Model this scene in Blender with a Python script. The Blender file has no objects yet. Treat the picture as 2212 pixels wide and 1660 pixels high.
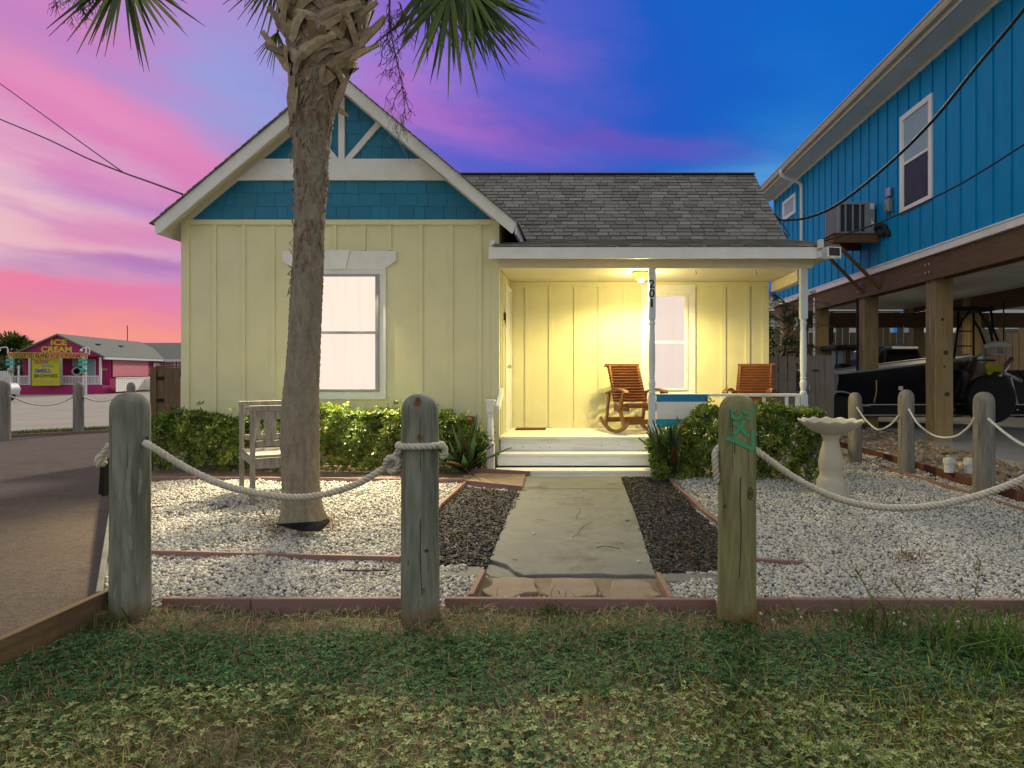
import bpy, math, random
import numpy as np
from mathutils import Vector, Matrix, Euler
random.seed(7); RNG = np.random.default_rng(11)
sc = bpy.context.scene
C = sc.collection

# ------------------------------------------------------------------ camera
# the camera stands 1.5 m above the verge, looking along +Y; F is the focal length in 2212-px units
F, CX, HY, CH = 1400.0, 1258.0, 800.0, 1.5
cam_d = bpy.data.cameras.new('camera'); cam = bpy.data.objects.new('camera', cam_d); C.objects.link(cam)
cam.location = (0, 0, CH); cam.rotation_euler = (math.radians(90), 0, 0)
cam_d.sensor_width = 36.0; cam_d.lens = 36.0 * F / 2212.0
cam_d.shift_x = (1106.0 - CX) / 2212.0; cam_d.shift_y = -(830.0 - HY) / 2212.0
cam_d.clip_start = 0.05; cam_d.clip_end = 2000
sc.camera = cam
sc.view_settings.view_transform = 'Standard'; sc.view_settings.look = 'None'
sc.view_settings.exposure = 0.0; sc.view_settings.gamma = 1.0
sc.cycles.use_denoising = True
sc.cycles.max_bounces = 6; sc.cycles.diffuse_bounces = 3; sc.cycles.transparent_max_bounces = 8
sc.cycles.sample_clamp_indirect = 4.0

def P(px, py, Y):
    """where a sight line leaves the plane at depth Y (metres)"""
    return Vector(((px - CX) * Y / F, Y, CH + (HY - py) * Y / F))

def H(s):
    s = s.lstrip('#'); o = []
    for i in (0, 2, 4):
        c = int(s[i:i+2], 16) / 255
        o.append(c / 12.92 if c <= .04045 else ((c + .055) / 1.055) ** 2.4)
    return tuple(o)

# ------------------------------------------------------------------ sky at dusk
w = bpy.data.worlds.new('World'); sc.world = w; w.use_nodes = True
nt = w.node_tree; nt.nodes.clear()
def wn(t, **k):
    n = nt.nodes.new(t)
    for a, b in k.items(): setattr(n, a, b)
    return n
def wm(op, a, b=None, c=None):
    n = wn('ShaderNodeMath', operation=op)
    for i, x in enumerate((a, b, c)):
        if x is None: continue
        if isinstance(x, (int, float)): n.inputs[i].default_value = x
        else: nt.links.new(x, n.inputs[i])
    return n.outputs[0]
def wmix(f, a, b):
    n = wn('ShaderNodeMix', data_type='RGBA')
    if isinstance(f, (int, float)): n.inputs[0].default_value = f
    else: nt.links.new(f, n.inputs[0])
    for i, x in ((6, a), (7, b)):
        if isinstance(x, tuple): n.inputs[i].default_value = (*x, 1)
        else: nt.links.new(x, n.inputs[i])
    return n.outputs[2]
def wsmooth(x, a, b):
    n = wn('ShaderNodeMapRange', interpolation_type='SMOOTHSTEP')
    nt.links.new(x, n.inputs[0]); n.inputs[1].default_value = a; n.inputs[2].default_value = b
    return n.outputs[0]
tc = wn('ShaderNodeTexCoord'); sx = wn('ShaderNodeSeparateXYZ'); nt.links.new(tc.outputs['Generated'], sx.inputs[0])
dx, dy, dz = sx.outputs
az = wm('ARCTAN2', dx, dy); el = wm('ARCSINE', dz)
def cloud_noise(scale, su, sv, off, detail=5):
    cb = wn('ShaderNodeCombineXYZ')
    nt.links.new(wm('MULTIPLY', az, su), cb.inputs[0])
    nt.links.new(wm('ADD', wm('MULTIPLY', el, sv), wm('MULTIPLY', az, su * .35)), cb.inputs[1]); cb.inputs[2].default_value = off
    n = wn('ShaderNodeTexNoise'); n.inputs['Scale'].default_value = scale; n.inputs['Detail'].default_value = detail
    n.inputs['Roughness'].default_value = .55
    nt.links.new(cb.outputs[0], n.inputs['Vector'])
    return wm('SUBTRACT', n.outputs['Fac'], .5)
n1 = cloud_noise(1.6, 2.0, 7.0, 0.0); n2 = cloud_noise(1.6, 2.0, 7.0, 5.0); n3 = cloud_noise(3.2, 1.6, 12.0, 9.0, 6)
U = wm('ADD', az, wm('MULTIPLY', n1, .30)); V = wm('ADD', el, wm('MULTIPLY', n2, .11))
ramp = wn('ShaderNodeValToRGB'); nt.links.new(wm('MULTIPLY_ADD', U, .55, .5), ramp.inputs[0])
def sp(px): return math.atan((px - CX) / F) * .55 + .5
stops = [(sp(-900), '#e39ab0'), (sp(0), '#cc86be'), (sp(420), '#b588cc'), (sp(640), '#8f8fd2'), (sp(820), '#8a66c6'),
         (sp(1080), '#5a5fca'), (sp(1400), '#1f5cc4'), (sp(1800), '#1066c6'), (sp(2500), '#0e62be')]
cr = ramp.color_ramp
for i, (p_, c_) in enumerate(stops):
    e = cr.elements[i] if i < 2 else cr.elements.new(p_)
    e.position = p_
for (p_, c_), e in zip(stops, cr.elements): e.color = (*H(c_), 1)
sky = ramp.outputs[0]
blobs = [  # where a bank of cloud hangs (azimuth and elevation through a reference sight line), its spread, tilt, colour, weight
    (520, 190, 190, 95, .0, '#8fa6e2', .85), (120, 60, 240, 70, .1, '#be80c6', .75), (60, 400, 300, 130, .18, '#ecbccc', .85), (0, 520, 210, 80, .05, '#f8d8cc', .9), (150, 280, 190, 22, .34, '#e274b6', .75), (250, 400, 170, 18, .30, '#d87cbc', .6), (90, 455, 120, 14, .22, '#cc8cc4', .55), (300, 255, 120, 20, .3, '#b07cc8', .6), (180, 60, 160, 24, .25, '#d884c0', .5), (200, 560, 190, 16, .14, '#c070b4', .7), (110, 610, 160, 14, .12, '#f47c96', .7),
    (380, 330, 260, 62, .30, '#e686bc', .7), (190, 225, 200, 40, .2, '#ee90ba', .5), (520, 420, 170, 45, .1, '#d472b2', .7), (420, 465, 150, 24, .1, '#a878c4', .55),
    (330, 520, 260, 32, .05, '#d87ab4', .7), (60, 635, 300, 42, .08, '#f07c9c', .85), (270, 590, 230, 20, .05, '#a874bc', .75), (30, 668, 150, 16, .0, '#b47ab8', .8),
    (330, 650, 200, 20, .03, '#e07ab0', .7), (120, 695, 330, 34, .02, '#ec8498', .85), (360, 722, 240, 24, .0, '#fb9c7c', .85), (-300, 720, 400, 60, .0, '#f89c90', .8),
    (880, 225, 170, 36, .22, '#c878c8', .65), (1040, 265, 230, 26, .2, '#b068c4', .5), (870, 120, 150, 80, .2, '#a07cd4', .7), (1150, 115, 150, 40, .3, '#8a66c8', .6),
    (1330, 305, 240, 20, .14, '#7a52b8', .55), (1010, 345, 170, 34, .1, '#4a60cc', .7), (1640, 395, 170, 60, -.1, '#5aa0d8', .95), (1750, 330, 120, 160, .0, '#2c82d0', .5),
]
for (bx_, by_, su, sv, t, col, wt) in blobs:
    u0 = math.atan((bx_ - CX) / F); r_ = math.hypot(bx_ - CX, F); v0 = math.atan((HY - by_) / r_)
    su /= F; sv /= F
    du = wm('SUBTRACT', U, u0); dv = wm('ADD', wm('SUBTRACT', V, v0), wm('MULTIPLY', du, t))
    a = wm('POWER', wm('ABSOLUTE', wm('MULTIPLY', du, 1 / su)), 2.0); b = wm('POWER', wm('ABSOLUTE', wm('MULTIPLY', dv, 1 / sv)), 2.0)
    g_ = wm('MULTIPLY', wm('EXPONENT', wm('MULTIPLY', wm('ADD', a, b), -1.0)), wt)
    g_ = wm('MULTIPLY', g_, wm('MULTIPLY_ADD', n3, 1.1, .95)); nn = wn('ShaderNodeClamp'); nt.links.new(g_, nn.inputs[0])
    sky = wmix(nn.outputs[0], sky, H(col))
SKY_OVER, SKY_BEHIND = (0.47, 0.51, 0.54), (.695, .705, .685)
sky = wmix(wsmooth(dz, .52, .85), sky, SKY_OVER)
sky = wmix(wsmooth(wm('ABSOLUTE', az), .80, 1.25), sky, SKY_BEHIND)
bg = wn('ShaderNodeBackground'); nt.links.new(sky, bg.inputs[0]); bg.inputs[1].default_value = 1.0
wo = wn('ShaderNodeOutputWorld'); nt.links.new(bg.outputs[0], wo.inputs[0])

sun_d = bpy.data.lights.new('sun', 'SUN'); sun_d.energy = 3.0; sun_d.angle = math.radians(7); sun_d.color = (1, .86, .66)
sun = bpy.data.objects.new('sun', sun_d); C.objects.link(sun)
SUN_AZ, SUN_EL = math.radians(12), math.radians(31)     # low behind the cottage: its front yard lies in shade
sdir = Vector((math.sin(SUN_AZ) * math.cos(SUN_EL), math.cos(SUN_AZ) * math.cos(SUN_EL), math.sin(SUN_EL)))
sun.rotation_euler = sdir.to_track_quat('Z', 'Y').to_euler(); sun.location = (4, 30, 20)

# ------------------------------------------------------------------ materials
def _nodes(name):
    m = bpy.data.materials.new(name); m.use_nodes = True
    t = m.node_tree; b = t.nodes['Principled BSDF']
    return m, t, b
def mat(name, col, rough=.6, var=.18, scale=5, stretch=(1, 1, 1), bump=.15, bscale=60, attr=False, col2=None, metal=0.0, spec=.4,
        dirt=None, dirt_scale=3, dirt_amt=.5, coat=0.0, transl=0.0, bdist=.004, wave=0.0):
    m, t, b = _nodes(name); L = t.links.new
    tcn = t.nodes.new('ShaderNodeTexCoord'); mp = t.nodes.new('ShaderNodeMapping'); mp.inputs['Scale'].default_value = stretch
    L(tcn.outputs['Object'], mp.inputs[0])
    no = t.nodes.new('ShaderNodeTexNoise'); no.inputs['Scale'].default_value = scale; no.inputs['Detail'].default_value = 6; no.inputs['Roughness'].default_value = .62
    L(mp.outputs[0], no.inputs['Vector'])
    rm = t.nodes.new('ShaderNodeMapRange'); L(no.outputs['Fac'], rm.inputs[0]); rm.inputs[1].default_value = .28; rm.inputs[2].default_value = .72
    mx = t.nodes.new('ShaderNodeMix'); mx.data_type = 'RGBA'; L(rm.outputs[0], mx.inputs[0])
    c2 = col2 if col2 else tuple(min(1, c * (1 + var)) for c in col); c1 = col if col2 else tuple(c * (1 - var) for c in col)
    mx.inputs[6].default_value = (*c1, 1); mx.inputs[7].default_value = (*c2, 1)
    out = mx.outputs[2]
    if wave:
        wv = t.nodes.new('ShaderNodeTexWave'); wv.wave_type = 'BANDS'; wv.bands_direction = 'X'; wv.inputs['Scale'].default_value = wave
        wv.inputs['Distortion'].default_value = 7; wv.inputs['Detail'].default_value = 3; wv.inputs['Detail Scale'].default_value = .6
        L(mp.outputs[0], wv.inputs['Vector'])
        r2 = t.nodes.new('ShaderNodeMapRange'); L(wv.outputs['Fac'], r2.inputs[0]); r2.inputs[3].default_value = .62; r2.inputs[4].default_value = 1.1
        mm = t.nodes.new('ShaderNodeMix'); mm.data_type = 'RGBA'; mm.blend_type = 'MULTIPLY'; mm.inputs[0].default_value = 1
        L(out, mm.inputs[6]); L(r2.outputs[0], mm.inputs[7]); out = mm.outputs[2]
    if dirt:
        n4 = t.nodes.new('ShaderNodeTexNoise'); n4.inputs['Scale'].default_value = dirt_scale; n4.inputs['Detail'].default_value = 7; n4.inputs['Roughness'].default_value = .7
        L(mp.outputs[0], n4.inputs['Vector'])
        r4 = t.nodes.new('ShaderNodeMapRange'); L(n4.outputs['Fac'], r4.inputs[0]); r4.inputs[1].default_value = .5; r4.inputs[2].default_value = .72; r4.inputs[4].default_value = dirt_amt
        m4 = t.nodes.new('ShaderNodeMix'); m4.data_type = 'RGBA'; L(r4.outputs[0], m4.inputs[0]); L(out, m4.inputs[6]); m4.inputs[7].default_value = (*dirt, 1); out = m4.outputs[2]
    if attr:
        at = t.nodes.new('ShaderNodeAttribute'); at.attribute_name = 'Col'
        mm = t.nodes.new('ShaderNodeMix'); mm.data_type = 'RGBA'; mm.blend_type = 'MULTIPLY'; mm.inputs[0].default_value = 1
        L(out, mm.inputs[6]); L(at.outputs['Color'], mm.inputs[7]); out = mm.outputs[2]
    L(out, b.inputs['Base Color'])
    b.inputs['Roughness'].default_value = rough; b.inputs['Metallic'].default_value = metal
    b.inputs['Specular IOR Level'].default_value = spec
    if coat: b.inputs['Coat Weight'].default_value = coat; b.inputs['Coat Roughness'].default_value = .08
    if bump:
        n2_ = t.nodes.new('ShaderNodeTexNoise'); n2_.inputs['Scale'].default_value = bscale; n2_.inputs['Detail'].default_value = 4; L(mp.outputs[0], n2_.inputs['Vector'])
        bp = t.nodes.new('ShaderNodeBump'); bp.inputs['Strength'].default_value = bump; bp.inputs['Distance'].default_value = bdist
        L(n2_.outputs['Fac'], bp.inputs['Height']); L(bp.outputs[0], b.inputs['Normal'])
    if transl:
        tr = t.nodes.new('ShaderNodeBsdfTranslucent'); L(out, tr.inputs[0]); ms = t.nodes.new('ShaderNodeMixShader'); ms.inputs[0].default_value = transl
        L(b.outputs[0], ms.inputs[1]); L(tr.outputs[0], ms.inputs[2]); L(ms.outputs[0], t.nodes['Material Output'].inputs[0])
    return m
def emit(name, col, strength, gloss=.12):
    m, t, b = _nodes(name)
    b.inputs['Base Color'].default_value = (.02, .02, .02, 1); b.inputs['Roughness'].default_value = gloss
    b.inputs['Emission Color'].default_value = (*col, 1); b.inputs['Emission Strength'].default_value = strength
    no = t.nodes.new('ShaderNodeTexNoise'); no.inputs['Scale'].default_value = 1.2; tcn = t.nodes.new('ShaderNodeTexCoord'); mp = t.nodes.new('ShaderNodeMapping'); mp.inputs['Scale'].default_value = (11, 1, .5); t.links.new(tcn.outputs['Object'], mp.inputs[0]); t.links.new(mp.outputs[0], no.inputs['Vector'])
    r = t.nodes.new('ShaderNodeMapRange'); t.links.new(no.outputs['Fac'], r.inputs[0]); r.inputs[3].default_value = strength * .93; r.inputs[4].default_value = strength * 1.06
    t.links.new(r.outputs[0], b.inputs['Emission Strength'])
    return m

W1 = (1, 1, 1)
M = {}
M['cream'] = mat('cream_paint', (.71, .685, .43), .55, .05, 2.2, bump=.10, bscale=90, dirt=(.57, .55, .36), dirt_scale=1.3, dirt_amt=.35)
M['white'] = mat('white_paint', (.76, .77, .77), .45, .06, 3, bump=.06, bscale=70, dirt=(.45, .44, .42), dirt_scale=2.0, dirt_amt=.25)
M['offwhite'] = mat('off_white_paint', (.66, .63, .52), .5, .06, 3, bump=.06, bscale=70, dirt=(.5, .46, .36), dirt_amt=.25)
M['step'] = mat('worn_white_boards', (.86, .87, .85), .55, .05, 6, stretch=(.6, 6, 6), bump=.2, bscale=30, dirt=(.30, .27, .22), dirt_scale=2.2, dirt_amt=.4)
M['shingle_blue'] = mat('blue_shakes', (.006, .17, .31), .5, .10, 5, attr=True, bump=.2, bscale=90, stretch=(4, 4, 1))
M['blue_wall'] = mat('blue_board_siding', (.002, .25, .54), .55, spec=.12, var=.12, scale=3, stretch=(3, 3, .5), bump=.12, bscale=60)
M['shingle'] = mat('asphalt_shingles', (.19, .182, .176), .9, .25, 60, attr=True, bump=.5, bscale=220, bdist=.003)
M['soffit'] = mat('soffit_paint', (.74, .745, .69), .6, .08, 3, bump=.05)
M['glass'] = mat('window_glass', (.02, .045, .045), .25, .3, 2, bump=0, spec=.10)
M['blind'] = mat('window_blind', (.26, .42, .48), .3, .05, 3, bump=0, spec=.3)
M['stain'] = mat('brown_stained_wood', (.165, .060, .024), .42, .30, 7, stretch=(1, 9, 9), bump=.2, bscale=40, spec=.4)
M['mat_fibre'] = mat('doormat_fibre', (.085, .045, .022), .95, .3, 60, bump=.6, bscale=300)
M['slat'] = mat('slat_wood', (.30, .20, .10), .8, .3, 4, stretch=(7, 7, .6), bump=.3, bscale=30)
M['dirt'] = mat('packed_dirt', (.108, .085, .070), .95, .35, 26, bump=.9, bscale=55, bdist=.02, dirt=(.070, .046, .026), dirt_scale=.8, dirt_amt=.75, stretch=(.8, 1.6, 1))
M['lot'] = mat('pale_shell_lot', (.30, .27, .235), .95, .14, .5, bump=.4, bscale=30, bdist=.01)
M['ground'] = mat('soil_and_thatch', (.105, .080, .050), .95, .35, 4, bump=.6, bscale=40, bdist=.015, dirt=(.05, .06, .025), dirt_scale=1.2, dirt_amt=.7)
M['sand'] = mat('bed_sand', (.20, .155, .112), .95, .2, 9, bump=.6, bscale=160, bdist=.006)
M['concrete'] = mat('walk_concrete', (.168, .175, .172), .85, .16, 2.2, bump=.35, bscale=70, dirt=(.070, .070, .060), dirt_scale=2.4, dirt_amt=.75, bdist=.005)
M['slab'] = mat('slab_concrete', (.33, .35, .36), .6, .1, 1.5, bump=.2, bscale=60, dirt=(.15, .16, .17), dirt_scale=.9, dirt_amt=.4)
M['stone'] = mat('stepping_stone', (.235, .185, .15), .85, .2, 5, bump=.5, bscale=45, bdist=.008, dirt=(.16, .12, .09), dirt_amt=.5)
M['crack'] = mat('crack_soil', (.05, .045, .036), .95, .2, 9, bump=0)
M['gravel'] = mat('shell_gravel', (.55, .55, .53), .75, .10, 60, attr=True, bump=.2, bscale=160)
M['gravelbed'] = mat('gravel_bed', (.32, .29, .25), .95, .3, 45, bump=.9, bscale=90, bdist=.02)
M['mulch'] = mat('dark_mulch', (.044, .042, .044), .85, .3, 30, attr=True, bump=.3, bscale=90)
M['mulchbed'] = mat('mulch_bed', (.022, .017, .014), .95, .4, 30, bump=.8, bscale=60, bdist=.02)
M['edging'] = mat('red_edging', (.235, .135, .125), .75, .15, 6, stretch=(.7, 6, 6), bump=.35, bscale=40, dirt=(.16, .10, .085), dirt_scale=3, dirt_amt=.5)
M['edging_dark'] = mat('dark_red_edging', (.115, .045, .032), .75, .2, 6, stretch=(6, .7, 6), bump=.3, bscale=40)
M['timber'] = mat('treated_timber', (.155, .098, .050), .8, .3, 4, stretch=(9, .7, 9), bump=.4, bscale=30, dirt=(.085, .06, .04), dirt_amt=.6)
M['rock'] = mat('river_rock', (.30, .25, .20), .7, .2, 12, attr=True, bump=.2, bscale=60)
M['leaf'] = mat('glossy_leaves', (1, 1, 1), .38, .12, 20, attr=True, bump=0, spec=.45, transl=.22)
M['white2'] = mat('bluish_white_paint', (.56, .62, .68), .45, .06, 3, bump=.06, bscale=70)
M['grass'] = mat('grass_blades', (1, 1, 1), .7, .12, 20, attr=True, bump=0, spec=.2, transl=.2)
M['twig'] = mat('twig_bark', (.085, .058, .032), .9, .3, 20, bump=.3)
M['rope'] = mat('cotton_rope', (.52, .475, .40), .9, .2, 25, bump=.6, bscale=240, dirt=(.34, .29, .22), dirt_scale=12, dirt_amt=.5)
M['rope_far'] = mat('white_rope', (.62, .61, .58), .9, .1, 25, bump=.2, bscale=200)
M['bark'] = mat('palm_bark', (.24, .205, .16), .95, .35, 7, stretch=(3.2, 3.2, .8), bump=1.0, bscale=26, bdist=.02, dirt=(.36, .31, .25), dirt_scale=8, dirt_amt=.75)
M['boot'] = mat('palm_boots', (.38, .31, .225), .8, .3, 9, stretch=(2, 2, 2), bump=.5, bscale=50, attr=True, dirt=(.17, .11, .06), dirt_scale=5, dirt_amt=.6)
M['fibre'] = mat('palm_fibre', (.165, .122, .082), .95, .3, 20, bump=.6, bscale=80, attr=True)
M['pile'] = mat('piling_wood', (.34, .25, .125), .75, .22, 3, stretch=(5, 5, .5), bump=.3, bscale=25, wave=3.0, dirt=(.24, .24, .17), dirt_scale=1.5, dirt_amt=.6)
M['beam'] = mat('beam_wood', (.12, .072, .040), .8, .3, 4, stretch=(6, .5, 6), bump=.3, bscale=30)
M['lumber'] = mat('bracket_lumber', (.15, .075, .032), .75, .25, 5, stretch=(3, 3, 3), bump=.3, bscale=30)
M['fence'] = mat('grey_fence_boards', (.20, .175, .158), .85, .25, 4, stretch=(7, 7, .6), bump=.35, bscale=30)
M['fence_brown'] = mat('brown_fence_boards', (.155, .100, .058), .85, .3, 4, stretch=(7, 7, .6), bump=.35, bscale=30)
M['weathered'] = mat('weathered_grey_wood', (.26, .245, .22), .9, .35, 5, stretch=(8, 8, 1.2), bump=.6, bscale=22, dirt=(.10, .09, .08), dirt_scale=3, dirt_amt=.6)
M['stonecast'] = mat('cast_stone', (.46, .43, .35), .85, .1, 4, bump=.3, bscale=80, dirt=(.26, .24, .19), dirt_scale=2.5, dirt_amt=.6)
M['gelcoat'] = mat('black_gelcoat', (.005, .006, .011), .16, .2, 1.2, bump=0, spec=.3)
M['truck'] = mat('dark_truck_paint', (.012, .016, .030), .45, .2, 2, bump=0, spec=.12)
M['tint'] = mat('tinted_glass', (.004, .004, .006), .35, .2, 2, bump=0, spec=.06)
M['black'] = mat('black_metal', (.010, .010, .013), .5, .3, 4, bump=0, spec=.2)
M['rubber'] = mat('tyre_rubber', (.013, .013, .015), .75, .25, 12, bump=.4, bscale=60)
M['chrome'] = mat('bright_metal', (.45, .46, .48), .28, .1, 5, metal=.9, bump=0)
M['alu'] = mat('grey_aluminium', (.30, .32, .34), .38, .12, 5, metal=.5, bump=0)
M['acgrey'] = mat('grey_condenser_paint', (.26, .28, .31), .5, .08, 4, bump=.05)
M['acdark'] = mat('dark_coil', (.03, .034, .042), .7, .3, 20, stretch=(1, 1, 12), bump=.5, bscale=50)
M['gutter'] = mat('tan_gutter', (.46, .45, .36), .4, .08, 3, bump=.04)
M['pipe_white'] = mat('white_plastic', (.62, .64, .66), .4, .05, 4, bump=0)
M['cable'] = mat('black_cable', (.014, .014, .016), .6, .3, 30, bump=.3)
M['rustwire'] = mat('dark_wire', (.03, .025, .025), .6, .3, 30, bump=0)
M['pink'] = mat('magenta_siding', (.36, .016, .13), .6, .12, 3, stretch=(.4, .4, 12), bump=.3, bscale=8)
M['salmon'] = mat('salmon_siding', (.58, .20, .22), .6, .08, 3, stretch=(.4, .4, 12), bump=.3, bscale=8)
M['shoproof'] = mat('grey_green_roof', (.145, .155, .135), .9, .12, 3, bump=.5, bscale=14, bdist=.03)
M['yellow'] = mat('yellow_sign', (.46, .44, .012), .5, .05, 2, bump=0)
M['ochre'] = mat('ochre_banner', (.44, .29, .045), .5, .06, 2, bump=0)
M['letter_yellow'] = mat('yellow_letter_paint', (.62, .50, .015), .5, .05, 2, bump=0)
M['letter_black'] = mat('black_letter_paint', (.018, .014, .016), .5, .2, 2, bump=0)
M['letter_red'] = mat('red_letter_paint', (.46, .022, .10), .5, .05, 2, bump=0)
M['letter_pink'] = mat('pink_letter_paint', (.52, .05, .20), .5, .05, 2, bump=0)
M['letter_teal'] = mat('teal_paint', (.03, .36, .30), .5, .05, 2, bump=0)
M['letter_purple'] = mat('purple_letter_paint', (.13, .07, .36), .5, .05, 2, bump=0)
M['spray'] = mat('green_spray_paint', (.04, .33, .17), .8, .2, 40, bump=.1, dirt=(.17, .24, .12), dirt_scale=26, dirt_amt=.85)
M['sign_blue'] = mat('sign_blue_paint', (.006, .19, .40), .45, .06, 4, bump=.05)
M['sign_aqua'] = mat('sign_aqua_paint', (.010, .33, .46), .45, .06, 4, bump=.05)
M['hose'] = mat('green_hose', (.008, .16, .12), .45, .1, 5, bump=0)
M['hose_yellow'] = mat('yellow_hose', (.42, .30, .05), .45, .1, 5, bump=0)
M['paleblue'] = mat('pale_blue_siding', (.25, .32, .36), .6, .08, 3, bump=.2)
M['greyhouse'] = mat('grey_siding', (.30, .32, .34), .6, .08, 3, stretch=(.4, .4, 10), bump=.2, bscale=6)
M['carpaint'] = mat('white_car_paint', (.60, .60, .60), .2, .05, 2, bump=0, coat=.6)
M['flower'] = mat('red_flower', (.45, .02, .02), .6, .2, 20, bump=0)
M['tarp'] = mat('black_fabric', (.012, .012, .014), 1.0, .3, 8, bump=.3, spec=.02)
M['pane_lit'] = emit('lit_window_pane', H('#fbe8d6'), 1.02, .1)
M['pane_lit2'] = emit('lit_porch_window_pane', H('#f2dcd0'), .95, .1)
M['lamp_glass'] = emit('lit_lantern_glass', (1.0, .66, .12), 2.2, .3)
M['lamp_hot'] = emit('lit_lantern_bottom', (1.0, .80, .32), 4.0, .3)
M['recess'] = emit('lit_recessed_lamp', (1.0, .72, .36), 2.0, .3)
M['brass'] = mat('lantern_brass', (.30, .16, .03), .4, .2, 8, metal=.6, bump=0)

def post_mat(name, a, b, stain, foot=0.0):
    """weathered round piling: long vertical streaks, wavering grain, knots"""
    m, t, bs = _nodes(name); L = t.links.new
    tcn = t.nodes.new('ShaderNodeTexCoord')
    def mapn(s):
        q = t.nodes.new('ShaderNodeMapping'); q.inputs['Scale'].default_value = s; L(tcn.outputs['Object'], q.inputs[0]); return q.outputs[0]
    def noise(v, sc_, d=6, r=.62):
        q = t.nodes.new('ShaderNodeTexNoise'); q.inputs['Scale'].default_value = sc_; q.inputs['Detail'].default_value = d; q.inputs['Roughness'].default_value = r; L(v, q.inputs['Vector']); return q.outputs['Fac']
    def rng(x, lo, hi, a_=0., b_=1.):
        q = t.nodes.new('ShaderNodeMapRange'); L(x, q.inputs[0]); q.inputs[1].default_value = lo; q.inputs[2].default_value = hi; q.inputs[3].default_value = a_; q.inputs[4].default_value = b_; return q.outputs[0]
    def mix(f, x, y, mode='MIX'):
        q = t.nodes.new('ShaderNodeMix'); q.data_type = 'RGBA'; q.blend_type = mode
        if isinstance(f, float): q.inputs[0].default_value = f
        else: L(f, q.inputs[0])
        for i, c in ((6, x), (7, y)):
            if isinstance(c, tuple): q.inputs[i].default_value = (*c, 1)
            else: L(c, q.inputs[i])
        return q.outputs[2]
    v1 = mapn((6, 6, .9)); base = mix(rng(noise(v1, 2.2), .32, .68), a, b)
    v2 = mapn((14, 14, .7)); st = rng(noise(v2, 1.3, 8, .7), .52, .70, 0, .75); base = mix(st, base, stain)
    wv = t.nodes.new('ShaderNodeTexWave'); wv.wave_type = 'RINGS'; wv.rings_direction = 'Y'; wv.inputs['Scale'].default_value = 3.4; wv.inputs['Distortion'].default_value = 9.0
    wv.inputs['Detail'].default_value = 3; wv.inputs['Detail Scale'].default_value = .9; L(mapn((3.0, 3.0, .38)), wv.inputs['Vector'])
    g = rng(wv.outputs['Fac'], 0, 1, .80, 1.05); base = mix(.55, base, g, 'MULTIPLY')
    cr_ = rng(noise(mapn((30, 30, .8)), 1.1, 3), .30, .36, .35, 1.0); base = mix(.8, base, cr_, 'MULTIPLY')
    if foot:
        sp_ = t.nodes.new('ShaderNodeSeparateXYZ'); L(tcn.outputs['Object'], sp_.inputs[0])
        ad = t.nodes.new('ShaderNodeMath'); ad.operation = 'MULTIPLY_ADD'; L(noise(mapn((9, 9, 5)), 1.5, 5), ad.inputs[0]); ad.inputs[1].default_value = -.34; L(sp_.outputs[2], ad.inputs[2])
        base = mix(rng(ad.outputs[0], -.14, -.05, foot, 0.0), base, (.20, .105, .032))
    L(base, bs.inputs['Base Color']); bs.inputs['Roughness'].default_value = .85; bs.inputs['Specular IOR Level'].default_value = .25
    bp = t.nodes.new('ShaderNodeBump'); bp.inputs['Strength'].default_value = .5; bp.inputs['Distance'].default_value = .006
    L(cr_, bp.inputs['Height']); L(bp.outputs[0], bs.inputs['Normal'])
    return m
M['post_green'] = post_mat('weathered_green_piling', (.125, .138, .108), (.255, .265, .225), (.090, .082, .046), .55)
M['post_fresh'] = post_mat('yellow_green_piling', (.16, .165, .075), (.27, .25, .125), (.10, .11, .055), .9)
M['post_grey'] = post_mat('weathered_grey_piling', (.16, .15, .135), (.27, .255, .235), (.09, .08, .07))
M['pale_stain'] = mat('pale_lichen', (.235, .25, .215), .9, .15, 20, bump=.2)
M['rust'] = mat('rust_stain', (.18, .085, .030), .9, .3, 20, bump=.1)
M['knot'] = mat('wood_knot', (.075, .045, .025), .8, .3, 40, bump=.3)

# ------------------------------------------------------------------ mesh tools
ORG = {}
def tag(o, label=None, cat=None, group=None, kind=None):
    if label: o['label'] = label
    if cat: o['category'] = cat
    if group: o['group'] = group
    if kind: o['kind'] = kind
    return o
def thing(name, label, cat, loc=(0, 0, 0), rz=0.0, group=None, local=False):
    """an Empty at the base of a thing; local=True: its parts are modelled round the origin"""
    o = bpy.data.objects.new(name, None); C.objects.link(o); o.location = loc; o.rotation_euler = (0, 0, rz); o.empty_display_size = .1
    ORG[o.name] = Vector((0, 0, 0)) if local else Vector(loc)
    return tag(o, label, cat, group)
def link(name, me, parent, org):
    o = bpy.data.objects.new(name, me); C.objects.link(o)
    if parent is not None: o.parent = parent
    else: o.location = org
    ORG[o.name] = org
    return o
def finish(me, mats, smooth):
    for m in (mats if isinstance(mats, (list, tuple)) else [mats]): me.materials.append(m if not isinstance(m, str) else M[m])
    if smooth: me.polygons.foreach_set('use_smooth', [True] * len(me.polygons))
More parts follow.
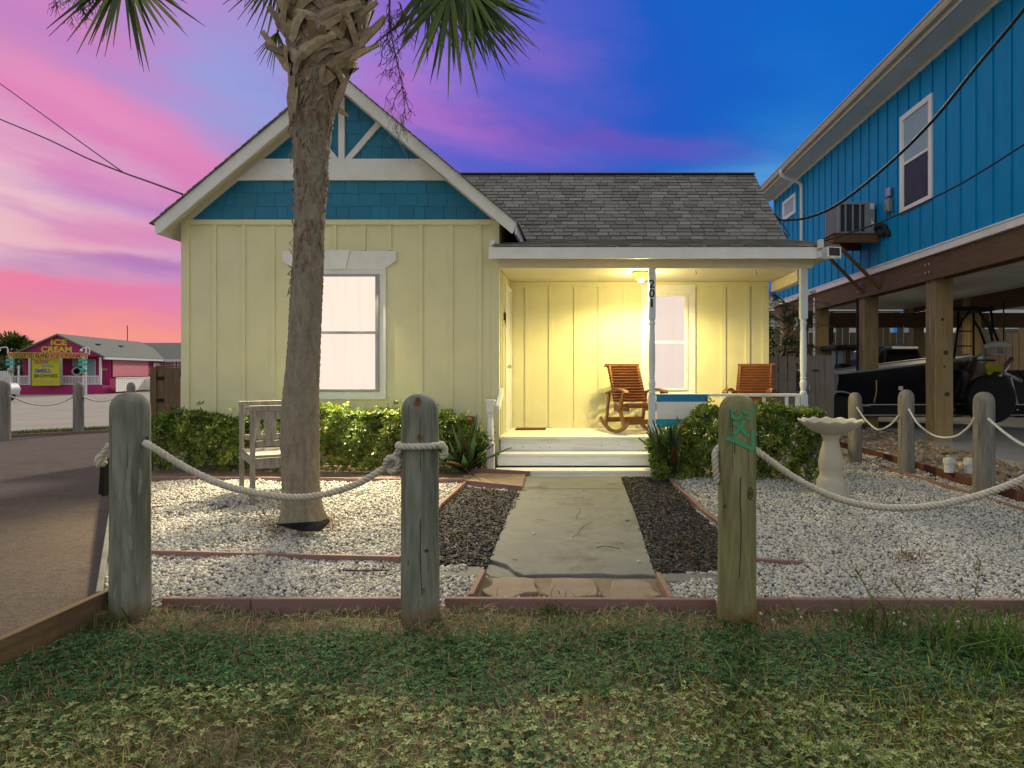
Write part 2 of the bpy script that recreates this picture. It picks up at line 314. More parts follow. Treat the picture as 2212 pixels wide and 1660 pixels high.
class MB:
    def __init__(s): s.v = []; s.f = []; s.c = []; s.m = []
    def add(s, vs, fs, col=None, mi=0):
        o = len(s.v); s.v += [tuple(v) for v in vs]
        for f in fs: s.f.append(tuple(i + o for i in f)); s.c.append(col); s.m.append(mi)
        return s
    def bx(s, x0, x1, y0, y1, z0, z1, col=None, mi=0):
        return s.add([(x0, y0, z0), (x1, y0, z0), (x1, y1, z0), (x0, y1, z0), (x0, y0, z1), (x1, y0, z1), (x1, y1, z1), (x0, y1, z1)],
                     [(0, 3, 2, 1), (4, 5, 6, 7), (0, 1, 5, 4), (1, 2, 6, 5), (2, 3, 7, 6), (3, 0, 4, 7)], col, mi)
    def bar(s, a, b, w, h, up=(0, 0, 1), col=None, mi=0, w2=None, h2=None):
        a = Vector(a); b = Vector(b); d = (b - a).normalized(); up = Vector(up)
        if abs(d.dot(up)) > .98: up = Vector((0, 1, 0))
        x = d.cross(up).normalized(); y = x.cross(d).normalized(); w2 = w2 or w; h2 = h2 or h
        vs = [p + x * (i * ww / 2) + y * (j * hh / 2) for p, ww, hh in ((a, w, h), (b, w2, h2)) for i, j in ((-1, -1), (1, -1), (1, 1), (-1, 1))]
        return s.add(vs, [(3, 2, 1, 0), (4, 5, 6, 7), (0, 1, 5, 4), (1, 2, 6, 5), (2, 3, 7, 6), (3, 0, 4, 7)], col, mi)
    def prism(s, poly, ext, col=None, mi=0):
        n = len(poly); e = Vector(ext); a = [Vector(p) for p in poly]; b = [p + e for p in a]
        nrm = sum(((a[i]).cross(a[(i + 1) % n]) for i in range(n)), Vector())
        flip = nrm.dot(e) > 0
        fs = [tuple(range(n)), tuple(range(2 * n - 1, n - 1, -1))] + [((i + 1) % n, i, n + i, n + (i + 1) % n) for i in range(n)]
        if flip: fs = [tuple(reversed(f)) for f in fs]
        return s.add(a + b, fs, col, mi)
    def tube(s, pts, r, n=8, col=None, mi=0, cap=True):
        pts = [Vector(p) for p in pts]; k = len(pts); rr = r if isinstance(r, (list, tuple)) else [r] * k
        vs = []; t0 = (pts[1] - pts[0]).normalized(); ref = Vector((0, 0, 1)) if abs(t0.z) < .9 else Vector((1, 0, 0)); x = t0.cross(ref).normalized()
        for i, p in enumerate(pts):
            t = (pts[min(i + 1, k - 1)] - pts[max(i - 1, 0)]).normalized(); x = (x - t * x.dot(t)).normalized(); y = t.cross(x)
            for j in range(n):
                a = 2 * math.pi * j / n; vs.append(p + (x * math.cos(a) + y * math.sin(a)) * rr[i])
        fs = [(i * n + j, i * n + (j + 1) % n, (i + 1) * n + (j + 1) % n, (i + 1) * n + j) for i in range(k - 1) for j in range(n)]
        if cap: fs += [tuple(reversed(range(n))), tuple(range((k - 1) * n, k * n))]
        return s.add(vs, fs, col, mi)
    def lathe(s, prof, n=24, org=(0, 0, 0), fn=None, col=None, mi=0):
        o = Vector(org); vs = []
        for r, z in prof:
            for j in range(n):
                a = 2 * math.pi * j / n; q = fn(r, z, a) if fn else (r, z)
                vs.append((o.x + q[0] * math.cos(a), o.y + q[0] * math.sin(a), o.z + q[1]))
        k = len(prof)
        fs = [(i * n + j, i * n + (j + 1) % n, (i + 1) * n + (j + 1) % n, (i + 1) * n + j) for i in range(k - 1) for j in range(n)]
        if prof[0][0] > 1e-4: fs.append(tuple(reversed(range(n))))
        if prof[-1][0] > 1e-4: fs.append(tuple(range((k - 1) * n, k * n)))
        return s.add(vs, fs, col, mi)
    def sheet(s, x0, x1, y0, y1, z, nx=1, ny=1, h=None, col=None):
        vs = []
        for j in range(ny + 1):
            for i in range(nx + 1):
                x = x0 + (x1 - x0) * i / nx; y = y0 + (y1 - y0) * j / ny; vs.append((x, y, z + (h(x, y) if h else 0)))
        return s.add(vs, [(j * (nx + 1) + i, j * (nx + 1) + i + 1, (j + 1) * (nx + 1) + i + 1, (j + 1) * (nx + 1) + i) for j in range(ny) for i in range(nx)], col)
    def build(s, name, mats, parent=None, smooth=False, bevel=0.0, seg=2, sub=0, org=None, auto=None):
        if parent is not None: g = ORG[parent.name]
        elif org is not None: g = Vector(org)
        else:
            a = np.array(s.v); g = Vector(((a[:, 0].min() + a[:, 0].max()) / 2, (a[:, 1].min() + a[:, 1].max()) / 2, a[:, 2].min()))
        me = bpy.data.meshes.new(name); me.from_pydata([(x - g.x, y - g.y, z - g.z) for x, y, z in s.v], [], s.f)
        finish(me, mats, smooth)
        if any(s.m): me.polygons.foreach_set('material_index', s.m)
        if any(c is not None for c in s.c):
            at = me.color_attributes.new('Col', 'FLOAT_COLOR', 'CORNER'); buf = np.ones((len(me.loops), 4), np.float32); k = 0
            for f, c in zip(s.f, s.c):
                if c is not None: buf[k:k + len(f), :3] = c
                k += len(f)
            at.data.foreach_set('color', buf.ravel())
        o = link(name, me, parent, g)
        if bevel:
            md = o.modifiers.new('bevel', 'BEVEL'); md.width = bevel; md.segments = seg; md.limit_method = 'ANGLE'; md.angle_limit = math.radians(35)
        if sub:
            md = o.modifiers.new('sub', 'SUBSURF'); md.levels = sub; md.render_levels = sub
        if auto:
            md = o.modifiers.new('weld', 'EDGE_SPLIT'); md.split_angle = math.radians(auto)
        return o
def np_mesh(name, V, T, mats, col=None, parent=None, org=None, smooth=False):
    """big triangle soup from arrays; col is one colour per vertex"""
    g = ORG[parent.name] if parent is not None else Vector(org if org is not None else (0, 0, 0))
    V = np.asarray(V, np.float32) - np.array(g, np.float32); T = np.asarray(T, np.int32)
    me = bpy.data.meshes.new(name); me.vertices.add(len(V)); me.vertices.foreach_set('co', V.ravel())
    me.loops.add(T.size); me.loops.foreach_set('vertex_index', T.ravel())
    k = T.shape[1]; me.polygons.add(len(T)); me.polygons.foreach_set('loop_start', np.arange(0, T.size, k, dtype=np.int32))
    try: me.polygons.foreach_set('loop_total', np.full(len(T), k, np.int32))
    except Exception: pass
    me.update(calc_edges=True); finish(me, mats, smooth)
    if col is not None:
        at = me.color_attributes.new('Col', 'FLOAT_COLOR', 'POINT'); buf = np.ones((len(V), 4), np.float32); buf[:, :3] = col; at.data.foreach_set('color', buf.ravel())
    return link(name, me, parent, g)
def inst(tv, tf, pos, R, scl, col):
    """template copies merged into arrays"""
    tv = np.asarray(tv, np.float32); tf = np.asarray(tf, np.int32); n = len(pos); k = len(tv)
    V = tv[None] * scl[:, None, :]; V = np.einsum('nij,nkj->nki', R, V) + pos[:, None, :]
    T = tf[None] + (np.arange(n) * k)[:, None, None]
    return V.reshape(-1, 3), T.reshape(-1, tf.shape[1]), np.repeat(col, k, axis=0)
def rot_e(rx, ry, rz):
    cx, sx_, cy, sy, cz, sz = np.cos(rx), np.sin(rx), np.cos(ry), np.sin(ry), np.cos(rz), np.sin(rz)
    R = np.empty((len(rx), 3, 3), np.float32)
    R[:, 0, 0] = cz * cy; R[:, 0, 1] = cz * sy * sx_ - sz * cx; R[:, 0, 2] = cz * sy * cx + sz * sx_
    R[:, 1, 0] = sz * cy; R[:, 1, 1] = sz * sy * sx_ + cz * cx; R[:, 1, 2] = sz * sy * cx - cz * sx_
    R[:, 2, 0] = -sy; R[:, 2, 1] = cy * sx_; R[:, 2, 2] = cy * cx
    return R
def frame(y, up):
    """rotation whose Y axis is y and whose Z axis leans to up"""
    y = y / np.linalg.norm(y, axis=1, keepdims=True); x = np.cross(y, up); x /= np.linalg.norm(x, axis=1, keepdims=True) + 1e-9; z = np.cross(x, y)
    return np.stack([x, y, z], axis=2).astype(np.float32)
def cat(parts):
    Vs, Ts, Cs = [], [], []; o = 0
    for V, T, c in parts: Vs.append(V); Ts.append(T + o); Cs.append(c); o += len(V)
    return np.concatenate(Vs), np.concatenate(Ts), np.concatenate(Cs)
LEAF_V = [(0, 0, 0), (.28, .30, .05), (-.28, .30, .05), (.5, .68, .06), (-.5, .68, .06), (0, 1, -.06), (0, .35, -.02), (0, .7, -.03)]
LEAF2_V = [(0, 0, 0), (.5, .55, .10), (0, .6, 0), (-.5, .55, .10), (0, 1, 0)]; LEAF2_T = [(0, 1, 2), (0, 2, 3), (1, 4, 2), (3, 2, 4)]
LEAF_T = [(0, 1, 6), (0, 6, 2), (1, 3, 7), (1, 7, 6), (2, 6, 7), (2, 7, 4), (3, 5, 7), (4, 7, 5)]
def blades(x, y, z, L_, wd, azm, lean, col):
    """grass blades: three-segment tapering strips that bend over"""
    n = len(x); d = np.stack([np.cos(azm), np.sin(azm), np.zeros(n)], 1); s_ = np.stack([-np.sin(azm), np.cos(azm), np.zeros(n)], 1); b = np.stack([x, y, z], 1)
    up = np.array([0, 0, 1.0]); rows = []
    for t, wf in ((0, 1), (.45, .85), (.8, .5), (1, 0)):
        c_ = b + up * (L_ * (t - .35 * t * t * lean))[:, None] + d * (L_ * lean * t * t * .9)[:, None]
        if wf: rows += [c_ - s_ * (wd * wf / 2)[:, None], c_ + s_ * (wd * wf / 2)[:, None]]
        else: rows.append(c_)
    V = np.stack(rows, 1); T = np.array([(0, 1, 3), (0, 3, 2), (2, 3, 5), (2, 5, 4), (4, 5, 6)])
    T = T[None] + (np.arange(n) * 7)[:, None, None]
    return V.reshape(-1, 3), T.reshape(-1, 3), np.repeat(col, 7, axis=0)
def clip(poly, a, b, c):
    """keep the part of a 2-D polygon where a*x + b*y <= c"""
    out = []
    for i in range(len(poly)):
        p, q = poly[i], poly[(i + 1) % len(poly)]; dp = a * p[0] + b * p[1] - c; dq = a * q[0] + b * q[1] - c
        if dp <= 0: out.append(p)
        if dp * dq < 0: t = dp / (dp - dq); out.append((p[0] + t * (q[0] - p[0]), p[1] + t * (q[1] - p[1])))
    return out
def inside(px, py, poly):
    r = np.zeros(len(px), bool); n = len(poly)
    for i in range(n):
        x0, y0 = poly[i]; x1, y1 = poly[(i + 1) % n]
        c_ = ((y0 > py) != (y1 > py)) & (px < (x1 - x0) * (py - y0) / ((y1 - y0) if y1 != y0 else 1e-9) + x0); r ^= c_
    return r
def dup(root, loc, rz=None, label=None, group=None):
    """a copy of a thing with copies of its parts and sub-parts"""
    def cp(o, par):
        c = o.copy(); C.objects.link(c); ORG[c.name] = ORG[o.name]
        if par is not None: c.parent = par
        for ch in [k for k in bpy.data.objects if k.parent == o]: cp(ch, c)
        return c
    r = cp(root, None); r.location = loc
    if rz is not None: r.rotation_euler = (0, 0, rz)
    return tag(r, label, None, group)
def text(name, s, size, matn, parent, loc, rot=(math.pi / 2, 0, 0), ext=.004, wx=1.0, bold=0.0, shear=0.0, align='CENTER', fit=None):
    cu = bpy.data.curves.new(name, 'FONT'); cu.body = s; cu.size = size; cu.extrude = ext; cu.offset = bold; cu.align_x = align; cu.align_y = 'CENTER'; cu.shear = shear; cu.space_character = 1.02
    ob = bpy.data.objects.new('tmp', cu); C.objects.link(ob)
    dg = bpy.context.evaluated_depsgraph_get(); me = bpy.data.meshes.new_from_object(ob.evaluated_get(dg)); bpy.data.objects.remove(ob)
    if fit:
        a = np.array([v.co[:] for v in me.vertices]); lo, hi = a.min(0), a.max(0)
        me.transform(Matrix.Diagonal((fit[0] / (hi[0] - lo[0]), fit[1] / (hi[1] - lo[1]), 1, 1)) @ Matrix.Translation((-(lo[0] + hi[0]) / 2, -(lo[1] + hi[1]) / 2, 0)))
    me.transform(Matrix.Translation(Vector(loc) - (ORG[parent.name] if parent is not None else Vector())) @ Euler(rot).to_matrix().to_4x4() @ Matrix.Diagonal((wx, 1, 1, 1)))
    me.materials.clear(); me.materials.append(M[matn]); me.name = name
    return link(name, me, parent, ORG[parent.name] if parent is not None else Vector())
def helix_rope(mb, pts, R, pitch=.085, n=6, step=.011):
    pts = [Vector(p) for p in pts]; d = [0]
    for a, b in zip(pts, pts[1:]): d.append(d[-1] + (b - a).length)
    tot = d[-1]; k = max(6, int(tot / step)); q = []; j = 0
    for i in range(k + 1):
        s_ = tot * i / k
        while j < len(d) - 2 and d[j + 1] < s_: j += 1
        q.append(pts[j].lerp(pts[j + 1], (s_ - d[j]) / max(1e-9, d[j + 1] - d[j])))
    for m_ in range(3):
        out = []; x = None
        for i, p in enumerate(q):
            t = (q[min(i + 1, k)] - q[max(i - 1, 0)]).normalized()
            if x is None: x = t.cross(Vector((0, 0, 1)) if abs(t.z) < .9 else Vector((1, 0, 0))).normalized()
            x = (x - t * x.dot(t)).normalized(); y = t.cross(x); a = 2 * math.pi * (tot * i / k / pitch + m_ / 3)
            out.append(p + (x * math.cos(a) + y * math.sin(a)) * R * .5)
        mb.tube(out, R * .56, n)
def sag(a, b, drop, n=24, skew=0.0):
    a = Vector(a); b = Vector(b); o = []
    for i in range(n + 1):
        t = i / n; p = a.lerp(b, t); p.z -= drop * 4 * t * (1 - t) * (1 + skew * (t - .5)); o.append(p)
    return o
def bez(pts, n=10):
    """smooth curve through points (Catmull-Rom)"""
    pts = [Vector(p) for p in pts]; o = []
    for i in range(len(pts) - 1):
        p0, p1, p2, p3 = pts[max(i - 1, 0)], pts[i], pts[i + 1], pts[min(i + 2, len(pts) - 1)]
        for k in range(n):
            t = k / n; o.append(.5 * ((2 * p1) + (p2 - p0) * t + (2 * p0 - 5 * p1 + 4 * p2 - p3) * t * t + (3 * p1 - p0 - 3 * p2 + p3) * t ** 3))
    return o + [pts[-1]]

# ------------------------------------------------------------------ the ground
def gz(Y): return .0344 * (Y - 4.2)                       # the front yard rises gently to the house
def G(px, py, dz=0.0):
    Y = (1.5 - dz + .0344 * 4.2) / ((py - HY) / F + .0344); return Vector(((px - CX) * Y / F, Y, gz(Y) + dz))
def xl(Y): return -2.97 - .69 * (Y - 3.96)
def xr(Y): return 4.57 - .1216 * (Y - 6.7)
def flat(name, poly, matn, z=0.0, th=.02, kind='structure', sloped=False, label=None):
    b = MB(); pts = [(x, y, (gz(y) if sloped else 0) + z) for x, y in poly]
    b.prism(pts, (0, 0, -th)); o = b.build(name, matn); return tag(o, label, None, None, kind)
gb = MB(); gb.sheet(-420, 420, -60, 700, -.03, 1, 1); tag(gb.build('ground', 'ground'), None, None, None, 'structure')
gv = MB()
gv.sheet(-3.2, 5.6, .2, 4.12, -.012, 60, 28, lambda x, y: .012 * math.sin(3.1 * x + 1.7 * y) * math.sin(2.3 * y - x) + .01 * math.sin(7 * x + 3 * y))
tag(gv.build('verge_soil', 'ground', smooth=True), None, None, None, 'structure')
flat('driveway', [(-2.98, -3), (-2.98, 3.95), (xl(8.9), 8.9), (-5.4, 8.95), (-5.4, 19), (-9.6, 19), (-11.6, 15.8), (-12.7, 14.1), (-19, 6), (-19, -3)], 'dirt', .0)
flat('shell_lot', [(-4, 18.2), (-4, 95), (-120, 95), (-120, 8), (-30, 8), (-19.5, 9.5), (-13.8, 15.4), (-12.2, 17.9), (-10.2, 19.6)], 'lot', .005)
flat('street', [(-200, 130), (200, 130), (200, 150), (-200, 150)], 'lot', -.01)
yard = [(xl(4.14), 4.14), (xr(4.14), 4.14), (xr(10.6), 10.6), (2.9, 10.6), (2.9, 8.9), (-5.5, 8.9), (xl(8.9), 8.9)]
flat('gravel_bed', yard, 'gravelbed', -.012, .10, sloped=True)

# --- walk: concrete slab with a broken corner
wk = [G(1130, 1033), G(1236, 1034), G(1340, 1033), G(1371, 1110), G(1417, 1250), G(1388, 1247), G(1340, 1249), G(1290, 1245), G(1240, 1247), G(1180, 1247), G(1133, 1249), G(1112, 1240), G(1096, 1226), G(1080, 1221), G(1058, 1214), G(1095, 1122)]
WALK = [(p.x, p.y) for p in wk]
b = MB(); b.prism([(p.x, p.y, p.z + .022) for p in wk], (0, 0, -.11)); o = b.build('walkway', 'concrete', bevel=.008); tag(o, None, None, None, 'structure')
pc = [G(1055, 1219), G(1078, 1226), G(1094, 1231), G(1109, 1245), G(1128, 1253), G(1060, 1247), G(1050, 1238)]
b = MB(); b.prism([(p.x, p.y, p.z + .004) for p in pc], (0, 0, -.08))
tag(b.build('concrete_chunk', 'concrete', bevel=.006), 'broken corner piece of the concrete walk beside the mulch', 'concrete piece')
def strip(mb, pts, wd, dz=.0245):
    pts = [Vector(p) for p in pts]
    for a, c in zip(pts, pts[1:]):
        d = (c - a); d.z = 0; n = Vector((-d.y, d.x, 0)).normalized() * wd / 2
        mb.add([a - n + Vector((0, 0, dz)), a + n + Vector((0, 0, dz)), c + n + Vector((0, 0, dz)), c - n + Vector((0, 0, dz))], [(3, 2, 1, 0)])
cz = MB()
def crk(l, wd): strip(cz, [G(*q) for q in l], wd * .72)
crk([(1121, 1058), (1160, 1059), (1205, 1061), (1250, 1060), (1300, 1061), (1348, 1060)], .016)
crk([(1114, 1078), (1140, 1079), (1172, 1082)], .007); crk([(1224, 1081), (1250, 1082), (1262, 1080)], .010)
crk([(1306, 1060), (1312, 1053), (1322, 1049)], .006)
crk([(1104, 1103), (1200, 1104), (1368, 1103)], .005)
crk([(1252, 1104), (1254, 1112), (1246, 1118), (1247, 1128)], .008); crk([(1276, 1136), (1262, 1142), (1252, 1152), (1250, 1160), (1235, 1167)], .008)
crk([(1330, 1128), (1352, 1131), (1376, 1132)], .006); crk([(1158, 1127), (1178, 1130)], .010)
crk([(1288, 1190), (1303, 1186), (1322, 1188), (1338, 1192)], .016); crk([(1108, 1215), (1118, 1217)], .018)
o = cz.build('walk_cracks', 'crack'); tag(o, None, None, None, 'structure')
for a, bb, nm in (((948, 1228), (1046, 1250), 0), ((1422, 1243), (1552, 1261), 1)):
    q = [G(a[0], a[1]), G(bb[0], a[1] + 1), G(bb[0] + (4 if nm else -4), bb[1]), G(a[0], bb[1] + 1)]
    s = MB(); s.prism([(p.x, p.y, p.z + .018) for p in q], (0, 0, -.07))
    tag(s.build('concrete_curb', 'concrete', bevel=.006), ['flat concrete curb piece left of the walk with a white patch', 'flat concrete curb piece right of the walk by the green marked piling'][nm], 'curb')

# --- mulch, sand
mL = [G(*q) for q in ((948, 1098), (1003, 1056), (1126, 1068), (1095, 1124), (1056, 1216), (1046, 1229), (940, 1229), (900, 1225), (870, 1190))]
mR = [G(*q) for q in ((1344, 1034), (1440, 1034), (1462, 1062), (1500, 1104), (1535, 1136), (1575, 1170), (1600, 1205), (1596, 1243), (1416, 1243), (1373, 1112))]
ML = [(p.x, p.y) for p in mL]; MR = [(p.x, p.y) for p in mR]
flat('mulch_soil', ML, 'mulchbed', .004, .03, sloped=True); flat('mulch_soil', MR, 'mulchbed', .004, .03, sloped=True)
sd = [(xl(8.85), 8.86), (xl(8.05), 8.05), (G(1003, 1044).x, G(1003, 1044).y), (G(1128, 1060).x, G(1128, 1060).y), (-.72, 8.2), (-1.14, 8.25), (-1.14, 8.86)]
SAND = sd; flat('sand_bed', sd, 'sand', .045, .10, sloped=True)
st = [G(*q) for q in ((1046, 1249), (1420, 1252), (1450, 1309), (1018, 1300))]; STEPA = [(p.x, p.y) for p in st]
flat('stepping_sand', STEPA, 'sand', .004, .03, sloped=True)
def edge(label, pts, matn='edging', w_=.036, h=.075, up=.055, joint=True):
    pts = [Vector(p) for p in pts]; mb = MB()
    for a, c in zip(pts, pts[1:]):
        z = Vector((0, 0, up - h / 2)); d = (c - a).normalized() * (.0 if len(pts) == 2 else .008); mb.bar(a + z, c + z + d, w_, h)
    return tag(mb.build('edging_board', matn, bevel=.005), label, 'edging board', 'painted wooden garden edging')
def fl(x, y, z): return Vector((x, y, z))
edge('front edging board between the left and middle pilings, left length', [fl(-2.66, 4.12, 0), fl(-2.10, 4.115, 0)], h=.12, w_=.04)
edge('front edging board between the left and middle pilings, right length', [fl(-2.085, 4.10, .004), fl(-1.10, 4.11, .004)], h=.12, w_=.04)
edge('long front edging board under the walk between middle and right pilings', [fl(-.87, 4.12, 0), fl(.84, 4.10, 0)], h=.12, w_=.04)
edge('front edging board running right from the green marked piling', [fl(1.06, 4.11, 0), fl(4.8, 4.06, 0)], h=.12, w_=.04)
edge('thin red edging dividing the left gravel bed, low in front of the palm', [G(300, 1203), G(560, 1210), G(862, 1217)])
edge('short slanted red edging behind the middle piling', [G(862, 1217), G(905, 1180), G(950, 1100), G(1005, 1050)])
edge('red edging board across the top of the left mulch bed', [G(1004, 1050), G(1127, 1064)], h=.10, up=.075)
edge('red edging board along the sand in front of the left hedge', [fl(xl(7.98), 7.98, gz(7.98)), fl(-3.4, 7.93, gz(7.93)), fl(-1.45, 7.84, gz(7.84))], up=.06)
edge('short red edging board at the foot of the porch steps', [G(975, 1022, .03), G(1145, 1032, .0)], h=.10, up=.08)
edge('short red edging left of the stepping stones', [G(1044, 1248), G(1017, 1303)], up=.06)
edge('short red edging right of the stepping stones', [G(1421, 1254), G(1451, 1310)], up=.06)
edge('curving red edging between right mulch bed and gravel', [G(1442, 1033), G(1452, 1047), G(1472, 1066), G(1494, 1086), G(1515, 1108), G(1535, 1124), G(1570, 1148)], w_=.05)
edge('red edging half buried in gravel right of the green marked piling', [G(1560, 1216), G(1700, 1226), G(1782, 1233, -.05)])
edge('grey edging strip along the driveway behind the left piling', [fl(xl(4.25), 4.25, .0), fl(xl(8.0), 8.0, gz(8.0) - .02)], 'concrete', up=.05)
edge('thin red edging inside the right row of pilings', [fl(xr(10.4) - .22, 10.4, gz(10.4)), fl(xr(7.2) - .2, 7.2, gz(7.2)), fl(xr(4.3) - .2, 4.3, gz(4.3))], up=.045)
edge('dark red edging board outside the right row of pilings', [fl(xr(10.8) + .14, 10.8, gz(10.8)), fl(xr(7) + .17, 7.0, gz(7)), fl(xr(4.2) + .17, 4.2, gz(4.2))], 'edging_dark', h=.14, up=.11)
tb = MB(); tb.bar((-2.90, 4.02, .055), (-2.99, 1.6, .035), .045, .21); tb.bar((-2.86, 3.86, .06), (-2.86, 3.87, -.2), .06, .06, up=(1, 0, 0))
tag(tb.build('retaining_board', 'timber', bevel=.006), 'knotty brown timber board holding back the dirt driveway', 'timber board')
# stepping stones: three scalloped slabs
def stone(pxs, label, sc=1.0):
    p = [G(*q) for q in pxs]; pts = bez([(q.x, q.y, q.z) for q in p] + [(p[0].x, p[0].y, p[0].z)], 6)[:-1]
    mb = MB(); mb.prism([(q.x, q.y, q.z + .030) for q in pts], (0, 0, -.05))
    tag(mb.build('stepping_stone', 'stone', bevel=.012, seg=3), label, 'stepping stone', 'stepping stones before the walk')
stone([(1064, 1258), (1100, 1255), (1150, 1259), (1156, 1275), (1162, 1288), (1135, 1290), (1096, 1303), (1066, 1299), (1042, 1284), (1062, 1273)], 'left stepping stone in the sand, with a notch at its left')
stone([(1192, 1257), (1240, 1257), (1280, 1262), (1292, 1284), (1300, 1294), (1262, 1298), (1230, 1302), (1195, 1300), (1168, 1288), (1188, 1272)], 'middle stepping stone in the sand before the walk')
stone([(1322, 1263), (1370, 1262), (1402, 1268), (1414, 1284), (1428, 1295), (1398, 1302), (1362, 1311), (1330, 1309), (1303, 1294), (1318, 1278)], 'right stepping stone in the sand, nearest the green marked piling')

# ------------------------------------------------------------------ the cottage
house = thing('cottage', 'pale yellow board and batten cottage with blue shake gable and front porch', 'house', (-1.0, 11.5, .1))
XC = -3.28; WX0, WX1, WY = -5.47, -1.14, 8.87
b = MB()                                                       # front wall with battens and gable
b.prism([(WX0, WY, .05), (WX1, WY, .05), (WX1, WY, 3.50), (XC + .1, WY, 5.30), (XC - .1, WY, 5.30), (WX0, WY, 3.50)], (0, .12, 0))
k = .00632
def wx(px): return (px - CX) * WY / F
for px in (463.7, 526.5, 590, 655, 723, 785.5, 841.8, 909, 974.6, 1036):
    x = wx(px); z0, z1 = .15, 3.485
    if 625 < px < 845:
        b.bx(x - .03, x + .03, WY - .019, WY, 3.135, z1); b.bx(x - .03, x + .03, WY - .019, WY, .15, 1.03)
    else: b.bx(x - .03, x + .03, WY - .019, WY, z0, z1)
for x in (WX0 + .045, WX1 - .05): b.bx(x - .055, x + .055, WY - .022, WY, .1, 3.56)
b.bx(WX0 + .10, WX1 - .105, WY - .028, WY, 3.485, 3.555)
b.build('wall', 'cream', house, bevel=.002)
b = MB(); b.bx(WX0, WX0 + .12, WY + .12, 14.9, .05, 3.55); b.build('wall', 'cream', house)
b = MB(); b.bx(WX0, 2.93, 14.9, 15.0, .05, 3.4); b.build('wall', 'cream', house)
b = MB(); b.bx(WX1 - .12, WX1, WY + .121, 10.2, .05, 3.56)
for y in (9.02, 9.22, 9.36): b.bx(WX1, WX1 + .018, y - .028, y + .028, .6, 2.885)
b.build('wall', 'cream', house)
b = MB(); b.bx(WX1 - .1, 2.93, 10.2, 10.3, .3, 3.3)
b.prism([(2.93, 10.2, .05), (2.93, 10.2, 3.3), (2.93, 12.5, 5.1), (2.93, 14.9, 3.2), (2.93, 14.9, .05)], (-.1, 0, 0))
kb = 10.2 / F
def bx_(px): return (px - CX) * 10.2 / F
for cx in (330, 450, 577, 700, 825, 1325, 1447):
    x = bx_(998.8 + cx * .42565); b.bx(x - .034, x + .034, 10.182, 10.2, .6, 2.82)
b.bx(WX1, 2.93, 10.180, 10.2, 2.81, 2.885); b.bx(2.83, 2.93, 10.178, 10.2, .6, 2.80)
b.build('wall', 'cream', house, bevel=.002)
# shakes of the gable, in two fields
def shakes(z0, z1, row, hw, name):
    mb = MB(); z = z0; r = 0
    while z < z1:
        zt = min(z + row, z1); x = XC - 2.3 - random.random() * .2
        while x < XC + 2.3:
            wd_ = random.choice((.14, .17, .20, .25, .29)) * random.uniform(.95, 1.05); dzb = random.choice((0, 0, 0, .006, .01))
            poly = [(x + .002, z + dzb), (x + wd_ - .002, z + dzb), (x + wd_ - .002, zt + .012), (x + .002, zt + .012)]
            poly = clip(clip(poly, .84, 1, hw + .84 * XC), -.84, 1, hw - .84 * XC)
            if len(poly) > 2:
                c_ = random.uniform(.88, 1.1); t = random.uniform(.010, .014)
                mb.prism([(px, WY - .006 - t - .006 * (1 - (pz - z) / row), pz) for px, pz in poly], (0, .02 + t * .2, 0), (c_ * random.uniform(.9, 1.1), c_, c_))
            x += wd_
        z += row; r += 1
    return mb
bb = shakes(3.558, 4.10, .178, 5.30, 'x'); bb.build('gable_shakes', 'shingle_blue', house)
bb = shakes(4.19, 5.30, .178, 5.30, 'x'); bb.build('gable_shakes', 'shingle_blue', house)
b = MB(); b.bx(XC - 1.6, XC + 1.6, WY - .055, WY, 4.095, 4.375)
def inner(z): return (5.282 - z) / .84
b = MB()
b.prism([(XC - inner(4.085), WY - .06, 4.085), (XC + inner(4.085), WY - .06, 4.085), (XC + inner(4.375), WY - .06, 4.375), (XC - inner(4.375), WY - .06, 4.375)], (0, .06, 0))
b.bx(XC - .042, XC + .042, WY - .052, WY - .004, 4.376, 5.22)
for s in (-1, 1):
    b.bar((XC + s * .075, WY - .026, 4.36), (XC + s * .505, WY - .026, 4.86), .044, .078, up=(-s * .76, 0, .65))
b.build('gable_trim', 'white', house, bevel=.003)
b = MB()
for s in (-1, 1):
    b.prism([(XC, WY - .044, 5.278), (XC + s * 2.06, WY - .044, 5.278 - .84 * 2.06), (XC + s * 2.20, WY - .044, 5.278 - .84 * 2.06), (XC + s * 2.20, WY - .044, 5.42 - .84 * 2.20), (XC, WY - .044, 5.42)], (0, .044, 0))
b.build('frieze_board', 'offwhite', house)
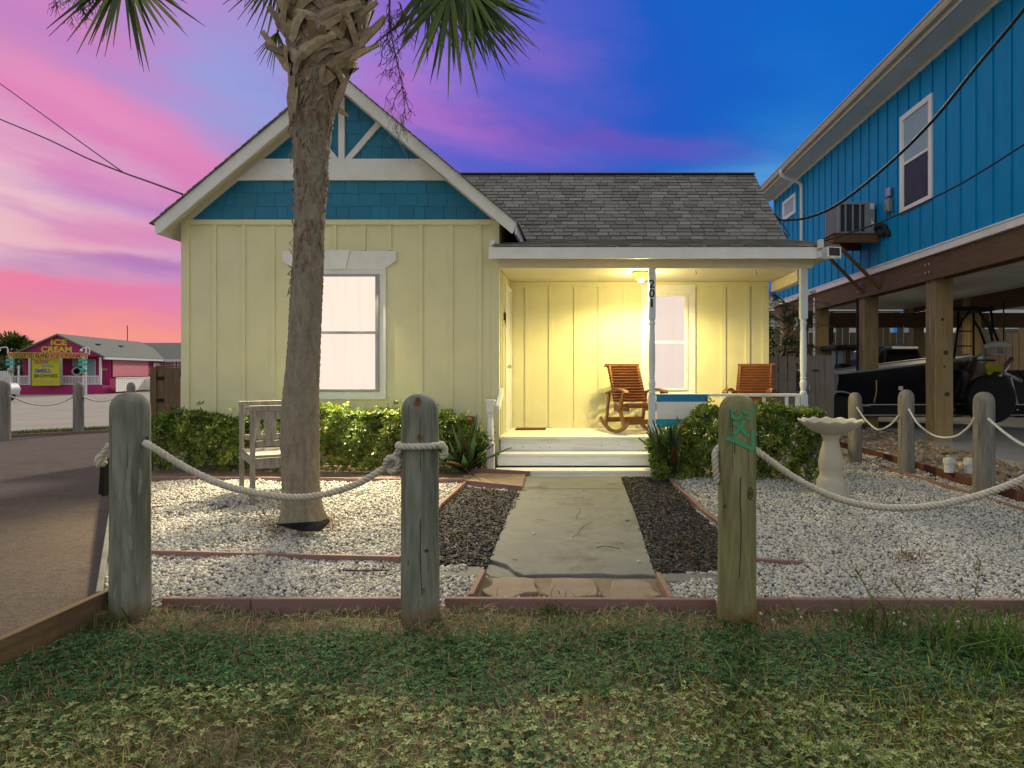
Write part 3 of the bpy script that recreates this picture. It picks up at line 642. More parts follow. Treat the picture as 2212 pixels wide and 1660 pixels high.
# gable roof: soffits, rake and eave boards, shingle layer
ax, az_, hwid = XC, 5.487, 2.39
for s in (-1, 1):
    def q(d, z): return (ax + s * d, az_ - .84 * d + z)
    a0, a1 = q(0, 0), q(hwid, 0); c0, c1 = q(hwid, -.105), q(0, -.105)
    b = MB(); b.prism([(a0[0], 8.64, a0[1]), (a1[0], 8.64, a1[1]), (c0[0] - s * .01, 8.64, c0[1]), (c1[0], 8.64, c1[1])], (0, 7.2, 0)); b.build('soffit', 'offwhite', house)
    b = MB(); c2, c3 = q(hwid + .02, -.205), q(0, -.205)
    e0 = q(hwid + .02, -.006); b.prism([(ax, 8.60, az_ - .006), (e0[0], 8.60, e0[1]), (e0[0] - s * .055, 8.60, e0[1] - .14), (q(hwid - .05, -.205)[0], 8.60, q(hwid - .05, -.205)[1]), (c3[0], 8.60, c3[1])], (0, .035, 0))
    b.build('rake_board', 'white', house, bevel=.003)
    b = MB(); b.prism([(e0[0], 8.636, e0[1]), (e0[0], 8.636, e0[1] - .14), (e0[0] - s * .028, 8.636, e0[1] - .15), (e0[0] - s * .028, 8.636, e0[1])], (0, 7.1, 0)); b.build('eave_board', 'white', house)
    b = MB(); n = 34                                             # the shingle layer: every course its own step, so the rake line is ragged
    for i in range(n):
        d0, d1 = hwid * 1.02 * i / n, hwid * 1.02 * (i + 1) / n + .012; y0 = 8.572 - random.uniform(0, .014); t = .012
        p = [q(d0, .004), q(d1, .016), q(d1, .003), q(d0, -.002)]
        b.prism([(p[0][0], y0, p[0][1]), (p[1][0], y0, p[1][1]), (p[2][0], y0, p[2][1]), (p[3][0], y0, p[3][1])], (0, 7.4, 0), (random.uniform(.8, 1.2),) * 3)
    b.build('roof', 'shingle', house)
# main roof and porch roof, tab by tab
def slope_tabs(mb, x0, x1, y0, z0, y1, z1, expo=.128, xr_=None):
    L_ = math.hypot(y1 - y0, z1 - z0); n = int(round(L_ / expo)); d = Vector((0, (y1 - y0) / L_, (z1 - z0) / L_)); nrm = Vector((0, -d.z, d.y))
    for i in range(n):
        s0 = L_ * i / n; x = x0 - random.random() * .3
        while x < x1:
            wd_ = random.choice((.17, .20, .22, .25, .29)); xa, xb = max(x, x0), min(x + wd_ - .011, x1)
            if xb > xa + .01:
                lift = random.choice((.015, .017, .022, .024)); ex = random.uniform(-.002, .002); base = Vector((0, y0, z0)) + d * (s0 + ex)
                top = Vector((0, y0, z0)) + d * (s0 + L_ / n + .02)
                c_ = random.choice((.78, .9, 1.0, 1.08, 1.25)) * random.uniform(.92, 1.08); col = (c_ * 1.03, c_, c_ * .97)
                p0, p1 = base + nrm * lift, top + nrm * .003
                q0, q1 = base - nrm * .004, top - nrm * .004
                vs = [(xa, p0.y, p0.z), (xb, p0.y, p0.z), (xb, p1.y, p1.z), (xa, p1.y, p1.z), (xa, q0.y, q0.z), (xb, q0.y, q0.z), (xb, q1.y, q1.z), (xa, q1.y, q1.z)]
                mb.add(vs, [(0, 1, 2, 3), (7, 6, 5, 4), (0, 4, 5, 1), (1, 5, 6, 2), (2, 6, 7, 3), (3, 7, 4, 0)], col)
            x += wd_
b = MB(); slope_tabs(b, -2.75, 3.31, 10.48, 3.60, 12.5, 5.27)
b.bar((-3.0, 12.5, 5.278), (3.31, 12.5, 5.278), .20, .012, col=(1, 1, 1)); b.build('roof', 'shingle', house)
b = MB(); slope_tabs(b, -1.2, 3.40, 8.545, 3.138, 10.5, 3.60, .13); b.build('porch_roof', 'shingle', house)
b = MB(); b.prism([(3.28, 10.4, 3.49), (3.28, 12.5, 5.23), (3.28, 14.9, 3.25), (3.28, 14.9, 3.15), (3.28, 12.5, 5.13), (3.28, 10.4, 3.40)], (-6.2, 0, 0)); b.build('roof_deck', 'offwhite', house)
b = MB(); b.prism([(3.32, 12.5, 5.262), (3.32, 15.2, 3.03), (3.32, 15.2, 3.00), (3.32, 12.5, 5.235)], (-6.3, 0, 0), (1, 1, 1)); b.build('roof', 'shingle', house)
b = MB(); b.prism([(-1.19, 8.59, 3.02), (-1.19, 8.59, 3.132), (-1.19, 10.5, 3.585), (-1.19, 10.5, 3.02)], (4.55, 0, 0)); b.build('roof_deck', 'offwhite', house)
b = MB(); b.bx(-1.238, 3.42, 8.560, 8.589, 2.974, 3.128); b.build('fascia', 'white', house, bevel=.003)
b = MB(); b.bx(-1.14, 3.14, 8.82, 8.95, 2.886, 3.012); b.bx(2.965, 3.075, 8.951, 10.19, 2.725, 2.884); b.build('porch_beam', 'offwhite', house, bevel=.004)
b = MB(); b.bx(-1.13, 3.10, 8.951, 10.19, 2.893, 2.93)
for i in range(26): y = 8.97 + i * .047; b.bx(-1.13, 2.96, y, y + .042, 2.889, 2.894)
b.build('porch_ceiling', 'offwhite', house)
b = MB()
for i in range(10): y = 8.84 + i * .137; b.bx(-1.134, 3.12, y, y + .134, .551, .591 - .002 * random.random())
b.bx(-1.10, 3.1, 8.87, 10.2, .35, .552)
b.build('porch_floor', 'step', house, bevel=.004)
b = MB(); b.bx(-1.12, .68, 8.862, 8.885, .40, .549); b.bx(.684, 3.1, 8.862, 8.885, .40, .549); b.bx(1.0, 3.1, 8.875, 8.89, .10, .398); b.build('floor_skirt', 'step', house, bevel=.003)
for (x0, y0, zt, zb) in ((-1.135, 8.56, .393, .235), (-1.128, 8.28, .217, .13)):
    b = MB(); b.bx(x0, 1.02, y0, y0 + .145, zt - .034, zt); b.bx(x0, 1.02, y0 + .149, y0 + .30, zt - .034, zt - .001)
    b.bx(x0 + .01, 1.01, y0 + .016, y0 + .038, zb, zt - .036); b.build('step', 'step', house, bevel=.005)
for x in (-1.09, -.1, .93):
    b = MB(); b.prism([(x, 8.32, .10), (x, 8.32, .18), (x, 8.60, .18), (x, 8.60, .35), (x, 8.86, .35), (x, 8.86, .10)], (.05, 0, 0)); b.build('stair_stringer', 'mulchbed', house)
def nails(parent, pts, y):
    for px, py in pts:
        p = P(px, py, y); mb = MB(); mb.tube([(p.x, y, p.z), (p.x, y - .003, p.z)], .0065, 6); mb.build('nail_head', 'rust', parent)
nails(house, [(1085, 958), (1086, 967), (1112, 957), (1166, 967), (1185, 957), (1187, 966), (1240, 966), (1300, 957), (1299, 963), (1335, 955), (1337, 961), (1130, 966)], 8.861)
# turned porch posts
def porch_post(x, y, zb, zt, label=None):
    mb = MB(); mb.bx(x - .046, x + .046, y - .046, y + .046, zb, 1.165); mb.bx(x - .046, x + .046, y - .046, y + .046, 2.205, zt)
    R = [(.040, 1.165), (.046, 1.18), (.046, 1.20), (.034, 1.215), (.036, 1.235), (.045, 1.29), (.048, 1.33), (.040, 1.36), (.034, 1.375), (.042, 1.385), (.042, 1.40), (.037, 1.41), (.043, 1.50), (.046, 1.65), (.044, 1.85),
         (.037, 2.06), (.036, 2.075), (.041, 2.08), (.041, 2.09), (.037, 2.095), (.040, 2.115), (.046, 2.135), (.046, 2.15), (.038, 2.165), (.037, 2.18), (.044, 2.19), (.044, 2.205)]
    mb.lathe(R, 20, (x, y, 0)); return mb.build('porch_post', 'white2', house, auto=30)
pp = porch_post(.954, 8.885, .591, 2.886); porch_post(3.03, 8.885, .35, 2.886)
for ch, py, fw in (('2', 613.5, .078), ('0', 634, .080), ('1', 655, .030)):
    p = P(1408, py, 8.836); text('house_number', ch, .150, 'letter_black', pp, (p.x, 8.836, p.z), ext=.003, bold=.003, fit=(fw, .112))
b = MB(); b.bx(1.0, 2.985, 8.855, 8.925, 1.14, 1.176); b.bx(1.0, 2.985, 8.865, 8.91, .655, .70)
for x in (1.04, 2.49, 2.80, 2.94): b.bx(x - .02, x + .02, 8.868, 8.905, .70, 1.14)
b.build('porch_railing', 'white', house, bevel=.003)
# stair newel and handrail
b = MB(); nx, ny = -1.20, 8.47
b.bx(nx - .05, nx + .05, ny - .05, ny + .05, .12, .545); b.bx(nx - .046, nx + .046, ny - .046, ny + .046, .955, 1.09); b.bx(nx - .06, nx + .06, ny - .06, ny + .06, 1.09, 1.112)
b.lathe([(.04, .545), (.048, .555), (.036, .57), (.047, .59), (.047, .61), (.036, .625), (.045, .65), (.042, .75), (.034, .86), (.033, .89), (.043, .90), (.034, .91), (.043, .925), (.043, .94), (.036, .955)], 18, (nx, ny, 0))
b.build('stair_newel', 'white', house, auto=30)
b = MB(); b.bar((-1.105, 8.44, .99), (-1.10, 8.88, 1.21), .045, .11); b.build('stair_handrail', 'white', house, bevel=.004)
# windows
def window(cx_, y, w_, z0, z1, rail, pane, casing, sash, name='window', head=True):
    mb = MB(); c = casing; t = .028
    mb.bx(cx_ - w_ / 2 - c, cx_ - w_ / 2 - .03, y - t, y, z0 - .02, z1 + .03); mb.bx(cx_ + w_ / 2 + .03, cx_ + w_ / 2 + c, y - t, y, z0 - .02, z1 + .03)
    mb.bx(cx_ - w_ / 2 - c, cx_ + w_ / 2 + c, y - t - .004, y, z0 - .02 - c * .9, z0 - .0205); mb.bx(cx_ - w_ / 2 - c, cx_ + w_ / 2 + c, y - t - .002, y, z1 + .0305, z1 + .03 + c)
    wdw = mb.build(name, 'white', house, bevel=.003)
    mb = MB()
    for s in (-1, 1): x = cx_ + s * (w_ / 2 + .015); mb.bx(x - .014, x + .014, y - .045, y, z0 - .018, z1 + .028)
    mb.bx(cx_ - w_ / 2, cx_ + w_ / 2, y - .040, y, z1, z1 + .028); mb.bx(cx_ - w_ / 2, cx_ + w_ / 2, y - .050, y, z0 - .018, z0 + .012)
    mb.bx(cx_ - w_ / 2, cx_ + w_ / 2, y - .034, y, rail - .012, rail + .026)
    for s in (-1, 1): x = cx_ + s * (w_ / 2 - .012); mb.bx(x - .0119, x + .0119, y - .032, y, z0 + .013, z1)
    mb.build('sash', 'alu' if sash else 'white', wdw, bevel=.002)
    mb = MB(); mb.bx(cx_ - w_ / 2 + .024, cx_ + w_ / 2 - .024, y - .012, y - .002, z0 + .012, z1); mb.build('pane', pane, wdw)
    return wdw
wc = wx(734.5); w1 = window(wc, WY, 1.03, 1.5 - 43 * k, 1.5 + 202 * k, 1.5 + 80 * k, 'pane_lit', .12, True)
b = MB(); hz0, hz1 = 1.5 + 214 * k + .03, 1.5 + 257 * k; hh = wx(857) - wc
b.prism([(wc - hh, WY - .040, hz1), (wc + hh, WY - .040, hz1), (wc + hh, WY - .040, hz1 - .135), (wc + hh - .17, WY - .040, hz0 - .01), (wc - hh + .17, WY - .040, hz0 - .01), (wc - hh, WY - .040, hz1 - .135)], (0, .04, 0))
b.prism([(wc - .155, WY - .062, hz1 + .006), (wc + .155, WY - .062, hz1 + .006), (wc + .095, WY - .062, hz0 - .012), (wc - .095, WY - .062, hz0 - .012)], (0, .021, 0))
b.build('window_header', 'white', w1, bevel=.004)
w2 = window(bx_(1442.7), 10.2, .56, 1.5 - 40.8 * kb, 1.5 + 159.3 * kb, 1.5 + 59 * kb, 'pane_lit2', .15, False)
b = MB(); b.bx(-1.14, -1.105, 9.42, 9.50, .6, 2.68); b.bx(-1.14, -1.105, 10.09, 10.175, .6, 2.68); b.bx(-1.14, -1.105, 9.42, 10.175, 2.682, 2.76); b.bx(-1.14, -1.12, 9.501, 10.089, .60, 2.68)
dr = b.build('door', 'white', house, bevel=.003)
b = MB(); b.lathe([(0, -.03), (.028, -.02), (.032, 0), (.028, .02), (0, .03)], 12, (-1.07, 9.56, 1.55)); b.tube([(-1.12, 9.56, 1.55), (-1.08, 9.56, 1.55)], .012); b.build('knob', 'chrome', dr, smooth=True)
b = MB(); b.bx(-1.24, -1.17, 8.69, 8.74, 3.15, 3.24); b.build('gutter_stub', 'white', house)
# added spots without fixture outside the glass, standing in for the lit window's glow
for dxw, zw in ((-.44, 2.70), (-.22, 2.4), (0, 2.74), (.22, 2.4), (.44, 2.70)):
    WL = bpy.data.lights.new('added_window_glow', 'SPOT'); WL.energy = 400; WL.color = (1, .82, .50); WL.shadow_soft_size = 0.0; WL.spot_size = math.radians(98); WL.spot_blend = 1.0
    wl = bpy.data.objects.new('added_window_glow', WL); C.objects.link(wl); wl.location = (wc + dxw, WY - .075, zw)
    wl.rotation_euler = (Vector((wc + dxw, WY, zw)) - Vector((-2.95 + dxw, 7.0, .1))).to_track_quat('Z', 'Y').to_euler()
# lantern on the porch ceiling
lan = thing('porch_lantern', 'lit amber glass lantern on the porch ceiling', 'lantern', (.823, 9.14, 2.74))
lx, ly = .823, 9.14
def hexa(r, z, n=8): return [(lx + r * math.cos(math.pi / 8 + i * math.pi / 4), ly + r * math.sin(math.pi / 8 + i * math.pi / 4), z) for i in range(n)]
r1, r2, r3 = hexa(.118, 2.872), hexa(.098, 2.80), hexa(.040, 2.752); b = MB()
for A, B_ in ((r1, r2), (r2, r3)):
    for i in range(8): j = (i + 1) % 8; b.add([A[i], A[j], B_[j], B_[i]], [(0, 1, 2, 3)])
b.build('glass_panel', 'lamp_glass', lan)
b = MB(); b.lathe([(.0, 2.735), (.032, 2.737), (.038, 2.75), (.036, 2.757)], 16, (lx, ly, 0)); b.build('glass_bottom', 'lamp_hot', lan)
b = MB()
for A in (r1, r2, r3): b.tube(A + [A[0]], .004, 5)
for i in range(8): b.tube([r1[i], r2[i], r3[i]], .004, 5)
b.lathe([(.125, 2.872), (.125, 2.889), (.02, 2.889)], 16, (lx, ly, 0)); b.build('lantern_frame', 'brass', lan)
for q_ in range(3):
    for kind, en, zl in (('SPOT', 92, 2.725), ('POINT', 14, 2.70)):
        PL = bpy.data.lights.new('lantern_bulb', kind); PL.energy = en; PL.color = (1, .775, .285); PL.shadow_soft_size = 0.0
        if kind == 'SPOT': PL.spot_size = math.radians(166); PL.spot_blend = .5
        pl = bpy.data.objects.new('lantern_bulb', PL); C.objects.link(pl); pl.location = (lx + .10 * math.cos(q_ * 2.1), ly + .10 * math.sin(q_ * 2.1), zl)

# ------------------------------------------------------------------ rope pilings
def post(x, y, zb, zt, r, matn, label, group, lean=(0, 0), dome=.10, seedv=0):
    rnd = random.Random(seedv); ph = [rnd.uniform(0, 6.3) for _ in range(4)]; Ht = zt - zb
    prof = [(r * 1.03, -.12), (r * 1.03, .02), (r * 1.02, .25), (r, .6), (r * .99, Ht - dome - .02), (r * .985, Ht - dome)]
    prof += [(r * .985 * math.cos(a) ** .75 if a < 1.56 else 0.0, Ht - dome + dome * math.sin(a)) for a in [math.pi / 2 * i / 8 for i in range(1, 9)]]
    full = []
    for (r0, z0), (r1_, z1) in zip(prof, prof[1:]):
        n = max(1, int((z1 - z0) / .06))
        for i in range(n): full.append((r0 + (r1_ - r0) * i / n, z0 + (z1 - z0) * i / n))
    full.append(prof[-1])
    def fn(rr, z, a): return (rr * (1 + .012 * math.sin(2 * a + ph[0]) + .008 * math.sin(5 * a + ph[1] + z) + .004 * math.sin(11 * a + ph[2] + 2 * z)), z)
    mb = MB(); mb.lathe(full, 40, (0, 0, 0), fn)
    mb.v = [(x + vx + lean[0] * vz, y + vy + lean[1] * vz, zb + vz) for vx, vy, vz in mb.v]
    sh = mb.build('rope_piling', matn, None, smooth=True, org=(x, y, zb)); tag(sh, label, 'piling', group)
    return sh, sh
def on_post(x, y, r, px, py, eps=.0018, lx=0.0, z0=0.0):
    """the front surface of a round post along a sight line"""
    Y = y - r
    for _ in range(6):
        p = P(px, py, Y); cx = x + lx * (p.z - z0); d = max(-1, min(1, (p.x - cx) / (r + eps))); Y = y - (r + eps) * math.sqrt(max(0.0, 1 - d * d))
    return P(px, py, Y)
def paint(parent, sh, name, strokes, matn, x, y, r, lx=0.0, z0=0.0, eps=.0022, n=5):
    mb = MB(); soft = matn not in ('spray', 'knot', 'crack')
    for pts, wd in strokes:
        cur = bez([(a, b, 0) for a, b in pts], n) if len(pts) > 2 else [Vector((pts[0][0] + (pts[1][0] - pts[0][0]) * i / 8, pts[0][1] + (pts[1][1] - pts[0][1]) * i / 8, 0)) for i in range(9)]
        L_, R_ = [], []
        for i, c in enumerate(cur):
            d = cur[min(i + 1, len(cur) - 1)] - cur[max(i - 1, 0)]; tt = i / (len(cur) - 1); nrm = Vector((-d.y, d.x, 0)).normalized() * wd / 2 * ((.12 + .88 * math.sin(math.pi * min(1, max(0, tt))) ** .6) * (.86 + .22 * math.sin(i * 2.3 + wd)) if soft else (1 if 0 < i < len(cur) - 1 else .55))
            row = [on_post(x, y, r, c.x + nrm.x * k_, c.y + nrm.y * k_, eps, lx, z0) for k_ in (-1, -.4, .4, 1)]; L_.append(row)
        vs = [p for row in L_ for p in row]
        mb.add(vs, [(i * 4 + j, i * 4 + j + 1, (i + 1) * 4 + j + 1, (i + 1) * 4 + j) for i in range(len(L_) - 1) for j in range(3)])
        eps += .0003
    return mb.build(name, matn, sh)
FRONT = 'rope pilings along the front edging'
def px_post(pxl, pxr, pyt, pyb, Y): return ((pxl + pxr) / 2 - CX) * Y / F, (pxr - pxl) / 2 * Y / F / math.hypot(1, ((pxl + pxr) / 2 - CX) / F), CH + (HY - pyt) * Y / F
Y1 = 3.96
x1, r1, zt1 = px_post(236, 327, 848, 1330, Y1); pA, sA = post(x1, Y1, -.005, zt1, r1, 'post_green', 'grey green round topped piling with pale vertical streaks, a dark board behind it', FRONT, seedv=1)
x2, r2, zt2 = px_post(867, 949, 851, 1328, 3.95); pB, sB = post(x2, 3.95, 0, zt2, r2, 'post_green', 'green grey piling with rope looped round its neck and a rusty foot', FRONT, lean=(-.002, 0), seedv=2, dome=.11)
x3, r3, zt3 = px_post(1550, 1632, 852, 1344, 3.93); pC, sC = post(x3, 3.93, -.02, zt3, r3, 'post_fresh', 'yellow green piling with green spray painted marks near its top', FRONT, lean=(.004, 0), seedv=3, dome=.12)
x4 = 2.92; pD, sD = post(x4, 3.9, -.02, 1.3, .118, 'post_green', 'round topped piling at the right end of the front rope', FRONT, seedv=4)
s = MB(); p = on_post(x1, Y1, r1, 319, 951); s.lathe([(0, -.004), (.022, -.003), (.026, .0)], 14, (0, 0, 0)); s.v = [(p.x + vx * .6 , p.y - vz - vx * .6, p.z + vy) for vx, vy, vz in s.v]; s.build('rope_hole', 'crack', sA)
paint(pA, sA, 'pale_scrape', [([(243, 1302), (247, 1285), (251, 1268)], 5)], 'pale_stain', x1, Y1, r1)
paint(pA, sA, 'pale_scrape', [([(284, 975), (280, 1010), (276, 1060), (281, 1100), (279, 1120)], 13), ([(303, 1010), (304, 1040), (300, 1070)], 9), ([(277, 1155), (281, 1170), (283, 1190)], 14), ([(270, 1235), (274, 1262), (276, 1285)], 15), ([(298, 1240), (296, 1262)], 9)], 'pale_stain', x1, Y1, r1, eps=.0024)
paint(pB, sB, 'rust_stain', [([(902, 940), (907, 946), (909, 953)], 14), ([(881, 1262), (882, 1270), (881, 1279)], 6), ([(913, 1270), (915, 1276), (914, 1283)], 6), ([(882, 1210), (882, 1222)], 5)], 'rust', x2, 3.95, r2)
paint(pB, sB, 'bare_heartwood', [([(903, 858), (901, 872), (900, 888)], 15)], 'rust', x2, 3.95, r2 * .9, eps=.004)
paint(pB, sB, 'pale_scrape', [([(907, 1107), (904, 1123), (902, 1140)], 5), ([(938, 1150), (942, 1180), (944, 1220)], 3), ([(908, 1302), (909, 1318)], 3)], 'pale_stain', x2, 3.95, r2)
paint(pB, sB, 'knot', [([(918, 1188), (921, 1191), (924, 1187)], 7)], 'knot', x2, 3.95, r2)
paint(pB, sB, 'crack', [([(908, 900), (907, 960), (909, 1020)], 1.5), ([(909, 1120), (908, 1200), (911, 1290)], 2.0)], 'crack', x2, 3.95, r2)
paint(pC, sC, 'spray_paint_mark', [([(1590, 884), (1580, 892), (1586, 903), (1598, 903), (1602, 892)], 7), ([(1606, 888), (1612, 893), (1628, 888), (1629, 905), (1612, 903)], 6), ([(1584, 912), (1600, 926), (1618, 944)], 7), ([(1608, 908), (1600, 925), (1584, 938)], 8),
      ([(1568, 946), (1592, 954), (1612, 964), (1627, 972)], 9), ([(1627, 972), (1626, 950), (1627, 930)], 8)], 'spray', x3, 3.93, r3)
paint(pC, sC, 'knot', [([(1622, 1052), (1616, 1066), (1621, 1080), (1626, 1066), (1622, 1052)], 2.5), ([(1621, 1062), (1621, 1072)], 5), ([(1563, 1092), (1566, 1096)], 7)], 'knot', x3, 3.93, r3)
paint(pC, sC, 'crack', [([(1600, 1030), (1599, 1080), (1601, 1150), (1597, 1250)], 2.2), ([(1586, 945), (1587, 980)], 2), ([(1578, 885), (1578, 925)], 1.3)], 'crack', x3, 3.93, r3)
# ropes between them
def rope(label, paths, R=.0215, matn='rope', pitch=.09, cat_='rope', group='ropes strung between pilings', org=None, step=.011):
    mb = MB()
    for pts in paths: helix_rope(mb, pts, R, pitch, 6, step)
    return tag(mb.build('rope', matn, smooth=True, org=org), label, cat_, group)
a = on_post(x1, Y1, r1, 313, 957, -.01); kn = P(845, 1003, 3.93)
main = bez([a, P(332, 968, 3.88), P(400, 1010, 3.92), P(480, 1047, 3.94), P(560, 1066, 3.95), P(640, 1075, 3.95), P(710, 1066, 3.94), P(775, 1044, 3.93), P(820, 1018, 3.93), kn, P(855, 985, 3.90), P(862, 972, 3.87)], 8)
ringp = []
for i in range(33):
    t = -2.4 + 2 * math.pi * i / 32; ringp.append((x2 + (r2 + .017) * math.cos(t), 3.95 + (r2 + .017) * math.sin(t), CH + (HY - 962) * 3.95 / F - .006 * math.sin(t)))
knot1 = bez([P(832, 1010, 3.93), P(838, 992, 3.895), P(856, 990, 3.89), P(860, 1008, 3.90), P(846, 1018, 3.92), P(834, 1004, 3.96), P(848, 990, 3.97), P(866, 998, 3.93), P(872, 992, 3.90)], 8)
tail = bez([P(951, 962, 3.85), P(960, 968, 3.87), P(960, 982, 3.88), P(953, 990, 3.88)], 8)
rope('pale twisted rope sagging between the left and middle front pilings, knotted at its right', [main, ringp, knot1, tail], org=(-1.9, 3.95, .7))
b0 = on_post(x3, 3.93, r3, 1630, 972, -.01)
main2 = bez([b0, P(1650, 986, 3.90), P(1720, 1035, 3.92), P(1800, 1074, 3.92), P(1880, 1094, 3.92), P(1960, 1098, 3.92), P(2040, 1089, 3.92), P(2130, 1066, 3.91), P(2212, 1034, 3.90), P(2262, 1000, 3.9)], 8)
tail2 = bez([P(1568, 970, 4.0), P(1553, 968, 3.95), P(1545, 980, 3.92), P(1546, 1010, 3.91), P(1550, 1044, 3.92)], 8)
rope('pale twisted rope sagging right from the green marked piling, its cut end hanging', [main2, tail2], org=(2.0, 3.92, .7))
rope('frayed rope end knotted behind the left front piling', [bez([P(236, 962, 4.05), P(222, 985, 4.04), P(216, 998, 4.03), P(224, 1002, 4.06), P(219, 985, 4.07), P(212, 995, 4.02), P(216, 1008, 4.02)], 8)], org=(-3.0, 4.03, .9))
b = MB(); b.bar(P(229, 990, 4.16), P(224, 1068, 4.16), .035, .05); b.bar(P(236, 988, 4.12), P(233, 1070, 4.12), .012, .10)
tag(b.build('sign_board', 'black', bevel=.003), 'dark sign board seen edge on behind the left front piling', 'sign board')
# right row
RR = 'weathered pilings along the right edge of the gravel'
rr = []
for (pl_, pr_, pt, pb, label, sv) in ((1832, 1862, 848, 1000, 'farthest grey piling of the right row, beside the bird bath bowl', 5), (1939, 1976, 842, 1024, 'middle grey piling of the right row, between bird bath and rocks', 6), (2101, 2150, 847, 1070, 'nearest grey piling of the right row, with a dark knot low down', 7)):
    Y = (1.5 + .0344 * 4.2) / ((pb - HY) / F + .0344); xx, r_, zt = px_post(pl_, pr_, pt, pb, Y)
    post(xx, Y, gz(Y) - .02, zt, r_, 'post_grey', label, RR, seedv=sv, dome=.12); rr.append((xx, Y, r_))
def pr(px, py, Y): return P(px, py, Y)
rp = rr
def rope_far(label, pts, R=.013): rope(label, [bez(pts, 8)], R, 'rope_far', .05, org=None, step=.012)
YA, YB, YC = rr[0][1], rr[1][1], rr[2][1]
rope_far('white rope sagging between the far and middle right pilings', [P(1851, 880, YA - .10), P(1868, 905, YA - .2), P(1895, 928, (YA + YB) / 2), P(1922, 919, YB + .15), P(1941, 899, YB - .02)])
rope_far('white rope sagging between the middle and near right pilings', [P(1963, 884, YB - .13), P(1985, 918, YB - .3), P(2020, 942, (YB + YC) / 2 + .2), P(2060, 944, (YB + YC) / 2 - .2), P(2090, 925, YC + .15), P(2106, 902, YC)])
rope_far('white rope running right out of the nearest grey right piling', [P(2135, 905, YC - .13), P(2170, 935, YC - .5), P(2212, 962, YC - 1.0), P(2260, 972, YC - 1.4), P(2330, 950, YC - 2.0)], .015)
b = MB(); p = P(2330, 950, YC - 2.0); 
post(p.x, p.y, gz(p.y) - .02, 1.28, .12, 'post_grey', 'piling at the near end of the right row, beyond the picture edge', RR, seedv=9)
# left row across the driveway
LR = 'pale pilings beyond the driveway'; lr = []
for (pl_, pr_, pt, pb, label, sv) in ((-7, 24, 822, 950, 'leftmost pale piling beyond the driveway, green at its foot', 11), (157, 182, 826, 937, 'pale piling beyond the driveway in front of the ice cream shop', 12), (273, 293, 826, 926, 'piling beyond the driveway peeping over the left front piling', 13)):
    Y = 1.5 * F / (pb - HY); xx, r_, zt = px_post(pl_, pr_, pt, pb, Y); post(xx, Y, -.01, zt, r_, 'post_grey', label, LR, seedv=sv, dome=.14); lr.append((xx, Y, r_))
ya, yb, yc = [q[1] for q in lr]
rope_far('thin white rope between the two leftmost pilings beyond the driveway', [P(22, 856, ya), P(60, 871, ya + .3), P(95, 876, (ya + yb) / 2), P(130, 871, yb - .3), P(159, 857, yb)], .018)
rope_far('thin white rope right of the piling before the ice cream shop', [P(181, 858, yb), P(205, 866, yb + .4), P(235, 865, (yb + yc) / 2), P(275, 850, yc)], .018)

# ------------------------------------------------------------------ palm in the front bed
palm = thing('palm_tree', 'tall cabbage palm with a skirt of crossed leaf boots in the left gravel', 'palm tree', (-2.58, 6.0, .05)); YP = 6.0
prof = [(1142, 654, 66), (1128, 654, 57), (1112, 653, 50), (1090, 651, 45), (1050, 649, 41.5), (1000, 648, 42.5), (950, 647, 43.5), (900, 648, 42.5), (850, 650, 40), (800, 654, 38), (740, 658, 36.5), (680, 661, 36), (620, 664, 35.5), (560, 667, 34), (500, 669, 33), (440, 671, 34.5), (380, 672, 37), (320, 673, 40), (270, 675, 43), (220, 680, 48), (170, 687, 60), (110, 697, 78), (50, 703, 92), (0, 706, 98), (-60, 707, 92), (-120, 708, 78), (-170, 708, 50), (-185, 708, 8)]
zs = [CH + (HY - a_) * YP / F for a_, _, _ in prof]; xs = [(c_ - CX) * YP / F for _, c_, _ in prof]; rs = [w_ * YP / F / 1.12 for _, _, w_ in prof]
zz = np.arange(zs[0], zs[-1], .022); N = 56; xx = np.interp(zz, zs, xs); r_ = np.interp(zz, zs, rs)
rndp = np.random.default_rng(5); vs = []
for i, z in enumerate(zz):
    for j in range(N):
        a_ = 2 * math.pi * j / N; rough = .006 + .014 * min(1, max(0, (z - 2.6) / 1.0))
        rr_ = r_[i] * (1 + .02 * math.sin(3 * a_ + z * 1.3) + .015 * math.sin(7 * a_ - z * 2)) + rough * (rndp.random() - .4) + (.0045 if math.sin(z * 105 + 2 * math.sin(z * 9) + .5 * math.sin(2 * a_)) > .35 else 0)
        if z < .25: rr_ *= 1 + .10 * max(0, math.sin(5 * a_)) * (.25 - z) / .3
        vs.append((xx[i] + rr_ * math.cos(a_), YP + rr_ * math.sin(a_), z))
b = MB(); b.add(vs, [(i * N + j, i * N + (j + 1) % N, (i + 1) * N + (j + 1) % N, (i + 1) * N + j) for i in range(len(zz) - 1) for j in range(N)])
b.build('trunk', 'bark', palm, smooth=True)
def trunk_at(z): return float(np.interp(z, zs, xs)), float(np.interp(z, zs, rs))
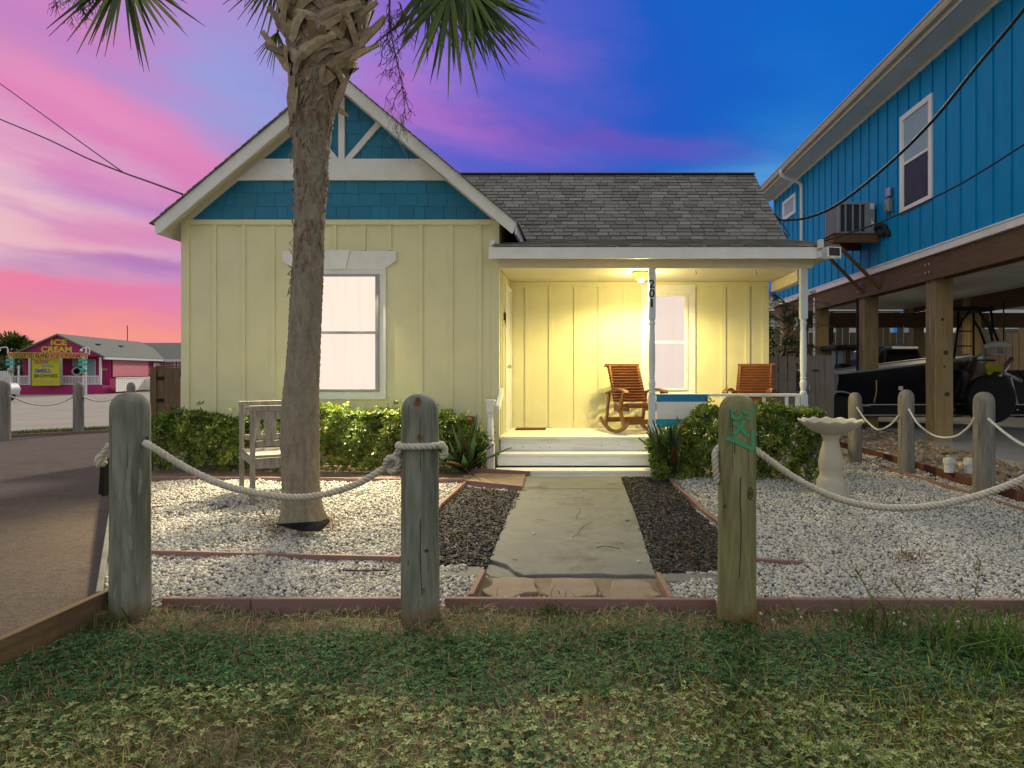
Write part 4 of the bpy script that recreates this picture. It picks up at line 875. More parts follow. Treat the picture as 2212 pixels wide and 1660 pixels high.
def strap(mb, a0, z0, turn, rise, wd, out, lift=.02, n=9, thick=.012, col=(1, 1, 1), taper=.55, tilt0=.2):
    """a leaf-base strap lying round the trunk from (a0,z0), its tip standing off"""
    rows = []
    for i in range(n + 1):
        t = i / n; a_ = a0 + turn * t; z = z0 + rise * t; cx_, rr_ = trunk_at(z); rr_ += lift + out * t * t + .01 * math.sin(t * 5 + a0)
        c_ = Vector((cx_ + rr_ * math.cos(a_), YP + rr_ * math.sin(a_), z)); rad = Vector((math.cos(a_), math.sin(a_), 0))
        tan = (Vector((-math.sin(a_), math.cos(a_), 0)) * turn * rr_ + Vector((0, 0, rise))).normalized(); side = rad.cross(tan).normalized()
        ww = wd * (1 - (1 - taper) * t) * (.75 + .25 * math.sin(min(1, t * 3) * math.pi / 2)); nr = side.cross(tan)
        if nr.dot(rad) < 0: nr = -nr
        rows.append([c_ - side * ww / 2 - nr * .006, c_ + nr * (thick * .9), c_ + side * ww / 2 - nr * .006, c_ - nr * thick])
    v_ = [p for r0 in rows for p in r0]; f_ = [(i * 4 + j, i * 4 + (j + 1) % 4, (i + 1) * 4 + (j + 1) % 4, (i + 1) * 4 + j) for i in range(n) for j in range(4)] + [(3, 2, 1, 0), (n * 4, n * 4 + 1, n * 4 + 2, n * 4 + 3)]
    mb.add(v_, f_, col)
b = MB(); rb = random.Random(21); i = 0; z = 4.13
while z < 5.4:
    for kk in range(7):
        a0 = rb.uniform(0, 6.28) if kk > 4 else -2.6 + kk * .55 + rb.uniform(-.3, .3); sgn = rb.choice((-1, 1)); c_ = rb.uniform(.7, 1.15)
        strap(b, a0 + (0 if sgn > 0 else .5), z + rb.uniform(-.06, .06), sgn * rb.uniform(.45, .95), rb.uniform(.05, .30), rb.uniform(.10, .165), rb.uniform(0, .06), rb.uniform(.0, .05), col=(c_, c_ * rb.uniform(.92, 1.0), c_ * rb.uniform(.82, .98)))
    z += .115
for (px, py, dxp, dyp) in ((600, 62, -20, -48), (592, 120, -26, -52), (596, 100, -22, 0), (790, 92, 38, -44), (806, 70, 26, -34), (778, 110, 40, -14), (772, 40, 44, -36)):
    p0 = P(px + (25 if dxp < 0 else -25), py + 18, 5.9); p1 = P(px + dxp, py + dyp, 5.8); c_ = rb.uniform(.6, 1.1)
    b.bar(p0, p1, .075, .022, up=(0, -1, .3), col=(c_, c_ * .95, c_ * .85), w2=.045, h2=.012)
for i in range(34):
    a0 = rb.uniform(-3.14, 3.14); z0 = rb.uniform(4.25, 5.2); cx_, rr_ = trunk_at(z0); d = Vector((math.cos(a0), math.sin(a0), rb.uniform(.5, 1.3))).normalized(); p0 = Vector((cx_ + rr_ * .9 * math.cos(a0), YP + rr_ * .9 * math.sin(a0), z0)); c_ = rb.uniform(.55, 1.1)
    b.bar(p0, p0 + d * rb.uniform(.12, .26), rb.uniform(.07, .11), .025, up=(-d.x * d.z, -d.y * d.z, 1 - d.z * d.z), col=(c_, c_ * .94, c_ * .84), w2=rb.uniform(.04, .07), h2=.012)
b.build('leaf_boot', 'boot', palm, smooth=False)
b = MB()                                                         # dry shreds hanging off the boots and the trunk
for i in range(160):
    if i == 100: b.build('dry_fibre', 'fibre', palm); b = MB()
    z0 = rb.uniform(2.3, 3.9) if i < 100 else rb.uniform(3.85, 4.2); a0 = rb.uniform(-3.1, .1); l_ = rb.uniform(.04, .15) * (1 if z0 < 3.4 else 1.3); cx_, rr_ = trunk_at(z0)
    c_ = rb.uniform(.8, 2.0); strap(b, a0, z0, rb.uniform(-.3, .3), -l_ if rb.random() < .6 else l_, rb.uniform(.012, .04), rb.uniform(.005, .04), .004, 4, .003, (c_, c_ * .95, c_ * .9), .3)
for (px, py, qx, qy, wd) in ((632, 165, 628, 262, .07), (640, 190, 636, 245, .05), (748, 170, 722, 250, .07), (727, 235, 753, 252, .05), (672, 125, 665, 175, .07), (700, 140, 694, 178, .05)):
    c_ = rb.uniform(1.3, 2.1); p0 = P(px, py, 5.8); p1 = P(qx, qy, 5.78); m_ = (p0 + p1) / 2 + Vector((0, -.02, 0)); b2 = MB(); b2.bar(p0, m_, wd * .7, .012, up=(0, -1, 0), col=(c_, c_, c_), w2=wd); b2.bar(m_, p1, wd, .012, up=(0, -1, 0), col=(c_, c_, c_), w2=wd * .35); b2.build('dry_leaf_base', 'fibre', palm)
b.build('dry_fibre', 'fibre', palm)
def fan_leaf(hub, aim, up, size, nseg, spread, droop, seedv, cols, wk=1.0):
    """a fan frond: narrow pleated segments round a hub, tips bending down"""
    rnd = random.Random(seedv); hub = Vector(hub); aim = Vector(aim).normalized(); up = Vector(up); side = aim.cross(up).normalized(); up = side.cross(aim).normalized(); V_, T_, C_ = [], [], []
    for i in range(nseg):
        th = -spread + 2 * spread * i / (nseg - 1) + rnd.uniform(-.05, .05); d = (aim * math.cos(th) + side * math.sin(th) + up * rnd.uniform(-.22, .22)).normalized(); l_ = size * (.72 + .28 * math.cos(th * .75)) * rnd.uniform(.74, 1.08); wd = wk * .023 * size * rnd.uniform(.7, 1.3)
        n = 7; base = len(V_); c_ = rnd.choice(cols); f_ = rnd.uniform(.7, 1.3); c_ = tuple(q * f_ for q in c_); dr = droop * rnd.uniform(.5, 1.5)
        for kx in range(n + 1):
            t = kx / n; p = hub + d * (l_ * t) + Vector((0, 0, -1)) * (l_ * dr * t ** 2.4); ww = wd * (min(1, .35 + 2.6 * t)) * (1 - t ** 2.2) + .0012; sd_ = d.cross(up).normalized()
            V_ += [p - sd_ * ww + up * .004, p - up * .30 * ww, p + sd_ * ww + up * .004]; C_ += [c_] * 3
        for kx in range(n):
            o = base + kx * 3
            for q in ((0, 1, 4, 3), (1, 2, 5, 4)): T_ += [(o + q[0], o + q[1], o + q[2]), (o + q[0], o + q[2], o + q[3])]
    return np.array(V_), np.array(T_), np.array(C_)
GC = [(.05, .10, .016), (.085, .14, .018), (.03, .065, .018), (.15, .19, .025)]
topx, topz = -2.36, 5.38
def frond(hub, aim, up, size, n, spread, droop, sv):
    V_, T_, C_ = fan_leaf(hub, aim, up, size, n, spread, droop, sv, GC); o = np_mesh('frond', V_, T_, 'leaf', C_, palm)
    mb = MB(); h_ = Vector(hub); t0 = Vector((topx, YP, topz)); mid = (t0 + h_) / 2 + Vector((0, 0, .22 * (h_ - t0).length))
    mb.tube(bez([t0, mid, h_], 6), [.022, .021, .02, .019, .018, .017, .016, .015, .014, .013, .012, .011, .010], 6, (.06, .09, .02)); mb.build('stalk', 'leaf', o, smooth=True)
frond(P(975, -26, 5.85), (.26, -.1, -.95), (.1, -1, .05), .92, 40, 1.15, .05, 1)
frond(P(1010, -28, 5.7), (.75, -.1, -.62), (.1, -1, .1), .72, 40, .95, .12, 2)
frond(P(930, -40, 6.1), (-.05, 0, -1), (.1, -1, .05), .62, 26, .7, .1, 12)
frond(P(268, -62, 5.8), (.06, -.05, -1), (0, -1, .05), .82, 34, 1.05, .04, 3)
frond(P(612, -70, 6.2), (-.62, 0, -.78), (0, -1, .1), .62, 30, .75, .1, 4)
frond(P(600, 70, 6.5), (-.35, .1, -1), (0, -1, .1), .36, 12, .7, .1, 14)
for i in range(15):
    a_ = i * 2.4; e_ = .25 + .9 * (i / 15); d = Vector((math.cos(a_) * math.cos(e_), math.sin(a_) * math.cos(e_), math.sin(e_))); h_ = Vector((topx, YP, topz + .25)) + d * 1.25
    frond(h_, d + Vector((0, 0, -.35)), (0, 0, 1), .95, 36, 1.5, .25, 30 + i)
def spray(mb, start, end, n_side, seedv, r0=.010, hang=.5):
    rnd = random.Random(seedv); a_ = Vector(start); e_ = Vector(end); main_ = []
    for i in range(15):
        t = i / 14; main_.append(a_.lerp(e_, t) + Vector((.04 * math.sin(t * 5 + seedv), .03 * math.sin(t * 4), .10 * math.sin(t * math.pi))))
    mb.tube(main_, [r0 * (1 - .8 * i / 14) for i in range(15)], 5)
    for i in range(n_side):
        t = .12 + .86 * i / n_side; p = main_[int(t * 14)]; l_ = hang * (1 - .5 * t) * rnd.uniform(.5, 1.1); q = [p]; dirx = rnd.uniform(-.55, .55); 
        for k_ in range(6): q.append(q[-1] + Vector((dirx * l_ / 6 + rnd.uniform(-.015, .015), rnd.uniform(-.03, .03), -l_ / 6 * rnd.uniform(.6, 1.1)))); dirx *= .8
        mb.tube(q, [.0042 * (1 - .1 * k_) for k_ in range(7)], 4)
        for _ in range(7):
            k_ = rnd.randint(1, 5); s0 = q[k_]; s1 = s0 + Vector((rnd.uniform(-.07, .07), rnd.uniform(-.04, .04), -rnd.uniform(.01, .09))); s2 = s1 + Vector((rnd.uniform(-.03, .03), rnd.uniform(-.02, .02), -rnd.uniform(.01, .05))); mb.tube([s0, s1, s2], [.0028, .0024, .002], 3)
b = MB(); spray(b, P(842, -20, 5.75), P(868, 262, 5.7), 20, 3, .011, .42); spray(b, P(850, 5, 5.75), P(905, 100, 5.7), 6, 8, .006, .25); b.build('flower_stalk', 'twig', palm)
b = MB(); spray(b, P(240, -60, 5.8), P(150, 40, 5.75), 20, 4, .007, .30); spray(b, P(200, -60, 5.9), P(118, 20, 5.8), 12, 6, .006, .25); b.build('flower_stalk', 'twig', palm)
b = MB(); rnd = random.Random(3)                                 # a dry strand of moss by the gable
for i in range(16):
    p = P(857 + rnd.uniform(-14, 14), 262 + rnd.uniform(-30, 40), 5.72); q = [p]
    for _ in range(5): q.append(q[-1] + Vector((rnd.uniform(-.04, .04), 0, -rnd.uniform(.01, .06))))
    b.tube(q, .0022, 3)
b.build('dry_strand', 'weathered', palm)
b = MB(); q = [P(598, 1136, 5.72), P(640, 1128, 5.72), P(672, 1128, 5.70), P(706, 1108, 5.72), P(714, 1120, 5.66), P(694, 1148, 5.52), P(660, 1152, 5.5), P(636, 1146, 5.55)]
pz = [(v_.x, v_.y, .07 + gz(v_.y) + (.06 if i in (3, 4) else .015)) for i, v_ in enumerate(q)]; b.prism(pz, (0, 0, .006))
tag(b.build('ground_cloth', 'tarp'), 'torn black ground cloth poking out of the gravel at the palm foot', 'ground cloth')

# ------------------------------------------------------------------ bench under the palm
bench = thing('garden_bench', 'weathered grey wooden garden bench half hidden behind the palm trunk', 'bench', (-3.3, 7.0, .1))
o_ = Vector((-3.41, 6.70, 0)); e1 = Vector((.86, .50, 0)).normalized(); e2 = Vector((-.50, .86, 0)).normalized(); e2 = Vector((-.57, .82, 0)).normalized(); LB, DB = .62, .80
def bp(u, v, z): return o_ + e1 * u + e2 * v + Vector((0, 0, z))
for (u, v, zb, zt) in ((0, 0, .06, 1.10), (LB, 0, .06, 1.10), (0, DB, .08, 1.125), (LB, DB, .08, 1.125)):
    b = MB(); b.bar(bp(u, v, zb), bp(u, v, zt), .05, .05, up=e1); b.build('leg', 'weathered', bench, bevel=.004)
for v in (0, DB):
    b = MB(); b.bar(bp(-.03, v, 1.105 + v * .02), bp(LB + .03, v, 1.105 + v * .02), .07, .05); b.bar(bp(.03, v, 1.03), bp(LB - .03, v, 1.03), .028, .085); b.bar(bp(.03, v, .735), bp(LB - .03, v, .735), .028, .06); b.build('back_rail', 'weathered', bench, bevel=.003)
    b = MB()
    for i in range(3):
        u = .15 + i * .16; pts = [(-.045, .765), (-.05, .80), (-.032, .83), (-.05, .86), (-.034, .90), (-.05, .94), (-.038, .985), (.038, .985), (.05, .94), (.034, .90), (.05, .86), (.032, .83), (.05, .80), (.045, .765)]
        b.prism([bp(u + a_, v - .01, z) for a_, z in pts], e2 * .02)
    b.build('splat', 'weathered', bench)
b = MB()
for i in range(7): v = .04 + i * .105; b.bar(bp(-.01, v + .05, .60 + rb.uniform(-.004, .004)), bp(LB + .01, v + .05, .60), .098, .02)
b.build('seat', 'weathered', bench, bevel=.003)
b = MB(); b.bar(bp(.02, 0, .53), bp(LB - .02, 0, .53), .026, .11); b.bar(bp(.02, DB, .53), bp(LB - .02, DB, .53), .026, .11); b.bar(bp(0, .02, .55), bp(0, DB - .02, .55), .026, .075); b.bar(bp(LB, .02, .55), bp(LB, DB - .02, .55), .026, .075); b.build('apron', 'weathered', bench, bevel=.003)

# ------------------------------------------------------------------ bird bath
YBB = 7.15; bbx = (1795 - CX) * YBB / F; zb = gz(YBB); bath = thing('bird_bath', 'cast stone bird bath with a scalloped bowl on a vase shaped pedestal', 'bird bath', (bbx, YBB, zb))
sc_ = YBB / F
def zpx(py): return CH + (HY - py) * sc_
b = MB(); b.lathe([(.19, zb - .05), (.19, zpx(1062)), (.165, zpx(1058)), (.165, zpx(1054)), (.150, zpx(1047)), (.152, zpx(1036)), (.135, zpx(1033)), (.118, zpx(1024)), (.128, zpx(1012)), (.134, zpx(1000)), (.122, zpx(984)), (.098, zpx(966)), (.084, zpx(952)), (.088, zpx(946)), (.105, zpx(942)), (.112, zpx(937)), (.10, zpx(934)), (.09, zpx(934))], 32, (bbx, YBB, 0)); b.build('pedestal', 'stonecast', bath, smooth=True)
def scal(r_, z, a_):
    k_ = max(0, (r_ - .14) / .2) ** 2; return (r_ * (1 + .035 * k_ * math.cos(14 * a_)), z + .010 * k_ * math.cos(14 * a_))
b = MB(); b.lathe([(.0, zpx(938)), (.085, zpx(938)), (.15, zpx(936)), (.21, zpx(930)), (.27, zpx(922)), (.31, zpx(916)), (.338, zpx(911)), (.345, zpx(908)), (.335, zpx(907)), (.30, zpx(913)), (.24, zpx(921)), (.15, zpx(927)), (.0, zpx(929))], 84, (bbx, YBB, 0), scal); b.build('bowl', 'stonecast', bath, smooth=True)

# ------------------------------------------------------------------ porch things
chair = thing('rocking_chair', 'brown slatted rocking chair left on the porch, beside the numbered post', 'rocking chair', (0, 0, 0), 0, 'rocking chairs on the porch', local=True)
b = MB()
for i in range(13):
    t = i / 12; z = .46 + .50 * t; y = .10 + .20 * t + .05 * t * t; b.bar((-.265, y, z), (.265, y, z), .016, .044, up=(0, -.42, 1))
for i, (y, z) in enumerate(((.365, .985), (.395, .998), (.425, .99), (.448, .965))): b.bar((-.275, y, z), (.275, y, z), .034 if i else .02, .018 if i else .034, up=(0, 0, 1))
for x in (-.23, .23): b.bar((x, .09, .40), (x, .335, .97), .03, .028, up=(1, 0, 0))
b.build('backrest', 'stain', chair, bevel=.003)
b = MB()
for i in range(10): y = -.38 + i * .052; b.bar((-.265, y, .405 - .0 + .10 * max(0, -.1 - y) - .02 * i / 10), (.265, y, .405 + .10 * max(0, -.1 - y) - .02 * i / 10), .043, .018)
b.bar((-.265, -.405, .40), (.265, -.405, .40), .02, .055)
for x in (-.235, .235): b.bar((x, -.38, .37), (x, .12, .345), .028, .085)
b.build('seat', 'stain', chair, bevel=.003)
for s_ in (-1, 1):
    x = s_ * .30; b = MB(); pts = bez([(x, .25, .565), (x, .05, .60), (x, -.18, .635), (x, -.40, .615), (x + s_ * .01, -.47, .585)], 5)
    for p0, p1 in zip(pts, pts[1:]): b.bar(p0, p1 + (p1 - p0) * .1, .075, .026)
    b.build('arm', 'stain', chair, bevel=.004)
    b = MB(); b.bar((x, -.36, .60), (x, -.20, .30), .03, .07, up=(0, 1, 0)); b.bar((x, -.22, .36), (x, -.38, .10), .03, .075, up=(0, 1, 0)); b.bar((x, .18, .57), (x, .30, .09), .03, .07, up=(0, 1, 0)); b.build('leg', 'stain', chair, bevel=.004)
    b = MB(); arc = [(x, .95 * math.sin(t), .022 + .95 * (1 - math.cos(t))) for t in [(-.56 + 1.14 * i / 14) for i in range(15)]]
    for p0, p1 in zip(arc, arc[1:]): b.bar(p0, Vector(p1) + (Vector(p1) - Vector(p0)) * .08, .035, .05)
    b.build('rocker', 'stain', chair, bevel=.004)
b = MB(); b.bar((-.29, -.33, .17), (.29, -.33, .17), .024, .07); b.build('stretcher', 'stain', chair, bevel=.003); b = MB(); b.bar((-.29, .26, .17), (.29, .26, .17), .024, .07); b.build('stretcher', 'stain', chair, bevel=.003)
chair.location = (.74, 9.55, .591); chair.rotation_euler = (0, 0, math.radians(20))
c2 = dup(chair, (2.50, 9.55, .591), math.radians(-24), 'brown slatted rocking chair on the right of the porch, behind the railing')
b = MB(); b.bx(-1.02, -.56, 9.80, 10.10, .592, .606); tag(b.build('doormat', 'mat_fibre', bevel=.004), 'dark brown doormat by the door on the porch floor', 'doormat')
sg = thing('striped_sign', 'blue and white striped board screwed to the porch railing', 'sign board', (1.37, 8.83, .72))
b = MB(); b.bx(1.01, 1.712, 8.838, 8.853, 1.068, 1.17); b.build('stripe', 'sign_blue', sg, bevel=.002)
b = MB(); b.bx(1.01, 1.712, 8.836, 8.853, .832, 1.067); b.build('stripe', 'white', sg, bevel=.002)
b = MB(); b.bx(1.01, 1.712, 8.838, 8.853, .725, .831); b.build('stripe', 'sign_aqua', sg, bevel=.002)
ch = thing('wind_chime', 'dark wind chime hanging on the porch side wall by the door', 'wind chime', (-1.09, 9.25, 2.1)); b = MB()
yc_ = 9.25; p0 = P(1085.5, 640, yc_); b.tube([p0, P(1083, 668, yc_), P(1090, 676, yc_), p0], .003, 4); b.build('cord', 'rustwire', ch)
b = MB()
for i in range(6):
    p = P(1083 + i * 1.8, 668 + i * 3 - (i > 3) * 6, yc_ - .02 * (i % 2)); b.tube([p, p - Vector((0, 0, .10 + .02 * (i % 3)))], .009, 6)
b.build('chime_tube', 'rustwire', ch); b = MB()
for i in range(4): p = P(1086 + i * 2.5, 693 + (i % 2) * 5, yc_); b.tube([p, p - Vector((0, 0, .07))], .005, 5)
b.build('chime_tube', 'chrome', ch)
for i, px in enumerate((1503, 1633)):
    b = MB(); p = P(px, 585, 9.0); p.z = 2.889; q = [p, p - Vector((0, 0, .025))] + [p + Vector((.012 * math.sin(t), 0, -.040 + .014 * math.cos(t))) for t in [i_ * .7 for i_ in range(7)]]; b.tube(q, .0035, 5)
    tag(b.build('ceiling_hook', 'rustwire'), ['left iron hook in the porch ceiling, next to the numbered post', 'right iron hook in the porch ceiling, near the side beam'][i], 'hook', 'hooks in the porch ceiling')
so = thing('solar_floodlight', 'white security light with solar panel at the porch fascia end', 'solar light', (3.25, 8.5, 3.05)); 
b = MB(); p = P(1773, 530, 8.5); b.bx(p.x - .03, p.x + .03, 8.47, 8.56, p.z - .04, p.z + .07); b.bx(p.x - .025, p.x + .02, 8.50, 8.56, p.z - .16, p.z - .08); b.tube([(p.x, 8.53, p.z - .04), (p.x, 8.54, p.z - .10)], .012, 6); b.build('camera_arm', 'pipe_white', so, bevel=.004)
pc_ = P(1802, 545, 8.44); b = MB(); ux = Vector((.95, -.10, -.08)).normalized(); uz = Vector((.10, .30, .95)).normalized(); un = ux.cross(uz)
b.bar(pc_ - uz * .075, pc_ + uz * .075, .17, .018, up=un); pan = b.build('solar_panel', 'pipe_white', so, bevel=.003)
b = MB(); b.bar(pc_ - uz * .058 - un * -.012, pc_ + uz * .058 - un * -.012, .135, .004, up=un); b.bar(pc_ - uz * .058 - un * .012, pc_ + uz * .058 - un * .012, .135, .004, up=un); b.build('solar_cell', 'gelcoat', pan)
b = MB(); b.bar(pc_ - uz * .08, pc_ - uz * .02 + Vector((-.02, .12, -.02)), .02, .02); b.build('bracket', 'pipe_white', so)

# ------------------------------------------------------------------ shrubs
def rosettes(n, sampler, l0, l1, cols, seedv, nl=(6, 9), up=.75, wd=.34):
    r_ = np.random.default_rng(seedv); out = []
    c_, d_ = sampler(n, r_)
    k_ = nl[1]; tot = n * k_; d = np.repeat(d_, k_, 0); cc = np.repeat(c_, k_, 0)
    a_ = np.tile(np.arange(k_) * 2 * np.pi / k_, n) + np.repeat(r_.uniform(0, 6.3, n), k_) + r_.normal(0, .25, tot)
    ref = np.where(np.abs(d[:, 2:3]) < .9, np.array([[0, 0, 1.0]]), np.array([[1.0, 0, 0]])); x = np.cross(d, ref); x /= np.linalg.norm(x, axis=1, keepdims=True); y = np.cross(d, x)
    op = r_.uniform(.15, 1.15, tot)[:, None]; y_dir = d * op + (x * np.cos(a_)[:, None] + y * np.sin(a_)[:, None]) * 1.0
    R = frame(y_dir, d + r_.normal(0, .25, (tot, 3))); L_ = r_.uniform(l0, l1, tot); S = np.stack([L_ * wd, L_, L_], 1).astype(np.float32)
    pal = np.array(cols); ci = r_.integers(0, len(pal), n); col = np.repeat(pal[ci] * r_.uniform(.7, 1.35, (n, 1)), k_, 0) * r_.uniform(.8, 1.2, (tot, 1)); keep = r_.random(tot) < (nl[0] + nl[1]) / 2 / nl[1]
    return inst(LEAF_V, LEAF_T, cc[keep].astype(np.float32) + y_dir[keep] * 0, R[keep], S[keep], col[keep])
HC = [(.12, .205, .026), (.15, .23, .028), (.09, .165, .024), (.16, .22, .028), (.05, .10, .02), (.22, .24, .035), (.11, .18, .024), (.08, .15, .022), (.20, .26, .035)]
def hedge(name, label, x0, x1, y0, y1, z0, topf, n, seedv, stems=40):
    t = thing(name, label, 'hedge', ((x0 + x1) / 2, (y0 + y1) / 2, z0))
    def samp(n_, r_):
        x = r_.uniform(x0, x1, n_); side = r_.random(n_); y = np.where(side < .62, y0 + np.abs(r_.normal(0, .06, n_)), r_.uniform(y0, y1, n_)); hz = np.array([topf(v) for v in x])
        stray = (r_.random(n_) > .965) * r_.uniform(.03, .14, n_); z = np.where(side < .62, z0 + (hz - z0) * r_.uniform(.0, 1, n_) ** .8, hz - np.abs(r_.normal(0, .05, n_)) + stray)
        rel = (z - z0) / (hz - z0 + 1e-6); bulge = .08 * np.sin(np.clip(rel, 0, 1) * np.pi) + .06 * np.sin(x * 7 + z * 6) + .05 * np.sin(x * 17 - 9 * z) + (r_.random(n_) > .93) * r_.uniform(0, .10, n_); y = y - bulge
        over = np.clip(rel - .8, 0, 1) * 5; y = y + np.where(side < .62, over * .10, 0)
        d = np.stack([r_.normal(0, .35, n_), np.where(side < .62, -1.0, -.25) + r_.normal(0, .3, n_), np.where(side < .62, .35, 1.0) + r_.normal(0, .3, n_)], 1)
        for e, s_ in ((x0, -1), (x1, 1)):
            near = np.abs(x - e) < .12; d[near, 0] += s_ * .9
        return np.stack([x, y, z], 1), d / np.linalg.norm(d, axis=1, keepdims=True)
    V_, T_, C_ = rosettes(n, samp, .036, .086, HC, seedv); np_mesh('foliage', V_, T_, 'leaf', C_, t)
    mb = MB(); rnd = random.Random(seedv)
    for i in range(stems):
        x = rnd.uniform(x0 + .05, x1 - .05); y = rnd.uniform(y0 + .1, y1); h_ = topf(x); mb.tube(bez([(x, y, z0 - .05), (x + rnd.uniform(-.06, .06), y + rnd.uniform(-.05, .05), z0 + (h_ - z0) * .5), (x + rnd.uniform(-.12, .12), y0 + .12, h_ - .08)], 3), [.008, .008, .007, .006, .005, .004, .003], 5)
    mb.build('stem', 'twig', t)
    return t
hedge('hedge', 'clipped glossy green hedge under the front window of the gable', -5.72, -1.27, 8.32, 8.82, .24, lambda x: .90 + .035 * math.sin(3.1 * x) + .03 * math.sin(7.3 * x + 1) + (.07 if x > -3.4 and x < -2.2 else 0) - .10 * max(0, -5.4 - x) / .3 - (.10 if x > -1.75 else 0) - (.16 if x > -1.45 else 0), 3300, 31)
hedge('hedge', 'glossy green hedge in front of the porch railing, right of the steps', .86, 2.98, 7.98, 8.60, .16, lambda x: .54 + .42 * min(1, max(0, (x - .85) / .75)) ** .9 + .03 * math.sin(5 * x) + .03 * math.sin(9 * x) + (.08 if 2.2 < x < 2.6 else 0) - .2 * max(0, x - 2.8), 2300, 32, 24)
def sword(name, label, base, n, l0, l1, seedv, group=None, az0=0, az1=6.28, lean=(.3, 1.1), wd=.030, col=(.045, .085, .035)):
    rnd = random.Random(seedv); V_, T_, C_ = [], [], []; bs = Vector(base)
    for i in range(n):
        a_ = rnd.uniform(az0, az1); e_ = rnd.uniform(*lean); L_ = rnd.uniform(l0, l1); d0 = Vector((math.cos(a_) * math.sin(e_), math.sin(a_) * math.sin(e_), math.cos(e_))); sd_ = Vector((-math.sin(a_), math.cos(a_), 0)); o = len(V_); f_ = rnd.uniform(.6, 1.5); c_ = tuple(q * f_ for q in col)
        if rnd.random() < .06: c_ = (.14, .06, .03)
        st = bs + Vector((rnd.uniform(-.06, .06), rnd.uniform(-.05, .05), 0))
        for k_ in range(7):
            t = k_ / 6; p = st + d0 * (L_ * t) + Vector((0, 0, -.22 * L_ * t * t * math.sin(e_))); w_ = wd * (.6 + 1.2 * t if t < .4 else 1.08 * (1 - t) / .6 + .02); nr = sd_.cross(d0)
            V_ += [p - sd_ * w_ + nr * .008, p - nr * .010, p + sd_ * w_ + nr * .008]; C_ += [c_] * 3
        for k_ in range(6):
            q = o + k_ * 3
            for f in ((0, 1, 4, 3), (1, 2, 5, 4)): T_ += [(q + f[0], q + f[1], q + f[2]), (q + f[0], q + f[2], q + f[3])]
    o = np_mesh(name, np.array(V_), np.array(T_), 'leaf', np.array(C_), None, base); return tag(o, label, 'plant', group)
sw = sword('sword_leaved_plant', 'spiky sword leaved plant with a red flower beside the stair newel', (-1.50, 8.32, .20), 54, .45, .82, 5, 'spiky plants beside the porch steps', wd=.040, col=(.06, .105, .045))
b = MB(); p = P(1015, 906, 8.25); b.lathe([(0, -.02), (.022, -.008), (.026, .004), (.014, .018), (0, .02)], 7, tuple(p)); b.build('flower', 'flower', sw)
sword('sword_leaved_plant', 'broad leaved spiky plant at the left end of the right hedge', (1.12, 7.98, .26), 32, .42, .78, 9, 'spiky plants beside the porch steps', lean=(.1, 1.0), wd=.046, az0=1.6, az1=5.2, col=(.045, .085, .040))
b = MB(); b.tube(bez([P(1000, 1008, 8.1), P(1012, 1020, 8.0), P(1016, 1028, 7.95), P(1012, 1042, 7.9)], 5), .007, 5); b.tube(bez([P(1012, 1020, 8.0), P(1022, 1030, 7.95)], 4), .004, 4)
tag(b.build('dead_stem', 'twig'), 'bare dry stem curling out of the sand by the newel', 'dead stem')

# feathery shrub behind the porch corner
tr = thing('feathery_tree', 'small feathery leaved tree between the cottage and the grey gate', 'tree', (3.45, 12.0, .1)); b = MB(); tips = []
rnd = random.Random(8); b.tube(bez([(3.6, 12.1, 0), (3.65, 12.05, 1.0), (3.75, 12.0, 1.9), (3.9, 11.9, 2.7)], 5), [.035 - .0018 * i for i in range(16)], 6)
for i in range(34):
    z = rnd.uniform(1.2, 2.8); a_ = rnd.uniform(0, 6.3); l_ = rnd.uniform(.3, .7); p0 = Vector((3.6 + .1 * (z - 1), 12.05, z)); p1 = p0 + Vector((math.cos(a_) * l_, math.sin(a_) * l_ * .6, rnd.uniform(-.05, .35))); b.tube([p0, (p0 + p1) / 2 + Vector((0, 0, .05)), p1], [.010, .007, .003], 5)
    for _ in range(5): tips.append(p0.lerp(p1, rnd.uniform(.35, 1.05)))
for z in (1.6, 2.0, 2.4): b.tube([(3.7, 12, z), (4.1, 11.7, z + .35), (4.32, 11.5, z + .3)], [.010, .007, .003], 5); tips += [Vector((4.1, 11.7, z + .33)), Vector((4.3, 11.52, z + .3))]
b.build('trunk', 'twig', tr)
ps, Rs, Ss, Cs_ = [], [], [], []
r_ = np.random.default_rng(4); pin = []
for tp in tips:
    for _ in range(3):
        a_ = rnd.uniform(0, 6.3); d = Vector((math.cos(a_), math.sin(a_), rnd.uniform(-.6, .2))).normalized(); s_ = d.cross(Vector((0, 0, 1))).normalized(); L_ = rnd.uniform(.14, .26); c_ = rnd.choice([(.03, .085, .02), (.05, .12, .02), (.07, .15, .025)])
        for k_ in range(11):
            q = tp + d * (L_ * k_ / 10) + Vector((0, 0, -.03 * k_ / 10))
            for sg_ in (-1, 1): pin.append((q, (s_ * sg_ + d * .45), c_))
ps = np.array([tuple(q[0]) for q in pin], np.float32); yd = np.array([tuple(q[1]) for q in pin], np.float32); up_ = r_.normal(0, .3, (len(pin), 3)) + np.array([0, 0, 1]); L_ = r_.uniform(.035, .06, len(pin))
V_, T_, C_ = inst(LEAF_V, LEAF_T, ps, frame(yd, up_), np.stack([L_ * .28, L_, L_], 1).astype(np.float32), np.array([q[2] for q in pin])); np_mesh('crown', V_, T_, 'leaf', C_, tr)

